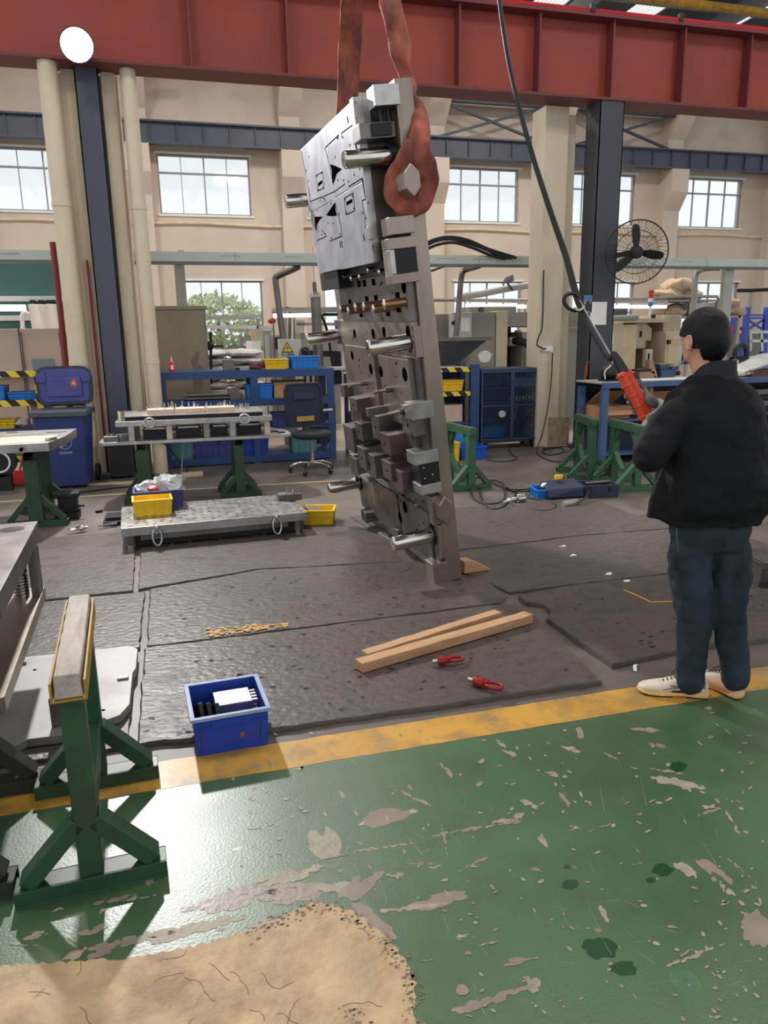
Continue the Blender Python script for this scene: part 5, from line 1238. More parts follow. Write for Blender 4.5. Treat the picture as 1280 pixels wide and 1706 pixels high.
TR2 = tray(x0, 13.5, TY, zb, za-zb, 'long pale cable tray crossing the hall right of the dark column', (1126,))
a = yp(905, 428, TY); MB().box(a.x, a.x+.03, -.02, .12, -.04, za-zb+.02).build('end_cap', black, TR1); MB().cyl((a.x, -.02, -.04), (a.x-.02, -.05, -1.3), .012, seg=8).build('drop_cable', black, TR1)
# trunking posts
a = yp(299, 436, 12.45); b = yp(313, 510, 12.45)
tag(MB().box(a.x-.085, a.x+.07, 12.45, 12.55, 0, a.z+.03).box(a.x-.04, a.x+.04, TY+.1, 12.45, a.z-.05, a.z+.03).build('trunking_post', zinc, bevel=.004), 'grey wiring trunking dropping from the tray behind the khaki cabinet', 'trunking')
a = yp(1222, 440, TY+.1)
tag(MB().box(a.x-.12, a.x+.05, TY+.12, TY+.22, 0, zb+.05).build('trunking_post', zinc, bevel=.004), 'grey wiring trunking post right behind the man', 'trunking')
# bent conduits from the tray to the machines
def bent(pts, r, label, mat=steel_d, sub=3, nm='conduit'):
    return tag(MB().tube([yp(x, y, Y) for x, y, Y in pts], r, 10, sub=sub).build(nm, mat, smooth=60), label, 'conduit')
bent([(498, 444, 11.1), (485, 450, 11.2), (461, 461, 11.4), (459, 466, 11.4), (462, 490, 11.4), (467, 530, 11.4), (472, 566, 11.4)], .045, 'dark bent conduit from the tray above the warning sign')
bent([(800, 442, 11.1), (788, 446, 11.3), (775, 450, 11.6), (770, 458, 11.6), (767, 480, 11.6), (764, 520, 11.6), (760, 560, 11.6)], .045, 'grey bent conduit dropping to the grey machine')
bent([(1200, 446, 11.1), (1175, 447, 11.3), (1164, 452, 11.6), (1159, 462, 11.6), (1157, 500, 11.6), (1155, 540, 11.6)], .05, 'grey bent conduit above the standing man', zinc)
# black cables looped over the tray behind the die
for k, pts in enumerate(([(690, 425), (712, 404), (745, 395), (780, 400), (815, 415), (860, 429)], [(690, 430), (714, 407), (750, 398), (790, 408), (830, 424), (852, 430)], [(690, 436), (716, 413), (752, 404), (785, 412), (815, 424), (842, 431)])):
    bent([(x, y, TY-.05) for x, y in pts], .022, 'black hose arching over the tray behind the die, %s of three' % ('highest', 'middle', 'lowest')[k], black, 5, 'hose')
# round lamps under the concrete beam
for px, py, lb in ((335, 105, 'round lamp disc under the girder, left of the orange slings'), (770, 154, 'round lamp disc under the girder behind the pendant cable'), (1190, 178, 'round lamp disc under the girder at the right')):
    p = yp(px, py, 18.6); t = thing('ceiling_lamp', lb, 'lamp', p); MB().lathe([(0, 0), (.22, 0), (.25, .04), (.2, .1), (0, .12)], seg=20).build('housing', greyl, t, smooth=50); MB().lathe([(0, -.01), (.18, -.01), (.18, .0), (0, .0)], seg=20).build('diffuser', lampdisc, t)
    MB().cyl((0, 0, .1), (0, 0, RZ-p.z-.2), .012, seg=6).build('stem', steel_d, t)
# flood lamp on the left column
FL = thing('flood_lamp', 'glaring round flood lamp under the girder at the left column', 'lamp', FLOOD)
d_ = (Vector((0.2, 1.0, 0))-FLOOD).normalized(); R_ = d_.to_track_quat('Z', 'Y').to_matrix()
mb = MB(); rr = .17
mb.rings([[R_ @ Vector((r*math.cos(t), r*math.sin(t), h)) for t in [2*PI*k/28 for k in range(28)]] for r, h in ((.05, -.24), (.10, -.2), (.165, -.02), (.17, .0), (.16, .0))])
mb.build('housing', blackp, FL, smooth=40)
MB().rings([[R_ @ Vector((r*math.cos(t), r*math.sin(t), h)) for t in [2*PI*k/28 for k in range(28)]] for r, h in ((.158, .003), (.14, .014), (.02, .03))]).build('lens', flood_m, FL, smooth=60)
MB().bar((-.0, .12, .03), (-.0, GY-FLOOD.y-.18, 4.49-FLOOD.z), .05, .04).bar((0, .12, .03), (0, .02, .0), .04, .04).build('bracket', blackp, FL)

# wall fan -------------------------------------------------------------------------
FN = thing('wall_fan', 'large round black wire guard fan on the dark column', 'fan', yp(1061, 420, 9.05))
fd = Vector((-.42, -.88, -.12)).normalized(); Q_ = fd.to_track_quat('Z', 'Y').to_matrix(); RF = .395
def fpt(r, a, h): return Q_ @ Vector((r*math.cos(a), r*math.sin(a), h))
for nm, h in (('guard_ring', .0),):
    MB().tube([fpt(RF, 2*PI*k/40, 0) for k in range(40)], .009, 6, closed=True).build(nm, black, FN, smooth=60)
for r, h in ((.27, .055), (.15, .085), (.27, -.06)):
    MB().tube([fpt(r, 2*PI*k/32, h) for k in range(32)], .003, 4, closed=True).build('guard_ring', steel_k, FN)
mb = MB()
for k in range(48):
    a = 2*PI*k/48
    mb.tube([fpt(RF, a, 0), fpt(.27, a+.1, .055), fpt(.10, a+.22, .09)], .0022, 4, cap=False)
    if k % 2 == 0: mb.tube([fpt(RF, a, 0), fpt(.27, a-.1, -.06), fpt(.10, a-.2, -.1)], .0022, 4, cap=False)
tag(mb.build('guard_wire', steel_k, FN), kind='stuff')
MB().rings([[fpt(r, 2*PI*k/20, h) for k in range(20)] for r, h in ((.02, .1), (.07, .09), (.085, .03), (.085, -.08), (.06, -.22), (.02, -.24))]).build('motor', black, FN, smooth=50)
for k in range(3):
    a = math.radians((98, 352, 222)[k]); ca = Vector((math.cos(a), math.sin(a), 0)); sa = Vector((-math.sin(a), math.cos(a), 0)); R = []
    for i, (r, w0_, w1_, tw) in enumerate(((.05, .03, .03, .5), (.12, .055, .045, .42), (.22, .07, .05, .34), (.31, .06, .04, .28), (.345, .03, .02, .25))):
        c = ca*r; tv = sa*math.cos(tw)+Vector((0, 0, 1))*math.sin(tw); n_ = Vector((0, 0, 1))*math.cos(tw)-sa*math.sin(tw)
        R.append([Q_ @ (c-tv*w0_+n_*.002), Q_ @ (c+tv*w1_+n_*.002), Q_ @ (c+tv*w1_-n_*.002), Q_ @ (c-tv*w0_-n_*.002)])
    MB().rings(R).build('blade', black, FN)
MB().bar((Q_ @ Vector((0, 0, -.2))), Vector((5.9, 9.5, FN.location.z-.02))-FN.location, .05, .06).build('wall_arm', black, FN)
# papers on the dark column
def pxbox(x0, y0, x1, y1, Y, th, name, mat, label, cat, bev=0, parent=None):
    a = yp(x0, y0, Y); b = yp(x1, y1, Y)
    o = MB().box(a.x, b.x, Y, Y+th, b.z, a.z).build(name, mat, parent, bevel=bev)
    if label: tag(o, label, cat)
    return o
pxbox(985, 503, 1010, 541, 9.425, .006, 'paper_notice', paper, 'blank white paper sheet taped to the dark column', 'notice')
o = pxbox(974, 492, 986, 521, 9.425, .006, 'photo_card', M('card_blue_grey', (120, 130, 148), .5), 'small photo card beside the white sheet on the dark column', 'photo card')
a = yp(976, 497, 9.42); b = yp(984, 518, 9.42)
MB().box(a.x, b.x, 9.42, 9.425, b.z, b.z+.09).box(a.x+.02, b.x-.02, 9.42, 9.425, b.z+.09, b.z+.13).build('dark_picture', blackp, o)
MB().box(a.x-.01, b.x+.01, 9.42, 9.425, a.z-.01, a.z+.03).build('blue_header', sky_m, o)

# socket and lead on the cream pier
t = thing('power_socket', 'white power socket block on the cream pier', 'socket', yp(912, 582, 9.78)); MB().box(-.06, .05, 0, .02, -.03, .04).box(.05, .085, -.01, .02, -.04, .045).build('plate', white_m, t, bevel=.004); MB().box(-.08, -.03, -.03, 0, -.0, .02).build('plug', blackp, t)
tag(MB().tube([yp(903, 579, 9.76), yp(895, 575, 9.74), yp(898, 560, 9.74), yp(904, 540, 9.72), yp(906, 450, 9.72)], .010, 8, sub=4).build('power_cable', black, smooth=60), 'black lead running up the left corner of the cream pier', 'cable')
tag(MB().tube([yp(921, 588, 9.75), yp(919, 630, 9.75), yp(913, 680, 9.74), yp(903, 725, 9.6), yp(896, 745, 9.55)+Vector((0, 0, .0)), g(897, 757, .01), g(920, 768, .01), g(940, 768, .01), g(952, 762, .01)], .008, 8, sub=5).build('power_cable', black, smooth=60), 'black lead hanging from the socket on the cream pier to the floor', 'cable')
tag(MB().tube([g(*p, .01) for p in ((905, 748), (930, 745), (940, 752), (915, 758), (905, 750), (940, 744), (965, 750), (980, 760), (975, 768), (950, 765))], .008, 8, sub=5).build('power_cable', black, smooth=60), 'loops of black lead on the floor at the foot of the cream pier', 'cable')
# broom, red dustpan, teal box at the column
p = yp(979, 603, 9.2); q = g(962, 735, .02)
t = thing('broom', 'broom with an orange stick leaning on the dark column', 'broom', (0, 0, 0)); MB().cyl(q+Vector((0, 0, .0)), yp(979, 603, 9.35), .016, seg=10).build('stick', stick, t, smooth=40); MB().cyl(yp(979, 606, 9.35), yp(979.5, 601, 9.36), .018, seg=10).build('tip', blackp, t)
t = thing('hose_reel', 'teal cable reel box on a black stand by the dark column', 'reel', (5.72, 9.12, 0))
MB().box(-.16, .14, -.1, .12, .50, .74).build('case', tealbox, t, bevel=.03); MB().box(-.1, .12, -.1, .12, 0, .50).build('stand', blackp, t, bevel=.01); MB().tube([(-.16, -.1, .7), (-.2, -.14, .6), (-.22, -.1, .45), (-.2, -.1, .1)], .012, 8, sub=4).build('white_lead', greyl, t, smooth=60); MB().box(.05, .16, -.12, -.1, .53, .7).build('dark_cover', blackp, t, bevel=.01)
t = thing('dustpan', 'small red dustpan hanging by the blue workbench leg', 'dustpan', yp(1016, 742, 9.0)); MB().box(-.06, .07, -.05, .05, -.03, .1).build('pan', redp, t, bevel=.02); MB().cyl((-.02, 0, .09), (-.12, .02, .33), .01, seg=8).build('handle', blackp, t)

# green trestles at the right, tools and cables
trestle('green trestle with a plain top left of the two by the dark column', (4.52, 7.62, 0), math.radians(-14), L=.5, W=.50, Hh=.66, wood=1, diag=True, mat=green_l, pw=.085, group='green trestles by the dark column')
trestle('green trestle nearest the standing man, its top partly behind his hand', (4.60, 6.93, 0), math.radians(-6), L=.52, W=.50, Hh=.665, wood=1, diag=True, mat=green_l, pw=.08, group='green trestles by the dark column')
trestle('green trestle with a yellow smeared top behind the hanging die', (2.96, 7.55, 0), math.radians(6), L=.5, W=.48, Hh=.645, wood=1, mat=green_l, pw=.085, diag=True)
c = (g(899, 826)+g(956, 836))/2; crate('plastic_crate', 'small bright blue tray of tools on the floor beside the open toolbox', 'crate', (c.x-.02, c.y+.14, .0), .30, .24, .09, sky_m, math.radians(-8))
t = thing('hand_tool', 'white-handled tool heaped in the small blue tray', 'tool', (c.x-.05, c.y+.16, .09)); MB().ball((0, 0, .02), (.07, .03, .025), 12, 8, Matrix.Rotation(.7, 3, 'Z')).build('handle', white_m, t, smooth=60); MB().ball((.07, .03, .01), (.03, .06, .02), 12, 8).build('head', paper, t, smooth=60); MB().box(.08, .14, -.06, .04, -.03, .02).build('dark_part', black, t, bevel=.005)
t = thing('toolbox', 'open dark navy toolbox on the floor behind the small blue tray', 'toolbox', (3.95, 6.62, 0), math.radians(-8)); nv = M('navy_toolbox_plastic', (38, 46, 72), .5, var=.15)
MB().rings([[Vector(p) for p in r] for r in ([(-.05, -.12, 0), (.30, -.12, 0), (.30, .14, 0), (-.05, .14, 0)], [(-.06, -.13, .13), (.31, -.13, .13), (.31, .15, .13), (-.06, .15, .13)], [(-.04, -.11, .13), (.29, -.11, .13), (.29, .13, .13), (-.04, .13, .13)], [(-.04, -.11, .02), (.29, -.11, .02), (.29, .13, .02), (-.04, .13, .02)])]).build('base', nv, t, bevel=.003)
MB().hexa([(-.42, -.12, .02), (-.06, -.12, .02), (-.06, .16, .06), (-.42, .16, .06), (-.42, -.10, .10), (-.06, -.12, .12), (-.06, .16, .16), (-.42, .16, .14)]).build('lid', nv, t, bevel=.006)
for x in (.02, .22): MB().box(x-.02, x+.02, -.145, -.13, .06, .12).build('latch', blackp, t)
MB().cyl((.0, -.0, .13), (.26, .0, .14), .015, seg=8).build('tool_handle', steel_d, t)
tag(MB().box(-.04, .04, -.02, .02, 0, .05).build('yellow_tape_roll', yellow_m, bevel=.008, loc=(3.72, 6.75, .16)), 'small yellow block on top of the open toolbox', 'tape')
t = thing('die_grinder', 'steel air grinder with two couplings lying in the coiled cable', 'tool', g(862, 831, .045), math.radians(15)); MB().lathe([(0, -.08), (.02, -.08), (.022, -.02), (.045, -.015), (.048, .075), (.03, .085), (0, .085)], axis='x', seg=20).build('body', chrome, t, smooth=40)
MB().cyl((-.14, 0, -.01), (-.08, 0, 0), .014, seg=12).build('spindle', chrome, t, smooth=40); MB().cyl((-.19, -.01, -.02), (-.14, 0, -.01), .02, seg=12).build('collet', steel, t, smooth=40); MB().cyl((-.08, .06, -.01), (-.02, .03, 0), .018, seg=12).build('coupling', chrome, t, smooth=40)
t = thing('air_tool', 'grey cylindrical hand tool in front of the small blue tray', 'tool', g(951, 838, .035), math.radians(18)); MB().lathe([(0, -.1), (.026, -.1), (.032, -.08), (.032, .07), (.024, .09), (0, .09)], axis='x', seg=20).build('body', zinc, t, smooth=40)
def loops(pts, label, r=.008): tag(MB().tube([g(x, y, z) for x, y, z in pts], r, 8, sub=7).build('air_hose', black, smooth=60), label, 'hose')
loops([(952, 800, .02), (930, 806, .015), (900, 812, .015), (850, 815, .015), (800, 796, .02), (786, 806, .02), (786, 826, .02), (805, 838, .02), (830, 838, .02), (841, 828, .02), (838, 806, .02), (820, 800, .02), (803, 806, .02), (800, 825, .02), (815, 846, .02), (835, 846, .02), (846, 836, .03)], 'black air hose coiled in two loops around the steel grinder', .008)
loops([(846, 838, .02), (870, 846, .015), (900, 851, .015), (922, 848, .015), (925, 840, .015), (905, 833, .015), (875, 827, .015), (845, 812, .015), (860, 818, .03), (905, 816, .02), (940, 796, .02)], 'black air hose running past the small blue tray', .008)
loops([(978, 790, .13), (984, 812, .1), (975, 830, .06), (962, 838, .04)], 'short black hose looping over the toolbox to the grey hand tool', .007)
loops([(848, 746, .01), (852, 756, .01), (862, 764, .01), (838, 769, .01), (810, 766, .01)], 'thin dark cable on the floor in front of the mesh cabinet', .006)
# small bits
for k, (x, y, z) in enumerate(((1045, 968, .03), (1015, 956, .025), (938, 910, .025), (955, 925, .025))):
    tag(MB().ball((0, 0, 0), (.03, .014, .006), 8, 6).jitter(.01, 40, k).build('debris', paper, loc=g(x, y, z)), 'fleck of white litter on the slabs, %s the man' % ('nearest the yellow line beside', 'second nearest the camera left of', 'farthest left and back from', 'at the back left of')[k], 'litter', 'flecks of white litter')

# blue wire mesh cabinet on castors
MC = thing('mesh_cabinet', 'blue wire mesh two-door cabinet on castors in front of the cream pier', 'cabinet', (4.18, 9.86, 0))
Wm, Hm = .95, 1.10; z0 = .12
MB().box(0, Wm, .44, .46, z0, Hm).build('back_panel', M('dark_navy_panel', (26, 36, 60), .6), MC)
for s_ in (0, Wm-.02): MB().box(s_, s_+.02, .02, .44, z0, Hm).build('side_panel', mesh_m, MC)
MB().box(-.01, Wm+.01, -.01, .47, Hm, Hm+.03).build('top', mesh_m, MC, bevel=.003); MB().box(0, Wm, 0, .46, z0-.03, z0+.02).build('bottom', mesh_m, MC)
for z in (.42, .66, .86): MB().box(.02, Wm-.02, .04, .44, z-.008, z).build('shelf', mesh_m, MC)
for d in range(2):
    xa = .0+d*Wm/2; xb = xa+Wm/2
    dr = MB().box(xa, xa+.028, -.015, .01, z0, Hm).box(xb-.028, xb, -.015, .01, z0, Hm).box(xa+.028, xb-.028, -.015, .01, z0, z0+.03).box(xa+.028, xb-.028, -.015, .01, Hm-.03, Hm).box(xa+.028, xb-.028, -.014, .008, .60, .625).build('door', mesh_m, MC)
    m_ = MB(); n = 13
    for k in range(1, n): x = xa+.028+(xb-xa-.056)*k/n; m_.box(x-.004, x+.004, -.006, .0, z0+.03, Hm-.03)
    for k in range(1, 28): z = z0+.03+(Hm-z0-.06)*k/28; m_.box(xa+.028, xb-.028, -.006, .0, z-.004, z+.004)
    tag(m_.build('mesh_wire', mesh_m, dr), kind='stuff')
for x in (.08, Wm-.14):
    for y in (.05, .38): MB().cyl((x, y, .05), (x+.04, y, .05), .05, seg=16).box(x-.01, x+.05, y-.02, y+.02, .06, .09).build('castor', black, MC)
MB().cyl((.3, -.05, .5), (.34, -.02, .5), .05, .04, seg=18).build('tape_roll', greyl, MC, smooth=40)
crate('plastic_crate', 'blue basket on an upper shelf inside the mesh cabinet', 'crate', (4.18+.72, 10.1, .86), .36, .26, .12, M('pale_blue_basket', (96, 136, 180), .5))
crate('plastic_crate', 'blue crate low inside the mesh cabinet', 'crate', (4.18+.24, 10.1, .15), .36, .26, .16, sky_m)
rnd = random.Random(8)
for k in range(7): tag(MB().cyl((0, 0, 0), (0, 0, .07), .022, seg=12).build('socket_head', chrome, smooth=40, loc=(4.70+.05*k, 10.02, .66)), 'bright round socket inside the mesh cabinet, %s of the row' % ('leftmost', 'second', 'third', 'middle', 'fifth', 'sixth', 'rightmost')[k], 'socket', 'row of sockets inside the mesh cabinet')
tag(MB().cyl((0, 0, 0), (.02, 0, .16), .012, seg=8).build('file_tool', chrome, loc=(4.75, 9.96, .42)), 'upright bright tool inside the right door of the mesh cabinet', 'tool')
# taped rack left of the mesh cabinet
RK2 = thing('steel_rack', 'black and yellow taped rack between the die and the mesh cabinet', 'rack', (0, 0, 0))
for k, z in enumerate((1.16, .83)):
    MB().box(3.0, 4.02, 9.86, 9.89, z-.06, z).build('taped_edge', hazard, RK2); MB().box(3.0, 4.02, 9.89, 10.3, z-.02, z).build('shelf', greyl if k == 0 else shelf_m, RK2)
MB().box(3.0, 4.02, 9.88, 10.3, .38, .40).build('shelf', shelf_m, RK2)
MB().box(4.02, 4.15, 9.84, 9.9, 0, 1.20).build('upright', shelf_m, RK2, bevel=.004); MB().box(4.02, 4.1, 10.26, 10.3, 0, 1.2).build('upright', shelf_m, RK2); MB().box(3.0, 3.05, 9.9, 9.95, 0, 1.16).build('upright', shelf_m, RK2); MB().box(3.0, 3.05, 10.25, 10.3, 0, 1.16).build('upright', shelf_m, RK2)
MB().box(3.0, 4.02, 10.3, 10.32, 0, 1.1).build('back_panel', M('dark_navy_panel', (26, 36, 60), .6), RK2)
crate('plastic_crate', 'yellow crate on the taped rack beside the mesh cabinet', 'crate', (3.78, 10.06, .835), .30, .3, .15, yellow_m)
tag(MB().box(0, .42, 0, .28, 0, .24).build('carton', card_l, bevel=.003, loc=(3.52, 9.95, .405)), 'pale cardboard carton low on the taped rack', 'carton')
tag(MB().box(0, .16, 0, .28, 0, .24).build('carton', greyl, bevel=.003, loc=(3.5, 10.0, .835)), 'grey box on the taped rack left of the yellow crate', 'box')
# hopper
HP = thing('chip_hopper', 'dark grey sheet steel hopper above the taped rack', 'hopper', (0, 0, 0))
a = yp(728, 566, 10.6); b = yp(808, 562, 10.6); c1 = yp(728, 606, 10.6); d1 = yp(763, 606, 10.6)
MB().hexa([(c1.x-.1, 10.6, c1.z), (d1.x, 10.6, d1.z), (d1.x, 11.1, d1.z), (c1.x-.1, 11.1, c1.z), (a.x-.1, 10.4, a.z), (b.x, 10.4, b.z), (b.x, 11.3, b.z), (a.x-.1, 11.3, a.z)]).build('chute', M('hopper_grey', (88, 92, 96), .4, .3), HP)
MB().box(a.x-.1, b.x+.02, 10.36, 10.4, a.z-.02, a.z+.03).build('lip', M('olive_lip', (96, 96, 82), .5), HP); MB().box(c1.x, d1.x, 10.7, 11.0, 0, c1.z).build('stand', steel_d, HP)
# floor items behind the die
crate('plastic_crate', 'royal blue crate on the floor behind the green trestle by the mesh cabinet', 'crate', g(790, 765, 0)+Vector((0, .15, 0)), .36, .3, .16, M('royal_blue_crate_plastic', (22, 84, 196), .4))
crate('plastic_crate', 'yellow crate on edge on the floor behind the hanging die', 'crate', g(762, 772, 0)+Vector((-.05, .25, 0)), .24, .3, .25, yellow_m)
t = thing('water_jug', 'blue plastic jug under the taped rack', 'jug', g(764, 750, .0)); MB().lathe([(0, 0), (.13, 0), (.14, .03), (.14, .25), (.10, .34), (.04, .36), (.04, .39), (0, .39)], seg=20).build('body', sky_m, t, smooth=50); MB().box(-.04, .04, -.145, -.135, .27, .32).build('label', white_m, t)

# big grey machine centre right -----------------------------------------------------
GM = thing('milling_machine', 'large grey enclosed milling machine left of the cream pier', 'machine', (0, 0, 0))
Yg = 12.0
def gp(px, py, Y=Yg): return yp(px, py, Y)
a = gp(700, 520); b = gp(826, 518); c1 = gp(903, 520)
MB().box(a.x-.4, gp(762, 500).x, Yg+.2, 14, 0, gp(740, 523, Yg+.2).z).build('rear_casing', greym, GM, bevel=.01)
MB().box(gp(782, 500).x, b.x, Yg, 14, 0, gp(790, 520).z).build('front_panel', greym, GM, bevel=.008)
MB().box(b.x+.01, gp(846, 520).x, Yg-.02, 14, 0, b.z).build('corner_panel', beige, GM, bevel=.008)
MB().box(gp(846, 520).x, 7.2, Yg, 14, gp(870, 544).z, gp(870, 520).z).build('lintel', greym, GM, bevel=.006)
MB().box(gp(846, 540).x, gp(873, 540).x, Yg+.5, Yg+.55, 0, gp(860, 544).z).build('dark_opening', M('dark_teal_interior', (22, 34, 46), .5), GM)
MB().box(gp(873, 540).x, 7.2, Yg+.05, 14, 0, gp(880, 553).z).build('side_casing', greym, GM, bevel=.006)
MB().box(gp(751, 505).x, gp(782, 505).x, Yg-.12, Yg+.1, gp(760, 566).z, gp(760, 521).z).build('control_panel', greyl, GM, bevel=.01)
MB().box(gp(764, 530).x, gp(778, 530).x, Yg-.13, Yg-.12, gp(764, 553).z, gp(764, 530).z).build('paper_notice', paper, GM)
p = gp(756, 538, Yg-.13); MB().cyl((p.x, Yg-.14, p.z), (p.x, Yg-.12, p.z), .035, seg=14).build('knob', blackp, GM); MB().box(p.x-.02, p.x+.02, Yg-.13, Yg-.12, p.z-.13, p.z-.07).build('switch_plate', white_m, GM)
p = gp(808, 594); MB().prism([(p.x+.12*math.cos(t)*(1+.1*math.sin(5*t)), p.z+.10*math.sin(t)) for t in [k*PI/9 for k in range(18)]], Yg-.003, Yg, 'y').build('glue_mark', paper, GM)
a = gp(782, 520, Yg+.3); b = gp(861, 512, Yg+.3); MB().box(a.x, gp(861, 512, Yg+.3).x, Yg+.3, Yg+.7, a.z-.1, gp(810, 511, Yg+.3).z).build('top_box', greym, GM, bevel=.01)
p = gp(802, 516, Yg+.28); MB().tube([(p.x+.035*math.cos(t), Yg+.28, p.z+.035*math.sin(t)) for t in [k*PI/8 for k in range(16)]], .01, 6, closed=True).build('eye_ring', steel_k, GM)
hs = [gp(853, 569, Yg+.2), gp(868, 568, Yg), gp(882, 577, Yg-.1), gp(888, 592, Yg-.1), gp(888, 640, Yg-.1)]
MB().tube(hs, .06, 12, sub=5).build('flexible_hose', black, GM, smooth=60)
MB().cyl(hs[0]-Vector((.05, 0, 0)), hs[0]+Vector((.06, 0, 0)), .075, seg=14).build('hose_collar', white_m, GM); p = gp(863, 556, Yg+.45); MB().box(p.x-.04, p.x+.04, Yg+.4, Yg+.5, p.z-.1, p.z+.06).build('nozzle_label', white_m, GM)
pxl = lambda x, y, Y: yp(x, y, Y)
# tube lamps and rails over the machines
def tube_lamp(x0, y0, x1, y1, Y, label, hood=True, drop=.35):
    a = yp(x0, y0, Y); b = yp(x1, y1, Y); t = thing('tube_lamp', label, 'lamp', (0, 0, 0)); MB().cyl(a, b, .035, seg=10).build('tube', tube_m, t, smooth=40)
    if hood: MB().bar(a+Vector((0, .02, .09)), b+Vector((0, .02, .09)), .12, .05).build('hood', greyl, t)
    m = (a+b)/2
    for q in (a, b): MB().cyl(q+Vector((0, .02, .1)), q+Vector((0, .02, -drop)), .012, seg=6).build('hanger', steel_d, t)
tube_lamp(776, 509, 876, 511, 13.0, 'fluorescent tube over the large grey machine')
tube_lamp(1012, 511, 1110, 511, 13.0, 'fluorescent tube over the beige machine by the dark column')
tube_lamp(455, 526, 524, 525, 13.0, 'fluorescent tube over the machines above the warning sign', drop=1.95)
bent([(700, 500, 13.1), (780, 500, 13.1), (906, 500, 13.1)], .03, 'thin grey rail above the large grey machine', zinc, 1, 'rail')
bent([(760, 500, 12.6), (775, 493, 12.6), (800, 490, 12.6), (850, 480, 12.6), (908, 472, 12.6), (930, 468, 12.6)], .06, 'pale sloping arm above the large grey machine', greyl, 2, 'jib_crane')
bent([(700, 454, 12.6), (720, 451, 12.6), (745, 442, 11.6)], .02, 'thin dark stay under the tray behind the die', black, 1, 'stay')
t = thing('security_camera', 'small grey camera on the sloping arm', 'camera', yp(846, 472, 12.5)); MB().hexa([(-.10, -.06, -.02), (.1, -.06, .04), (.1, .06, .04), (-.1, .06, -.02), (-.02, -.06, .1), (.08, -.06, .14), (.08, .06, .14), (-.02, .06, .1)]).build('body', steel_d, t, bevel=.01); MB().cyl((.0, 0, 0), (.1, 0, -.12), .02, seg=8).build('mount', steel_d, t)
bent([(1005, 498, 13.1), (1070, 498, 13.1), (1195, 494, 13.1), (1195, 520, 13.1)], .03, 'grey rail above the beige machine behind the man', zinc, 2, 'rail')

# machines behind the shelving, centre left -------------------------------------------
EM = thing('power_box', 'pale power box with a yellow warning triangle above the shelving', 'box', (0, 0, 0))
a = yp(467, 565, 11.3); b = yp(495, 599, 11.3)
MB().box(a.x, b.x, 11.3, 11.6, b.z-.25, a.z).build('case', greyl, EM, bevel=.006)
MB().box(a.x+.02, a.x+.22, 11.4, 11.5, 0, b.z-.25).build('post', zinc, EM)
c = yp(479, 580, 11.29); tri = MB().prism([(c.x-.085, c.z-.06), (c.x+.085, c.z-.06), (c.x, c.z+.09)], 11.288, 11.292, 'y').build('black_triangle', black, EM)
MB().prism([(c.x-.066, c.z-.049), (c.x+.066, c.z-.049), (c.x, c.z+.068)], 11.284, 11.288, 'y').build('yellow_triangle', yellow_m, tri)
MB().prism([(c.x+.008, c.z+.04), (c.x-.018, c.z-.005), (c.x-.0, c.z-.003), (c.x-.008, c.z-.04), (c.x+.018, c.z+.008), (c.x+.002, c.z+.006)], 11.281, 11.284, 'y').build('lightning_bolt', black, tri)
text_mesh('lettering', '当心触电', .05, black, EM, (c.x, 11.288, c.z-.095), (PI/2, 0, 0))
HC = thing('hydraulic_cylinder', 'tall dark hydraulic cylinder left of the hanging die', 'cylinder', yp(530, 557, 11.5))
z1 = yp(526, 495, 11.5).z-HC.location.z; z2 = yp(524, 470, 11.5).z-HC.location.z
MB().cyl((0, 0, -1.0), (-.02, 0, z1), .075, seg=18).build('barrel', steel_d, HC, smooth=40); MB().cyl((-.02, 0, z1), (-.02, 0, z1+.07), .09, .06, seg=18).build('head', steel, HC, smooth=40); MB().cyl((-.02, 0, z1), (-.03, 0, z2), .03, seg=12).build('rod', steel_d, HC, smooth=40); MB().cyl((-.03, 0, z2), (-.03, 0, z2+.5), .008, seg=6).build('hanger_wire', greyl, HC)
MB().box(-.2, .2, -.15, .15, -HC.location.z, -1.0).build('base', steel_k, HC)
PM = thing('press_machine', 'pale machine frame with rods and rails behind the shelving', 'machine', (0, 0, 0)); Yp_ = 13.6
def rb(x0, y0, x1, y1, Y, w_, nm, mat): return MB().bar(yp(x0, y0, Y), yp(x1, y1, Y), w_, w_).build(nm, mat, PM)
rb(475, 516, 476, 570, 13.4, .06, 'post', zinc); rb(483, 512, 483, 566, 13.4, .05, 'post', steel_d); rb(455, 520, 480, 513, 13.4, .05, 'brace', steel_d); rb(480, 517, 566, 516, 13.6, .09, 'rail', zinc)
rb(566, 518, 568, 640, 13.6, .08, 'post', greyl); rb(495, 540, 566, 540, 13.6, .05, 'rail', greyl); rb(490, 516, 490, 600, 13.6, .04, 'post', greyl); rb(500, 588, 566, 590, 13.2, .10, 'dark_rail', steel_k); rb(560, 588, 562, 640, 13.2, .14, 'dark_post', steel_k)
for k in range(6): rb(494+k*2.5, 533, 493+k*2.5, 565, 13.5, .012, 'hanging_rod', steel_d)
for k in range(9): p = yp(540+k*3, 524, 13.6); MB().ball(p, .03, 8, 6).build('hook_knob', steel_k, PM, smooth=60)
a = yp(500, 545, 13.9); b = yp(566, 590, 13.9); MB().box(a.x, b.x, 13.9, 14.6, 0, a.z-.1).build('casing', greyl, PM, bevel=.01)
PM = thing('green_cabinet', 'pale green cabinet behind the white bags, right of the window', 'cabinet', (0, 0, 0))
a = yp(432, 550, 14.2); b = yp(460, 590, 14.2); MB().box(a.x, b.x, 14.2, 15, 0, a.z).build('body', M('pale_green_cabinet', (176, 184, 156), .5), PM, bevel=.01)
PM = thing('control_box', 'grey control box left of the yellow warning triangle', 'box', (0, 0, 0))
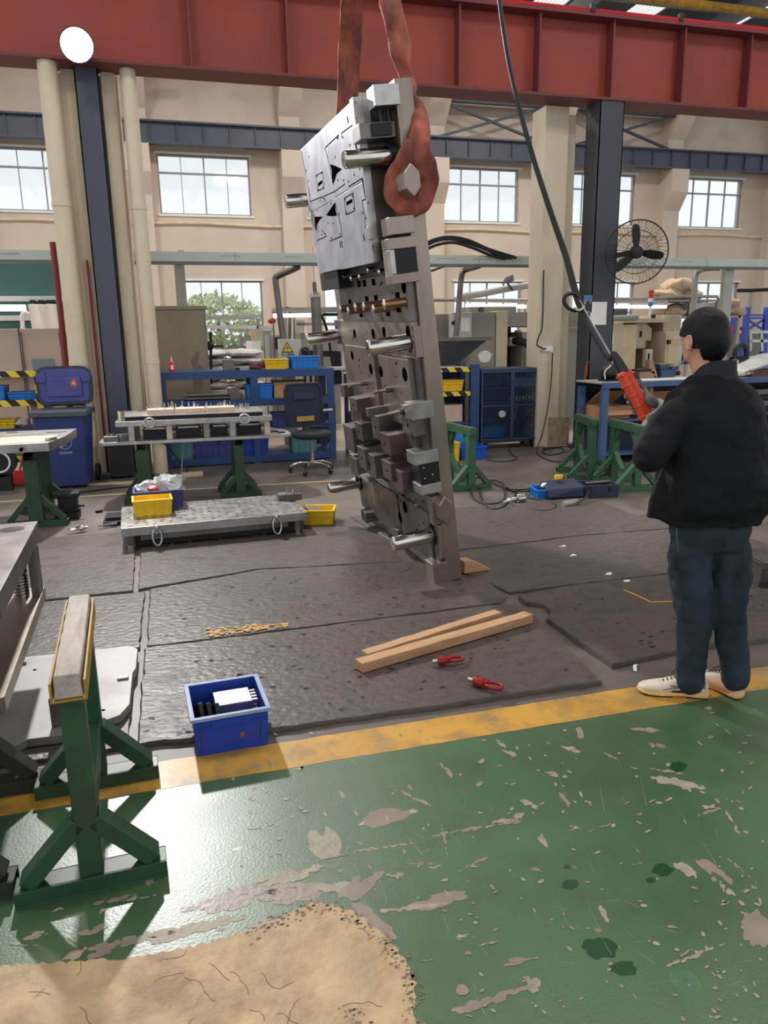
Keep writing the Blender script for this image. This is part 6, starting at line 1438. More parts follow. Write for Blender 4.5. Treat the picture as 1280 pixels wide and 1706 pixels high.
a = yp(448, 558, 13.3); b = yp(468, 600, 13.3); MB().box(a.x, b.x, 13.3, 13.9, 0, a.z).build('body', zinc, PM, bevel=.01); c = yp(462, 572, 13.28); MB().box(c.x-.06, c.x+.06, 13.28, 13.3, c.z-.1, c.z+.1).build('screen', steel_k, PM)
PM = thing('white_machine_unit', 'white machine unit with a drum right of the white bags', 'machine', (0, 0, 0))
a = yp(408, 585, 12.6); b = yp(441, 612, 12.6); MB().box(a.x, b.x, 12.6, 13.1, 0, a.z).build('body', white_m, PM, bevel=.02); c = yp(425, 583, 12.6); MB().cyl((c.x, 12.8, c.z-.05), (c.x, 12.8, c.z+.14), .12, seg=18).build('white_drum', white_m, PM, smooth=40)
for k in range(4): c = yp(411+k*4.4-(k//2)*0, 597+(k % 2)*5, 12.59); MB().box(c.x-.03, c.x+.02, 12.59, 12.6, c.z-.02, c.z+.02).build('dark_label', steel_k, PM)
PM = thing('rod_stand', 'dark rod with a ball joint standing in front of the white bags', 'stand', (0, 0, 0))
rb(351, 553, 352, 640, 11.6, .04, 'dark_rod', steel_k); c = yp(349, 576, 11.6); MB().ball(c, .07, 12, 8).build('ball_joint', black, PM, smooth=60); rb(352, 577, 372, 577, 11.6, .03, 'dark_arm', steel_k)
PM = thing('arm_lamp', 'mauve jointed arm beside the white machine unit', 'arm', (0, 0, 0))
rb(403, 562, 400, 640, 13.15, .07, 'arm', M('mauve_arm', (150, 130, 140), .4), ); rb(390, 585, 410, 580, 13.15, .09, 'joint', steel_d)
PM = thing('rail_stand', 'pale rails and post in front of the lower window', 'frame', (0, 0, 0))
rb(345, 545, 430, 545, 13.3, .05, 'rail', white_m); rb(430, 532, 432, 680, 13.3, .05, 'post', zinc); rb(345, 530, 428, 530, 13.5, .04, 'rail', greyl); a = yp(418, 548, 13.2); MB().box(a.x, a.x+.2, 13.2, 13.3, a.z-.3, a.z).build('small_panel', greyl, PM); c = yp(424, 558, 13.19); MB().prism([(c.x-.05, c.z-.04), (c.x+.05, c.z-.04), (c.x, c.z+.05)], 13.185, 13.19, 'y').build('small_triangle', yellow_m, PM)
PM = thing('beacon_stand', 'white stand with a red beacon behind the control box', 'beacon', (0, 0, 0))
c = yp(453, 535, 13.4); MB().ball(c, (.07, .05, .05), 10, 8).build('red_beacon', redp, PM, smooth=60); MB().box(c.x-.35, c.x+.05, 13.4, 13.5, c.z-.14, c.z-.08).build('beacon_arm', white_m, PM); MB().cyl((c.x, 13.45, 0), (c.x, 13.45, c.z-.08), .03, seg=8).build('beacon_post', white_m, PM)
# dark cables next to the far pins
bent([(533, 520, 11.6), (545, 550, 11.7), (553, 600, 11.8), (556, 620, 11.8)], .02, 'black cable curving down behind the far guide pin', black, 4, 'cable')
bent([(508, 736, 11.0), (508, 612, 11.0), (500, 590, 11.2), (507, 580, 11.3), (517, 600, 11.2), (518, 734, 11.2)], .02, 'black wire hoop behind the bright blue crate', black, 4, 'cable')
# far clutter right of the shelving, behind the die
t = thing('steel_rack', 'taped rack with parts between the office chair and the die', 'rack', (0, 0, 0))
MB().box(2.32, 3.0, 9.88, 9.91, 1.10, 1.16).build('taped_edge', hazard, t); MB().box(2.32, 3.0, 9.91, 10.3, 1.13, 1.15).build('shelf', greyl, t); MB().box(2.32, 3.0, 9.88, 9.91, .78, .83).build('taped_edge', hazard, t); MB().box(2.32, 3.0, 9.91, 10.3, .8, .82).build('shelf', greyl, t); MB().box(2.32, 3.0, 9.9, 10.3, .4, .42).build('shelf', shelf_m, t)
for x in (2.32, 2.94):
    for y in (9.9, 10.25): MB().box(x, x+.05, y, y+.05, 0, 1.1).build('upright', shelf_m, t)
tag(MB().ball((0, 0, 0), (.12, .1, .06), 16, 10).jitter(.05, 12).build('rag', cloth_w, smooth=50, loc=(2.5, 10.0, .88)), 'crumpled white rag on the taped rack left of the die', 'rag')
crate('plastic_crate', 'indigo crate on the taped rack left of the die', 'crate', (2.46, 10.06, .425), .26, .3, .17, indigo_m)
tag(MB().ball((0, 0, 0), (.09, .09, .08), 14, 10).build('helmet', M('lime_helmet', (190, 205, 60), .4), smooth=60, loc=(2.42, 10.0, 1.215)), 'lime yellow helmet on the taped rack by the far pins', 'helmet')

# beige machine at the right ------------------------------------------------------------
BM = thing('milling_machine', 'beige enclosed milling machine between the dark column and the man', 'machine', (0, 0, 0)); Yb = 12.0
bx = lambda px: yp(px, 560, Yb).x
bz = lambda py, px=1060: yp(px, py, Yb).z
MB().box(bx(1005), bx(1038), Yb, 14, 0, bz(538)).build('left_panel', beige, BM, bevel=.006); MB().box(bx(1038), bx(1063), Yb+.03, 14, 0, bz(540)).build('door_panel', M('yellowed_beige', (204, 186, 148), .5), BM, bevel=.006)
MB().box(bx(1036), bx(1112), Yb-.08, 14, bz(538), bz(531)).build('top_beam', beige, BM, bevel=.006); MB().box(bx(1063), bx(1100), Yb+.7, Yb+.74, 0, bz(538)).build('inner_wall', M('brownish_interior', (140, 122, 96), .6), BM)
MB().prism([(bx(1063), bz(538)), (bx(1078), bz(538)), (bx(1089), bz(548)), (bx(1089), bz(568)), (bx(1080), bz(568)), (bx(1080), bz(581)), (bx(1063), bz(581))], Yb+.05, Yb+.5, 'y').build('spindle_head', M('grey_beige', (172, 160, 134), .5), BM, bevel=.01)
p = yp(1068, 556, Yb+.04); MB().box(p.x-.02, p.x+.02, Yb+.03, Yb+.05, p.z-.06, p.z+.05).build('handle', steel_k, BM)
MB().box(bx(1080), bx(1098), Yb+.3, Yb+.6, bz(580), bz(568)).build('cross_slide', M('brownish_interior', (140, 122, 96), .6), BM)
MB().box(bx(1073), bx(1084), Yb-.1, Yb, bz(612), bz(582)).build('switch_column', greyl, BM, bevel=.004); MB().box(bx(1076.5), bx(1078.5), Yb-.11, Yb-.1, bz(602), bz(589)).build('slot', hole, BM)
MB().box(bx(1099), bx(1132), Yb-.2, Yb+1, 0, bz(553)).build('electrical_door', beige, BM, bevel=.008); MB().box(bx(1103), bx(1126), Yb-.21, Yb-.2, bz(610), bz(557)).build('door_leaf', M('yellowed_beige', (204, 186, 148), .5), BM, bevel=.005)
MB().box(bx(1109), bx(1116), Yb-.22, Yb-.21, bz(567), bz(561)).build('sticker', M('pink_sticker', (222, 190, 176), .6), BM); MB().box(bx(1117), bx(1121), Yb-.22, Yb-.21, bz(574), bz(560)).build('sticker', greyl, BM); MB().box(bx(1100), bx(1104), Yb-.26, Yb-.2, bz(574), bz(567)).build('lock', blackp, BM)
MB().box(bx(1110), bx(1140), Yb+.1, 14, bz(553), bz(525)).build('rear_casing', beige, BM, bevel=.01)
MB().box(bx(1009), bx(1022), Yb-.01, Yb, bz(572), bz(552)).build('paper_notice', paper, BM)
MB().tube([yp(1008, 535, Yb-.1), yp(1018, 531, Yb-.1), yp(1040, 530, Yb-.1), yp(1062, 528, Yb-.1)], .05, 8, sub=3).build('flexible_hose', M('grey_green_hose', (150, 160, 146), .5), BM, smooth=60)
MB().box(bx(1022), bx(1076), Yb+.6, Yb+.9, bz(528), bz(512)).build('monitor_bank', M('dark_slate_panel', (66, 76, 86), .4), BM); MB().box(bx(1023), bx(1037), Yb+.55, Yb+.6, bz(528), bz(516)).build('pale_screen', greyl, BM); MB().box(bx(1007), bx(1020), Yb+.5, Yb+.6, bz(531), bz(519)).build('dark_screen', blackp, BM)
c = yp(1083, 527, Yb+.3); BC = MB().cyl((c.x, c.y, c.z), (c.x, c.y, yp(1083, 510, Yb+.3).z), .018, seg=8).build('beacon_pole', white_m, BM); z_ = yp(1083, 510, Yb+.3).z
for k, m_ in enumerate((sky_m, white_m, redp, redp)): MB().cyl((c.x, c.y, z_+.07*k), (c.x, c.y, z_+.07*k+.065), .045, seg=12).build('beacon_segment', m_, BC)
c = yp(1089, 527, Yb+.2); MB().ball(c, .045, 10, 8).build('dark_knob', blackp, BM, smooth=60)
# sacks on top
SK = [(1110, 500, .32, 'tan sack lying highest on the rack behind the man'), (1128, 492, .3, 'puffy tan sack on top of the rack behind the man'), (1120, 518, .36, 'tan sack folded on the lower rack behind the man'), (1145, 500, .25, 'small tan sack right on the rack behind the man'), (1208, 507, .3, 'tan sack beside the trunking post behind the man'), (1215, 520, .34, 'lower tan sack beside the trunking post behind the man')]
for k, (x, y, r, lb) in enumerate(SK):
    p = yp(x, y, 13.6); p.z = (yp(1140, 499, 13.3).z if k in (0, 1, 3) else yp(1092, 527, 13.3).z)+.10+(.18 if k in (1,) else 0)+(.16 if k == 4 else 0); tag(MB().ball((0, 0, 0), (r, .3, .13), 18, 12).jitter(.09, 5, k).jitter(.03, 14, k).build('sack', sack, smooth=60, loc=p), lb, 'sack', 'tan sacks on the rack')
SR = thing('storage_rack', 'tall thin steel rack carrying tan sacks behind the man', 'rack', (0, 0, 0)); a = yp(1092, 527, 13.3); b = yp(1235, 527, 13.3)
MB().box(a.x, b.x, 13.3, 14.0, a.z-.04, a.z).build('shelf', zinc, SR); z_ = yp(1140, 499, 13.3).z; MB().box(a.x, yp(1196, 499, 13.3).x, 13.3, 14.0, z_-.04, z_).build('shelf', zinc, SR)
for x in (a.x, yp(1150, 527, 13.3).x, yp(1196, 527, 13.3).x): MB().box(x-.03, x+.03, 13.3, 13.36, 0, z_).build('upright', zinc, SR)
MB().box(b.x-.06, b.x, 13.3, 13.36, 0, a.z).build('upright', zinc, SR); MB().box(b.x-.06, b.x, 13.9, 13.96, 0, a.z).build('upright', zinc, SR)
tag(MB().box(0, .9, 0, .4, 0, .26).build('white_box', white_m, bevel=.01, loc=(yp(1146, 520, 13.4).x, 13.4, a.z)), 'white ribbed box on the rack right above the man', 'box')
# pallet rack, far right
PR = thing('pallet_rack', 'royal blue pallet rack with red shelves at the right edge', 'rack', (0, 0, 0)); Yr = 14.0
def pr_(px, Y=Yr): return yp(px, 560, Y).x
zt = yp(1245, 512, Yr).z
for px in (1244, 1277):
    x = pr_(px); MB().box(x-.06, x+.06, Yr, Yr+.1, 0, zt).build('upright', bluerack, PR, bevel=.01); MB().box(x-.06, x+.06, Yr+1, Yr+1.1, 0, zt).build('upright', bluerack, PR, bevel=.01)
x0_, x1_ = pr_(1244), pr_(1277)
for py in (525, 530): MB().box(x0_, x1_, Yr+.02, Yr+.08, yp(1260, py, Yr).z-.02, yp(1260, py, Yr).z+.02).build('tie', bluerack, PR)
MB().bar((x0_, Yr+.05, yp(1250, 531, Yr).z), (x1_, Yr+.05, yp(1250, 552, Yr).z), .04, .04).build('diagonal', bluerack, PR); MB().bar((x1_, Yr+.07, yp(1250, 531, Yr).z), (x0_, Yr+.07, yp(1250, 552, Yr).z), .04, .04).build('diagonal', bluerack, PR)
for py, m_ in ((522, redp), (546, redp)): MB().box(pr_(1224), x0_, Yr+.1, Yr+1, yp(1240, py+4, Yr).z, yp(1240, py, Yr).z+.02).build('red_shelf', m_, PR, bevel=.01)
MB().box(pr_(1224), pr_(1330), Yr+.3, Yr+1, 0, yp(1240, 556, Yr).z).build('stored_goods', greym, PR, bevel=.02)
bent([(1230, 484, 14.5), (1250, 484, 14.5), (1290, 482, 14.5)], .04, 'dark horizontal pipe near the right edge above the rack', steel_k, 1, 'rail'); bent([(1252, 486, 14.6), (1250, 515, 14.6)], .05, 'short mauve pipe above the blue pallet rack', zinc, 1, 'rail')
ST = thing('tube_trolley', 'bright steel tube frame on the bench at the right edge', 'frame', (0, 0, 0))
for a_, b_ in (((1248, 553), (1290, 553)), ((1250, 568), (1290, 568)), ((1250, 553), (1250, 585)), ((1268, 553), (1269, 585))): MB().bar(yp(*a_, 9.4), yp(*b_, 9.4), .04, .04).build('tube', steel, ST)
tag(MB().tube([yp(1224, 611, 8.72), yp(1226, 585, 8.72), yp(1234, 575, 8.72), yp(1243, 580, 8.72), yp(1246, 611, 8.72)], .035, 10, sub=5).build('black_hose', black, smooth=60), 'black arched hose on the bench right of the man', 'hose')
t = thing('motor_unit', 'dark motor with bright ends on the bench right of the man', 'motor', yp(1232, 603, 8.62)); MB().lathe([(0, -.12), (.07, -.12), (.08, .1), (0, .12)], axis='x', seg=18).build('body', steel_k, t, smooth=50); MB().ball((-.1, -.04, .0), .05, 12, 8).build('bright_cap', chrome, t, smooth=60)

# blue workbench at the right --------------------------------------------------------------
WB = thing('workbench', 'light blue steel workbench behind the man at the right', 'workbench', (0, 0, 0)); zb_ = 1.01; YB = 8.15
xa = yp(1003, 640, YB).x; xe = 8.9
MB().box(xa, xe, YB, YB+.62, zb_-.02, zb_).build('worktop', M('grey_worktop', (168, 166, 160), .5, var=.1), WB); MB().box(xa, xe, YB-.015, YB, zb_-.07, zb_).build('front_rail', benchb, WB, bevel=.004)
for x in (xa+.02, 7.0, xe-.1): MB().box(x, x+.09, YB, YB+.06, 0, zb_-.07).build('leg', benchb, WB, bevel=.004); MB().box(x, x+.09, YB+.54, YB+.6, 0, zb_-.07).build('leg', benchb, WB, bevel=.004)
MB().box(xa+.1, xe-.1, YB+.05, YB+.58, .52, .54).build('shelf', benchb, WB); MB().box(xa+.1, xe-.1, YB+.05, YB+.58, .10, .12).build('shelf', benchb, WB); MB().box(xa, xe, YB+.61, YB+.62, 0, zb_).build('back_panel', M('dark_navy_panel', (26, 36, 60), .6), WB)
t = thing('carton', 'open brown cardboard carton with raised flap under the workbench', 'carton', (xa+.12, YB+.2, .54)); MB().rings([[Vector(p) for p in r] for r in ([(.0, 0, 0), (.42, 0, 0), (.42, .4, 0), (0, .4, 0)], [(0, 0, .16), (.42, 0, .16), (.42, .4, .16), (0, .4, .16)], [(.01, .01, .16), (.41, .01, .16), (.41, .39, .16), (.01, .39, .16)], [(.01, .01, .01), (.41, .01, .01), (.41, .39, .01), (.01, .39, .01)])]).build('box', card, t)
MB().hexa([(.02, .36, .17), (.4, .36, .17), (.4, .37, .17), (.02, .37, .17), (.05, .1, .33), (.43, .1, .33), (.43, .11, .34), (.05, .11, .34)]).build('flap', card, t); MB().hexa([(0, 0, .16), (.42, 0, .16), (.42, .01, .16), (0, .01, .16), (.02, -.12, .06), (.44, -.12, .06), (.44, -.11, .06), (.02, -.11, .06)]).build('flap', card, t)
t = thing('carton', 'upright brown carton deeper under the workbench beside the pendant', 'carton', (xa+.78, YB+.15, .54)); MB().box(0, .05, 0, .5, 0, .38).box(.05, .6, .3, .5, 0, .3).build('box', card, t)
tag(MB().box(0, .5, 0, .3, 0, .26).build('carton', M('orange_carton', (190, 110, 66), .7), bevel=.003, loc=(8.0, YB+.1, .54)), 'orange brown carton on the shelf right of the man', 'carton')
tag(MB().lathe([(0, 0), (.03, 0), (.03, .1), (.02, .12), (0, .12)], seg=14).build('white_bottle', white_m, smooth=50, loc=(xa+.66, YB+.1, .54)), 'small white bottle under the workbench by the pendant', 'bottle')
p = yp(1022, 622, YB+.3); tag(MB().ball((0, 0, 0), (.13, .12, .11), 18, 12).jitter(.03, 9).build('black_bundle', black, smooth=50, loc=(p.x-.05, YB+.3, zb_+.1)), 'rounded black bundle on the left end of the workbench', 'bundle')
bl = MB().tube([(p.x-.17, YB+.2, zb_+.03), (p.x-.18, YB+.2, zb_+.12), (p.x-.10, YB+.2, zb_+.19)], .008, 6, sub=3); tag(bl.build('white_strap', white_m, smooth=60), 'white strap around the black bundle on the workbench', 'strap')
t = thing('bench_vice', 'blue bench vice on the workbench near the man', 'vice', yp(1109, 628, YB+.4)); t.location.z = zb_
vb = M('dark_blue_vice', (44, 66, 96), .45); MB().box(-.12, .10, -.07, .07, 0, .12).box(-.14, .0, -.08, .08, .12, .17).box(.03, .14, -.08, .08, .1, .15).build('body', vb, t, bevel=.01); MB().box(-.15, .05, -.08, .06, .17, .185).build('jaw', steel_d, t); MB().cyl((.12, 0, .06), (.2, 0, .06), .03, seg=12).build('screw', steel_k, t)
t = thing('v_block', 'brown angled block on the workbench left of the vice', 'block', yp(1075, 627, YB+.4)); t.location.z = zb_; MB().box(-.12, .10, -.06, .06, 0, .1).hexa([(.02, -.06, .1), (.16, -.06, 0), (.18, .06, 0), (.04, .06, .1), (.0, -.06, .24), (.06, -.06, .24), (.08, .06, .24), (.02, .06, .24)]).build('body', M('brown_block', (150, 112, 92), .5), t, bevel=.005); MB().box(-.16, .04, -.07, .07, .10, .125).build('dark_plate', steel_k, t)
tag(MB().box(-.45, .35, -.12, .12, 0, .012).build('paper_sheet', paper, loc=(yp(1103, 634, YB+.2).x, YB+.2, zb_), rot=(0, 0, .05)), 'white paper lying on the front of the workbench', 'paper')
tag(MB().box(-.2, .2, -.1, .1, 0, .02).build('dark_tray', steel_k, loc=(yp(1062, 634, YB+.25).x-.3, YB+.25, zb_+.0)), 'flat dark tray on the workbench left of the paper', 'tray')
# white bag / cover and gloves on the bench at the far right
t = thing('plastic_cover', 'pale plastic cover draped over parts on the bench at the right edge', 'cover', (0, 0, 0))
a = yp(1218, 614, 8.4); R = []
for i in range(15):
    f = i/14; x = a.x+f*1.5; h = .03+.19*math.sin(min(1, f*1.7)*PI/2)+.008*math.sin(i*1.9)
    R.append([Vector((x, 8.2, zb_+.03+h*.85)), Vector((x, 8.45, zb_+.06+h)), Vector((x, 8.72, zb_+.05+h*1.02)), Vector((x, 8.72, zb_+.03+h*1.02)), Vector((x, 8.45, zb_+.03+h)), Vector((x, 8.21, zb_+.01+h*.8))])
MB().rings(R).build('cover', M('grey_white_plastic', (198, 200, 194), .3, var=.08), t, smooth=40); MB().box(a.x+.15, a.x+1.5, 8.3, 8.7, zb_, zb_+.08).build('parts', M('brown_parts', (112, 86, 70), .6, var=.3), t, bevel=.01)
tag(MB().box(0, .6, 0, .3, 0, .05).build('maroon_bar', M('maroon_paint', (96, 40, 52), .5), bevel=.004, loc=(yp(1262, 628, 8.2).x-.1, 8.18, zb_)), 'maroon bar on the bench at the right edge', 'bar')
t = thing('work_glove', 'grubby white gloves lying on the bench behind the shoulder', 'gloves', yp(1228, 624, 8.28)); t.location.z = zb_+.04
m_ = MB().ball((-.05, 0, 0), (.2, .09, .04), 16, 10)
for k in range(4): m_.tube([(.1, -.05+.03*k, 0), (.17, -.06+.035*k, -.0), (.23, -.07+.04*k, -.03)], [.022, .02, .014], 8, sub=3)
m_.jitter(.015, 18).build('glove', cloth_w, t, smooth=60)
# clutter under the bench at the right
for k in range(4): tag(MB().box(0, .9, 0, .4, 0, .07).build('steel_bar', [steel_k, steel_d][k % 2], bevel=.004, loc=(7.35, YB+.12, .545+.075*k), rot=(0, 0, .02*k)), 'dark bar under the bench at the right edge, %s of the stack' % ('bottom', 'second', 'third', 'top')[k], 'steel bar', 'dark bars stacked under the bench')
# socket / leads far right pillar etc: outdoor tree beyond the lower windows
TT = thing('tree', 'sunlit green tree outside the lower window behind the cabinet', 'tree', (1.6, 24.5, 0))
MB().cyl((0, 0, -.5), (0, 0, 2.2), .12, .06, seg=8).build('trunk', M('bark', (110, 96, 80), .8), TT)
mb = MB(); rnd = random.Random(17)
for k in range(1500):
    th = rnd.uniform(0, 2*PI); ph = math.acos(rnd.uniform(-1, 1)); r = rnd.uniform(.45, 1)**.5; c = Vector((1.5*r*math.sin(ph)*math.cos(th), .8*r*math.sin(ph)*math.sin(th), 2.0+.95*r*math.cos(ph))); s_ = rnd.uniform(.06, .14)
    a_ = Vector((rnd.uniform(-1, 1), rnd.uniform(-1, 1), rnd.uniform(-1, 1))).normalized()*s_; b_ = a_.orthogonal().normalized()*s_*.6
    mb.quad(c-a_, c-b_, c+a_, c+b_)
tag(mb.build('foliage', leafm, TT), kind='stuff')
struct(MB().box(-12, 30, 20.3, 40, -.3, -.1).build('outside_ground', M('pale_ground', (200, 200, 195), .9)))
# graffiti-like marks high on the wall
mb = MB()
for k in range(26):
    x = 222+(k % 5)*4.2+rnd.uniform(-1, 1); y = 178+(k//5)*5+rnd.uniform(-2, 2); p = yp(x, y, WY-.003); mb.bar((p.x, WY-.003, p.z), (p.x+rnd.uniform(-.06, .06), WY-.003, p.z+rnd.uniform(-.07, .07)), .02, .004, (0, 1, 0))
tag(struct(mb.build('wall_mark', M('wall_mark_grey', (120, 108, 96), .8))), kind='stuff')
# ================================================================ THE MAN WITH THE PENDANT
skin = M('warm_skin', (205, 150, 122), .55, var=.06, sc=20, spec=.4)
hairm = M('black_hair', (9, 9, 11), .5, var=.3, sc=60, spec=.25, bump=.3, bsc=160, stretch=(1, 1, .2))
jack_m = M('black_jacket_cloth', (19, 20, 24), .75, var=.15, sc=5, bump=.05, bsc=200, spec=.2)
jean_m = M('dark_blue_green_denim', (40, 52, 58), .85, var=.4, sc=7, bump=.25, bsc=90, spec=.2, stretch=(1.4, 1.4, .5))
shoe_m = M('cream_trainer', (214, 200, 180), .6, var=.08, sc=20)
sole_m = M('tan_trainer_sole', (220, 176, 118), .6, var=.1, sc=20)
def addcap(mb, pts, rad, seg=18):
    """overlapping tapered segments with round joints, fused later by the remesh"""
    for i in range(len(pts)-1): mb.cyl(pts[i], pts[i+1], rad[i], rad[i+1], seg=seg)
    for p, r in zip(pts, rad): mb.ball(p, r, seg, 10)
def fuse(o, vox, it=6, disp=0.0, dsc=.1, fac=.5):
    m = o.modifiers.new('remesh', 'REMESH'); m.mode = 'VOXEL'; m.voxel_size = vox; m.use_smooth_shade = True
    s = o.modifiers.new('smooth', 'SMOOTH'); s.iterations = it; s.factor = fac
    if disp:
        t = bpy.data.textures.new('cloth_folds', 'CLOUDS'); t.noise_scale = dsc; t.noise_depth = 2
        d = o.modifiers.new('folds', 'DISPLACE'); d.texture = t; d.strength = disp; d.mid_level = .5; d.texture_coords = 'LOCAL'
    return o
V = Vector
ta = math.radians(80); tf = V((math.cos(ta), math.sin(ta), 0)); tr = V((math.sin(ta), -math.cos(ta), 0))
ha = math.radians(97); hf = V((math.cos(ha), math.sin(ha), 0)); hr = V((math.sin(ha), -math.cos(ha), 0)); up_ = V((0, 0, 1))
HD = yp(1173, 564, 2.72)
# joints
SHL, SHR = V((2.035, 2.67, 1.325)), V((2.285, 2.63, 1.315))
ELL, ELR = V((1.852, 2.615, 1.135)), V((2.345, 2.86, 1.12))
WRL, WRR = yp(1098, 730, 2.80), yp(1124, 696, 2.90)
HNL, HNR = yp(1084, 706, 2.85), yp(1092, 674, 2.88)
hipL, kneL, ankL = yp(1152, 905, 2.66), yp(1159, 1030, 2.65), yp(1151, 1128, 2.635)
hipR, kneR, ankR = yp(1216, 900, 2.64), yp(1214, 1012, 2.60), yp(1228, 1120, 2.585)
def ring(c, a, b, fw, rt, n=28, p=2.4):
    R = []
    for k in range(n):
        t = 2*PI*k/n; ct, st = math.cos(t), math.sin(t)
        R.append(c + rt*a*math.copysign(abs(ct)**(2/p), ct) + fw*b*math.copysign(abs(st)**(2/p), st))
    return R
TC = V((2.165, 2.655, 0))
def torso(mb, ex, levels):
    mb.rings([ring(TC + V((dx, dy, z)), a+ex, b+ex, tf, tr) for z, dx, dy, a, b in levels])
# body: one continuous figure
mb = MB()
torso(mb, 0, [(.80, .03, -.0, .15, .10), (.92, .03, 0, .16, .115), (1.05, .01, 0, .16, .11), (1.2, .0, 0, .165, .11), (1.33, .0, 0, .165, .095), (1.40, .0, 0, .12, .075), (1.43, .0, 0, .06, .055)])
addcap(mb, [SHL, ELL, WRL], [.05, .04, .028]); addcap(mb, [SHR, ELR, WRR], [.05, .04, .028]); addcap(mb, [WRL, HNL], [.024, .018]); addcap(mb, [WRR, HNR], [.024, .018])
addcap(mb, [hipL+V((0, 0, -.03)), kneL, ankL], [.068, .05, .036]); addcap(mb, [hipR+V((0, 0, -.03)), kneR, ankR], [.068, .05, .036])
addcap(mb, [ankL, V((2.17, 2.66, .045)), V((2.05, 2.72, .035))], [.034, .034, .026]); addcap(mb, [ankR, V((2.335, 2.60, .045)), V((2.30, 2.70, .035))], [.034, .034, .026])
addcap(mb, [TC+V((0, 0, 1.38)), HD+V((0, -.015, -.10)), HD+V((0, -.02, -.04))], [.062, .056, .06])
HR3 = Matrix((hr, hf, up_)).transposed()
mb.ball(HD, (.078, .098, .108), 24, 16, HR3); mb.ball(HD+hf*.03+up_*-.045, (.062, .075, .068), 20, 12, HR3)      # skull and jaw
mb.ball(HD+hf*.108+up_*-.012, (.012, .018, .022), 12, 8, HR3); mb.ball(HD+hf*.085+up_*.03, (.05, .02, .014), 12, 8, HR3)   # nose, brow
for s_ in (-1, 1):
    mb.ball(HD+hr*.084*s_-hf*.008+up_*-.018, (.013, .020, .034), 14, 10, HR3)
    mb.tube([HD+hr*(.096*s_)+hf*(.017*math.cos(a)-.016)+up_*(.030*math.sin(a)-.014) for a in [k*PI/6 for k in range(-3, 8)]], .0055, 6)
body = mb.build('person', skin, smooth=180); fuse(body, .006, 4)
tag(body, 'man in a black jacket and dark jeans seen from behind, holding the orange pendant', 'person')
for s_ in (-1, 1): MB().ball(HD+hf*.094+hr*.032*s_+up_*.008, .0125, 12, 8).build('eye', M('eye_white', (230, 228, 224), .2), body, smooth=180)
# hair
hb = MB(); hb.ball(V((0, -.004, 0)), (.0945, .112, .124), 130, 96)
kill = []
for f in hb.bm.faces:
    c = f.calc_center_median(); lx, ly, lz = c
    if ly > .055 and lz < .055: kill.append(f)
    elif abs(lx) > .045 and -.028+.35*min(0, lz+.03)*-1 < ly and lz < .006: kill.append(f)
    elif abs(lx) > .045 and ly > -.055 and lz < -.045: kill.append(f)
    elif ly > .0 and lz < -.0: kill.append(f)
    elif lz < -.100+.03*max(0, ly/.11)+.010*abs(lx)/.09+.012*noise.noise(c*60): kill.append(f)
bmesh.ops.delete(hb.bm, geom=kill, context='FACES')
bmesh.ops.delete(hb.bm, geom=[v for v in hb.bm.verts if not v.link_faces], context='VERTS')
for v in hb.bm.verts:
    q = v.co.copy(); v.co += q.normalized()*(.003*noise.noise(q*14)+.001*noise.noise(q*60))
    v.co = HD + HR3 @ v.co + up_*.004
ho = hb.build('hair', hairm, body, smooth=180); so = ho.modifiers.new('solid', 'SOLIDIFY'); so.thickness = .016; so.offset = -1
sb = ho.modifiers.new('sub', 'SUBSURF'); sb.levels = 1; sb.render_levels = 1
# face mask and ear loop
mk = MB(); R = []
for i in range(9):
    a = -1.15+2.3*i/8; R.append([HD + hr*(.064*math.sin(a)) + hf*(.022+.088*math.cos(a)) + up_*z for z in (-.108, -.085, -.055, -.030)])
mv = [[mk.bm.verts.new(p) for p in r] for r in R]
for i in range(8):
    for k in range(3): mk.face([mv[i][k], mv[i+1][k], mv[i+1][k+1], mv[i][k+1]])
mo = mk.build('face_mask', M('pale_blue_mask', (160, 188, 196), .8), body, smooth=180); s2 = mo.modifiers.new('solid', 'SOLIDIFY'); s2.thickness = .003
for s_ in (-1, 1): MB().tube([HD+hr*.064*s_+hf*.05+up_*-.035, HD+hr*.082*s_+hf*.012+up_*.008, HD+hr*.09*s_-hf*.022+up_*-.01, HD+hr*.078*s_+hf*.004+up_*-.055, HD+hr*.062*s_+hf*.045+up_*-.10], .0016, 5, sub=4).build('ear_loop', white_m, mo, smooth=60)
# jacket
mb = MB()
torso(mb, 0, [(.845, .03, -.005, .212, .145), (.90, .035, -.01, .232, .165), (.98, .035, -.005, .238, .175), (1.08, .02, 0, .226, .168), (1.2, .008, 0, .214, .155), (1.30, .0, 0, .205, .14), (1.37, -.002, .0, .175, .112), (1.41, -.002, .004, .125, .09), (1.435, -.002, .008, .085, .075)])
mb.rings([ring(TC + V((.03, -.005, z)), a, b, tf, tr) for z, a, b in ((.815, .205, .14), (.85, .208, .142))])
mb.rings([[V(p) for p in r] for r in ([(1.915, 2.70, .835), (2.02, 2.62, .828), (2.03, 2.66, .828), (1.925, 2.73, .835)], [(1.93, 2.69, .98), (2.02, 2.60, .98), (2.05, 2.66, .98), (1.95, 2.73, .98)], [(1.965, 2.68, 1.10), (2.02, 2.60, 1.10), (2.05, 2.68, 1.10), (1.98, 2.72, 1.10)])])   # open front flap of the jacket
addcap(mb, [SHL+V((.02, 0, -.01)), SHL*.5+ELL*.5+V((-.012, 0, .005)), ELL, ELL*.45+WRL*.55, WRL], [.070, .076, .074, .064, .05])
addcap(mb, [SHR+V((-.01, 0, -.005)), SHR*.5+ELR*.5+V((.02, 0, 0)), ELR, ELR*.45+WRR*.55, WRR], [.078, .078, .072, .062, .048])
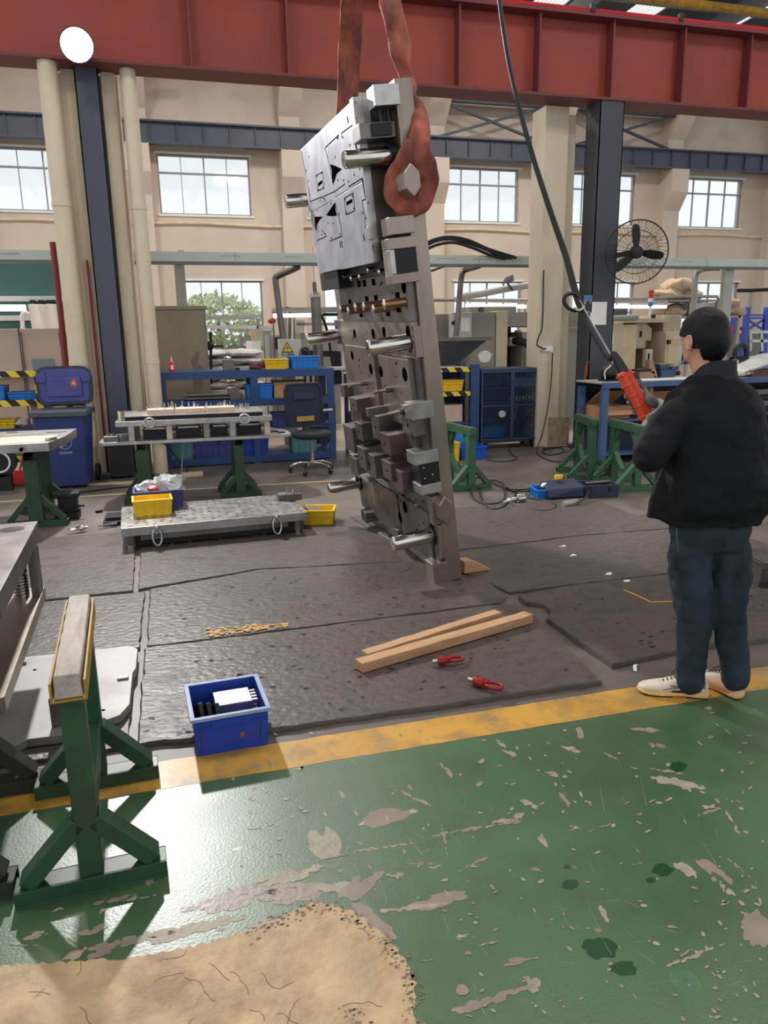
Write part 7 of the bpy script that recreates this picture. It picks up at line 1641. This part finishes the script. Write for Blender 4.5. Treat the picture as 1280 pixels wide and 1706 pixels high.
jk = mb.build('jacket', jack_m, body, smooth=180); fuse(jk, .008, 5, .034, .11)
# collar
cl = MB(); n = 30; R = []
cc_ = TC+V((.0, .012, 0))
for z, a, b, tl in ((1.415, .100, .088, 0), (1.46, .090, .082, .0), (1.497, .086, .078, .0), (1.497, .079, .071, 0), (1.42, .080, .072, 0)):
    R.append([cc_ + V((0, 0, z+.0)) + tr*a*math.cos(2*PI*k/n) + tf*b*math.sin(2*PI*k/n) + V((0, 0, -.15*((1+math.sin(2*PI*k/n-.35))/2)**2.2)) + tf*.02*((1+math.sin(2*PI*k/n))/2) for k in range(n)])
cl.rings(R, cap=False); cl.build('collar', M('navy_collar_knit', (24, 26, 40), .8, bump=.3, bsc=120), jk, smooth=60)
# jeans
mb = MB()
mb.rings([ring(TC+V((.035, -.0, z)), a, b, tf, tr) for z, a, b in ((.70, .155, .105), (.78, .172, .125), (.88, .168, .12), (.95, .15, .11))])
wl = yp(1150, 960, 2.66); wr = yp(1219, 955, 2.63)
addcap(mb, [hipL+V((.0, 0, -.04)), wl, kneL, yp(1152, 1080, 2.64), ankL+V((0, 0, -.02))], [.094, .090, .076, .069, .060])
addcap(mb, [hipR+V((.0, 0, -.04)), wr, kneR, yp(1219, 1062, 2.59), ankR+V((0, 0, -.025))], [.090, .086, .073, .066, .062])
je = mb.build('jeans', jean_m, body, smooth=180); fuse(je, .008, 5, .02, .06)
MB().tube([yp(1128, 880, 2.575), yp(1129, 900, 2.565), yp(1131, 920, 2.565)], .002, 5).build('pocket_seam', M('grey_stitch', (70, 82, 90), .8), je)
# shoes
def shoe(heel, toe, nm):
    d = V((toe.x-heel.x, toe.y-heel.y, 0)); L_ = d.length; d.normalize(); s = V((-d.y, d.x, 0))
    def rg(levels, n=16):
        R = []
        for x, hw, z0, z1, off in levels:
            r = []
            for k in range(n):
                t = 2*PI*k/n; r.append(V((heel.x, heel.y, 0)) + d*(x*L_) + s*(hw*math.copysign(abs(math.cos(t))**.8, math.cos(t))+off) + V((0, 0, (z0+z1)/2+(z1-z0)/2*math.copysign(abs(math.sin(t))**.75, math.sin(t)))))
            R.append(r)
        return R
    up = MB().rings(rg([(.0, .020, .03, .07, 0), (.03, .032, .025, .09, 0), (.12, .036, .022, .098, 0), (.26, .036, .022, .098, 0), (.38, .037, .022, .094, 0), (.5, .041, .022, .082, .0), (.64, .046, .02, .066, .002), (.8, .046, .02, .055, .003), (.92, .036, .02, .047, .003), (.985, .018, .022, .038, .002)]))
    u = up.build(nm, shoe_m, body, smooth=180)
    so = MB().rings(rg([(-.02, .018, .006, .03, 0), (.02, .036, .0, .036, 0), (.15, .042, .0, .036, 0), (.35, .037, .003, .034, 0), (.5, .041, .0, .032, 0), (.68, .050, .0, .030, .002), (.84, .048, .002, .030, .003), (.95, .036, .006, .030, .003), (1.0, .018, .012, .028, .002)]))
    sl = so.build('sole', sole_m, u, smooth=180)
    MB().rings(rg([(.0, .030, .0, .007, 0), (.15, .040, -.0, .007, 0), (.3, .036, .001, .007, 0)])).rings(rg([(.5, .040, .0, .006, 0), (.7, .049, .0, .006, .002), (.9, .042, .001, .008, .003), (.98, .02, .005, .012, .002)])).build('tread', black, sl)
    MB().rings(rg([(.30, .0385, .024, .036, 0), (.42, .0405, .022, .036, 0), (.52, .042, .024, .032, 0)])).build('dark_insert', black, u, smooth=180)
    for k in range(5):
        x = .40+.055*k; z = .100-.0075*k; w_ = .02+.001*k
        c = V((heel.x, heel.y, 0))+d*(x*L_)
        MB().tube([c+s*w_+V((0, 0, z-.012)), c+V((0, 0, z-.002))+d*.006, c-s*w_+V((0, 0, z-.012))], .003, 6, sub=3).build('lace', blackp, u, smooth=60)
    c = V((heel.x, heel.y, 0))+d*(.38*L_)+V((0, 0, .103))
    for a in (-1, 1): MB().tube([c, c+s*.015*a+d*.01+V((0, 0, .016)), c+s*.03*a+d*.025+V((0, 0, .002)), c+s*.022*a+d*.04+V((0, 0, -.01))], .002, 6, sub=4).build('lace', blackp, u, smooth=60)
    for a in (-1, 1): MB().tube([V((heel.x, heel.y, 0))+d*(f*L_)+s*(w_*a)+V((0, 0, z)) for f, w_, z in ((.14, .038, .04), (.24, .0385, .062), (.36, .0385, .055), (.52, .043, .048), (.66, .046, .04))], .0035, 6, sub=3).build('grey_overlay', M('grey_suede', (140, 132, 122), .8), u, smooth=60)
    MB().rings(rg([(.015, .0225, .04, .085, 0), (.05, .034, .035, .09, 0), (.10, .0367, .045, .085, 0)])).build('heel_tab', M('grey_suede', (140, 132, 122), .8), u, smooth=180)
    return u, V((heel.x, heel.y, 0)), d, s, L_
uL, h_, d_s, s_s, Ls = shoe(g(1178, 1161), g(1064, 1153)+V((.0, .01, 0)), 'shoe')
lt = text_mesh('lettering', 'WELLK', .016, black, uL, (0, 0, 0), (0, 0, 0))
c = h_+d_s*(.47*Ls)+s_s*.0445+V((0, 0, .058)); lt.location = c
xv = -d_s; zv = s_s; yv = zv.cross(xv)
lt.rotation_euler = Matrix((xv, yv, zv)).transposed().to_euler()
shoe(g(1237, 1166)+V((0, .01, 0)), g(1237, 1166)+V((-.07, .27, 0)), 'shoe')
# gloves
def glove(nm, mat, palm_c, palm_r, rotm, fingers, thumb, wrist):
    mb = MB(); mb.ball(palm_c, palm_r, 16, 12, rotm)
    addcap(mb, [palm_c*.6+wrist*.4, wrist], [.030, .034], 14)
    for pts, r in fingers+[thumb]: addcap(mb, pts, [r*1.05, r, r*.95, r*.85][:len(pts)], 10)
    o = mb.build(nm, mat, body, smooth=180); fuse(o, .0032, 3); return o
pc_ = lambda f_, s_, k: t_loc + pa + ax*f_ + sd*s_ + FRP*k
t_loc = bpy.data.objects['pendant_control'].location
# right hand comes from the right: thumb on the buttons, four fingers round the back of the housing
RP = yp(1084, 667, 2.865)
rot_r = Matrix((ax, sd, FRP)).transposed()
fr4 = []
for k in range(4):
    a0 = LP*(.42+.115*k)
    fr4.append(([RP*.55+pc_(a0, -.045, -.02)*.45, pc_(a0, -.03, -.036), pc_(a0+.004, .012, -.040), pc_(a0+.008, .038, -.018)], (.0095, .0105, .0105, .009)[k]))
wd = (WRR-RP).normalized(); ws = wd.cross(FRP).normalized()
glove('glove', cloth_g, RP+wd*.01, (.044, .026, .019), Matrix((wd, ws, wd.cross(ws))).transposed(), fr4, ([RP, pc_(LP*.50, -.050, .010), pc_(LP*.40, -.046, .014), pc_(LP*.31, -.044, .012)], .0125), WRR)
MB().cyl(RP*.75+WRR*.25, WRR*1.0, .031, .046, seg=18).build('glove_cuff', cloth_w, body, smooth=60)
# left hand: white glove under the lower end, fingers curled up round it
LPm = yp(1083, 703, 2.86)
fl4 = []
for k in range(4):
    s0 = .022-.018*k
    fl4.append(([LPm*.7+pc_(LP, s0, -.02)*.3, pc_(LP+.016, s0, -.018), pc_(LP+.014, s0, .014), pc_(LP-.012, s0, .031)], (.009, .0105, .0105, .0095)[k]))
glove('glove', cloth_w, LPm, (.026, .038, .026), rot_r, fl4, ([LPm+V((.01, 0, .01)), pc_(LP*.95, -.040, .0), pc_(LP*.86, -.040, .012)], .0125), WRL)
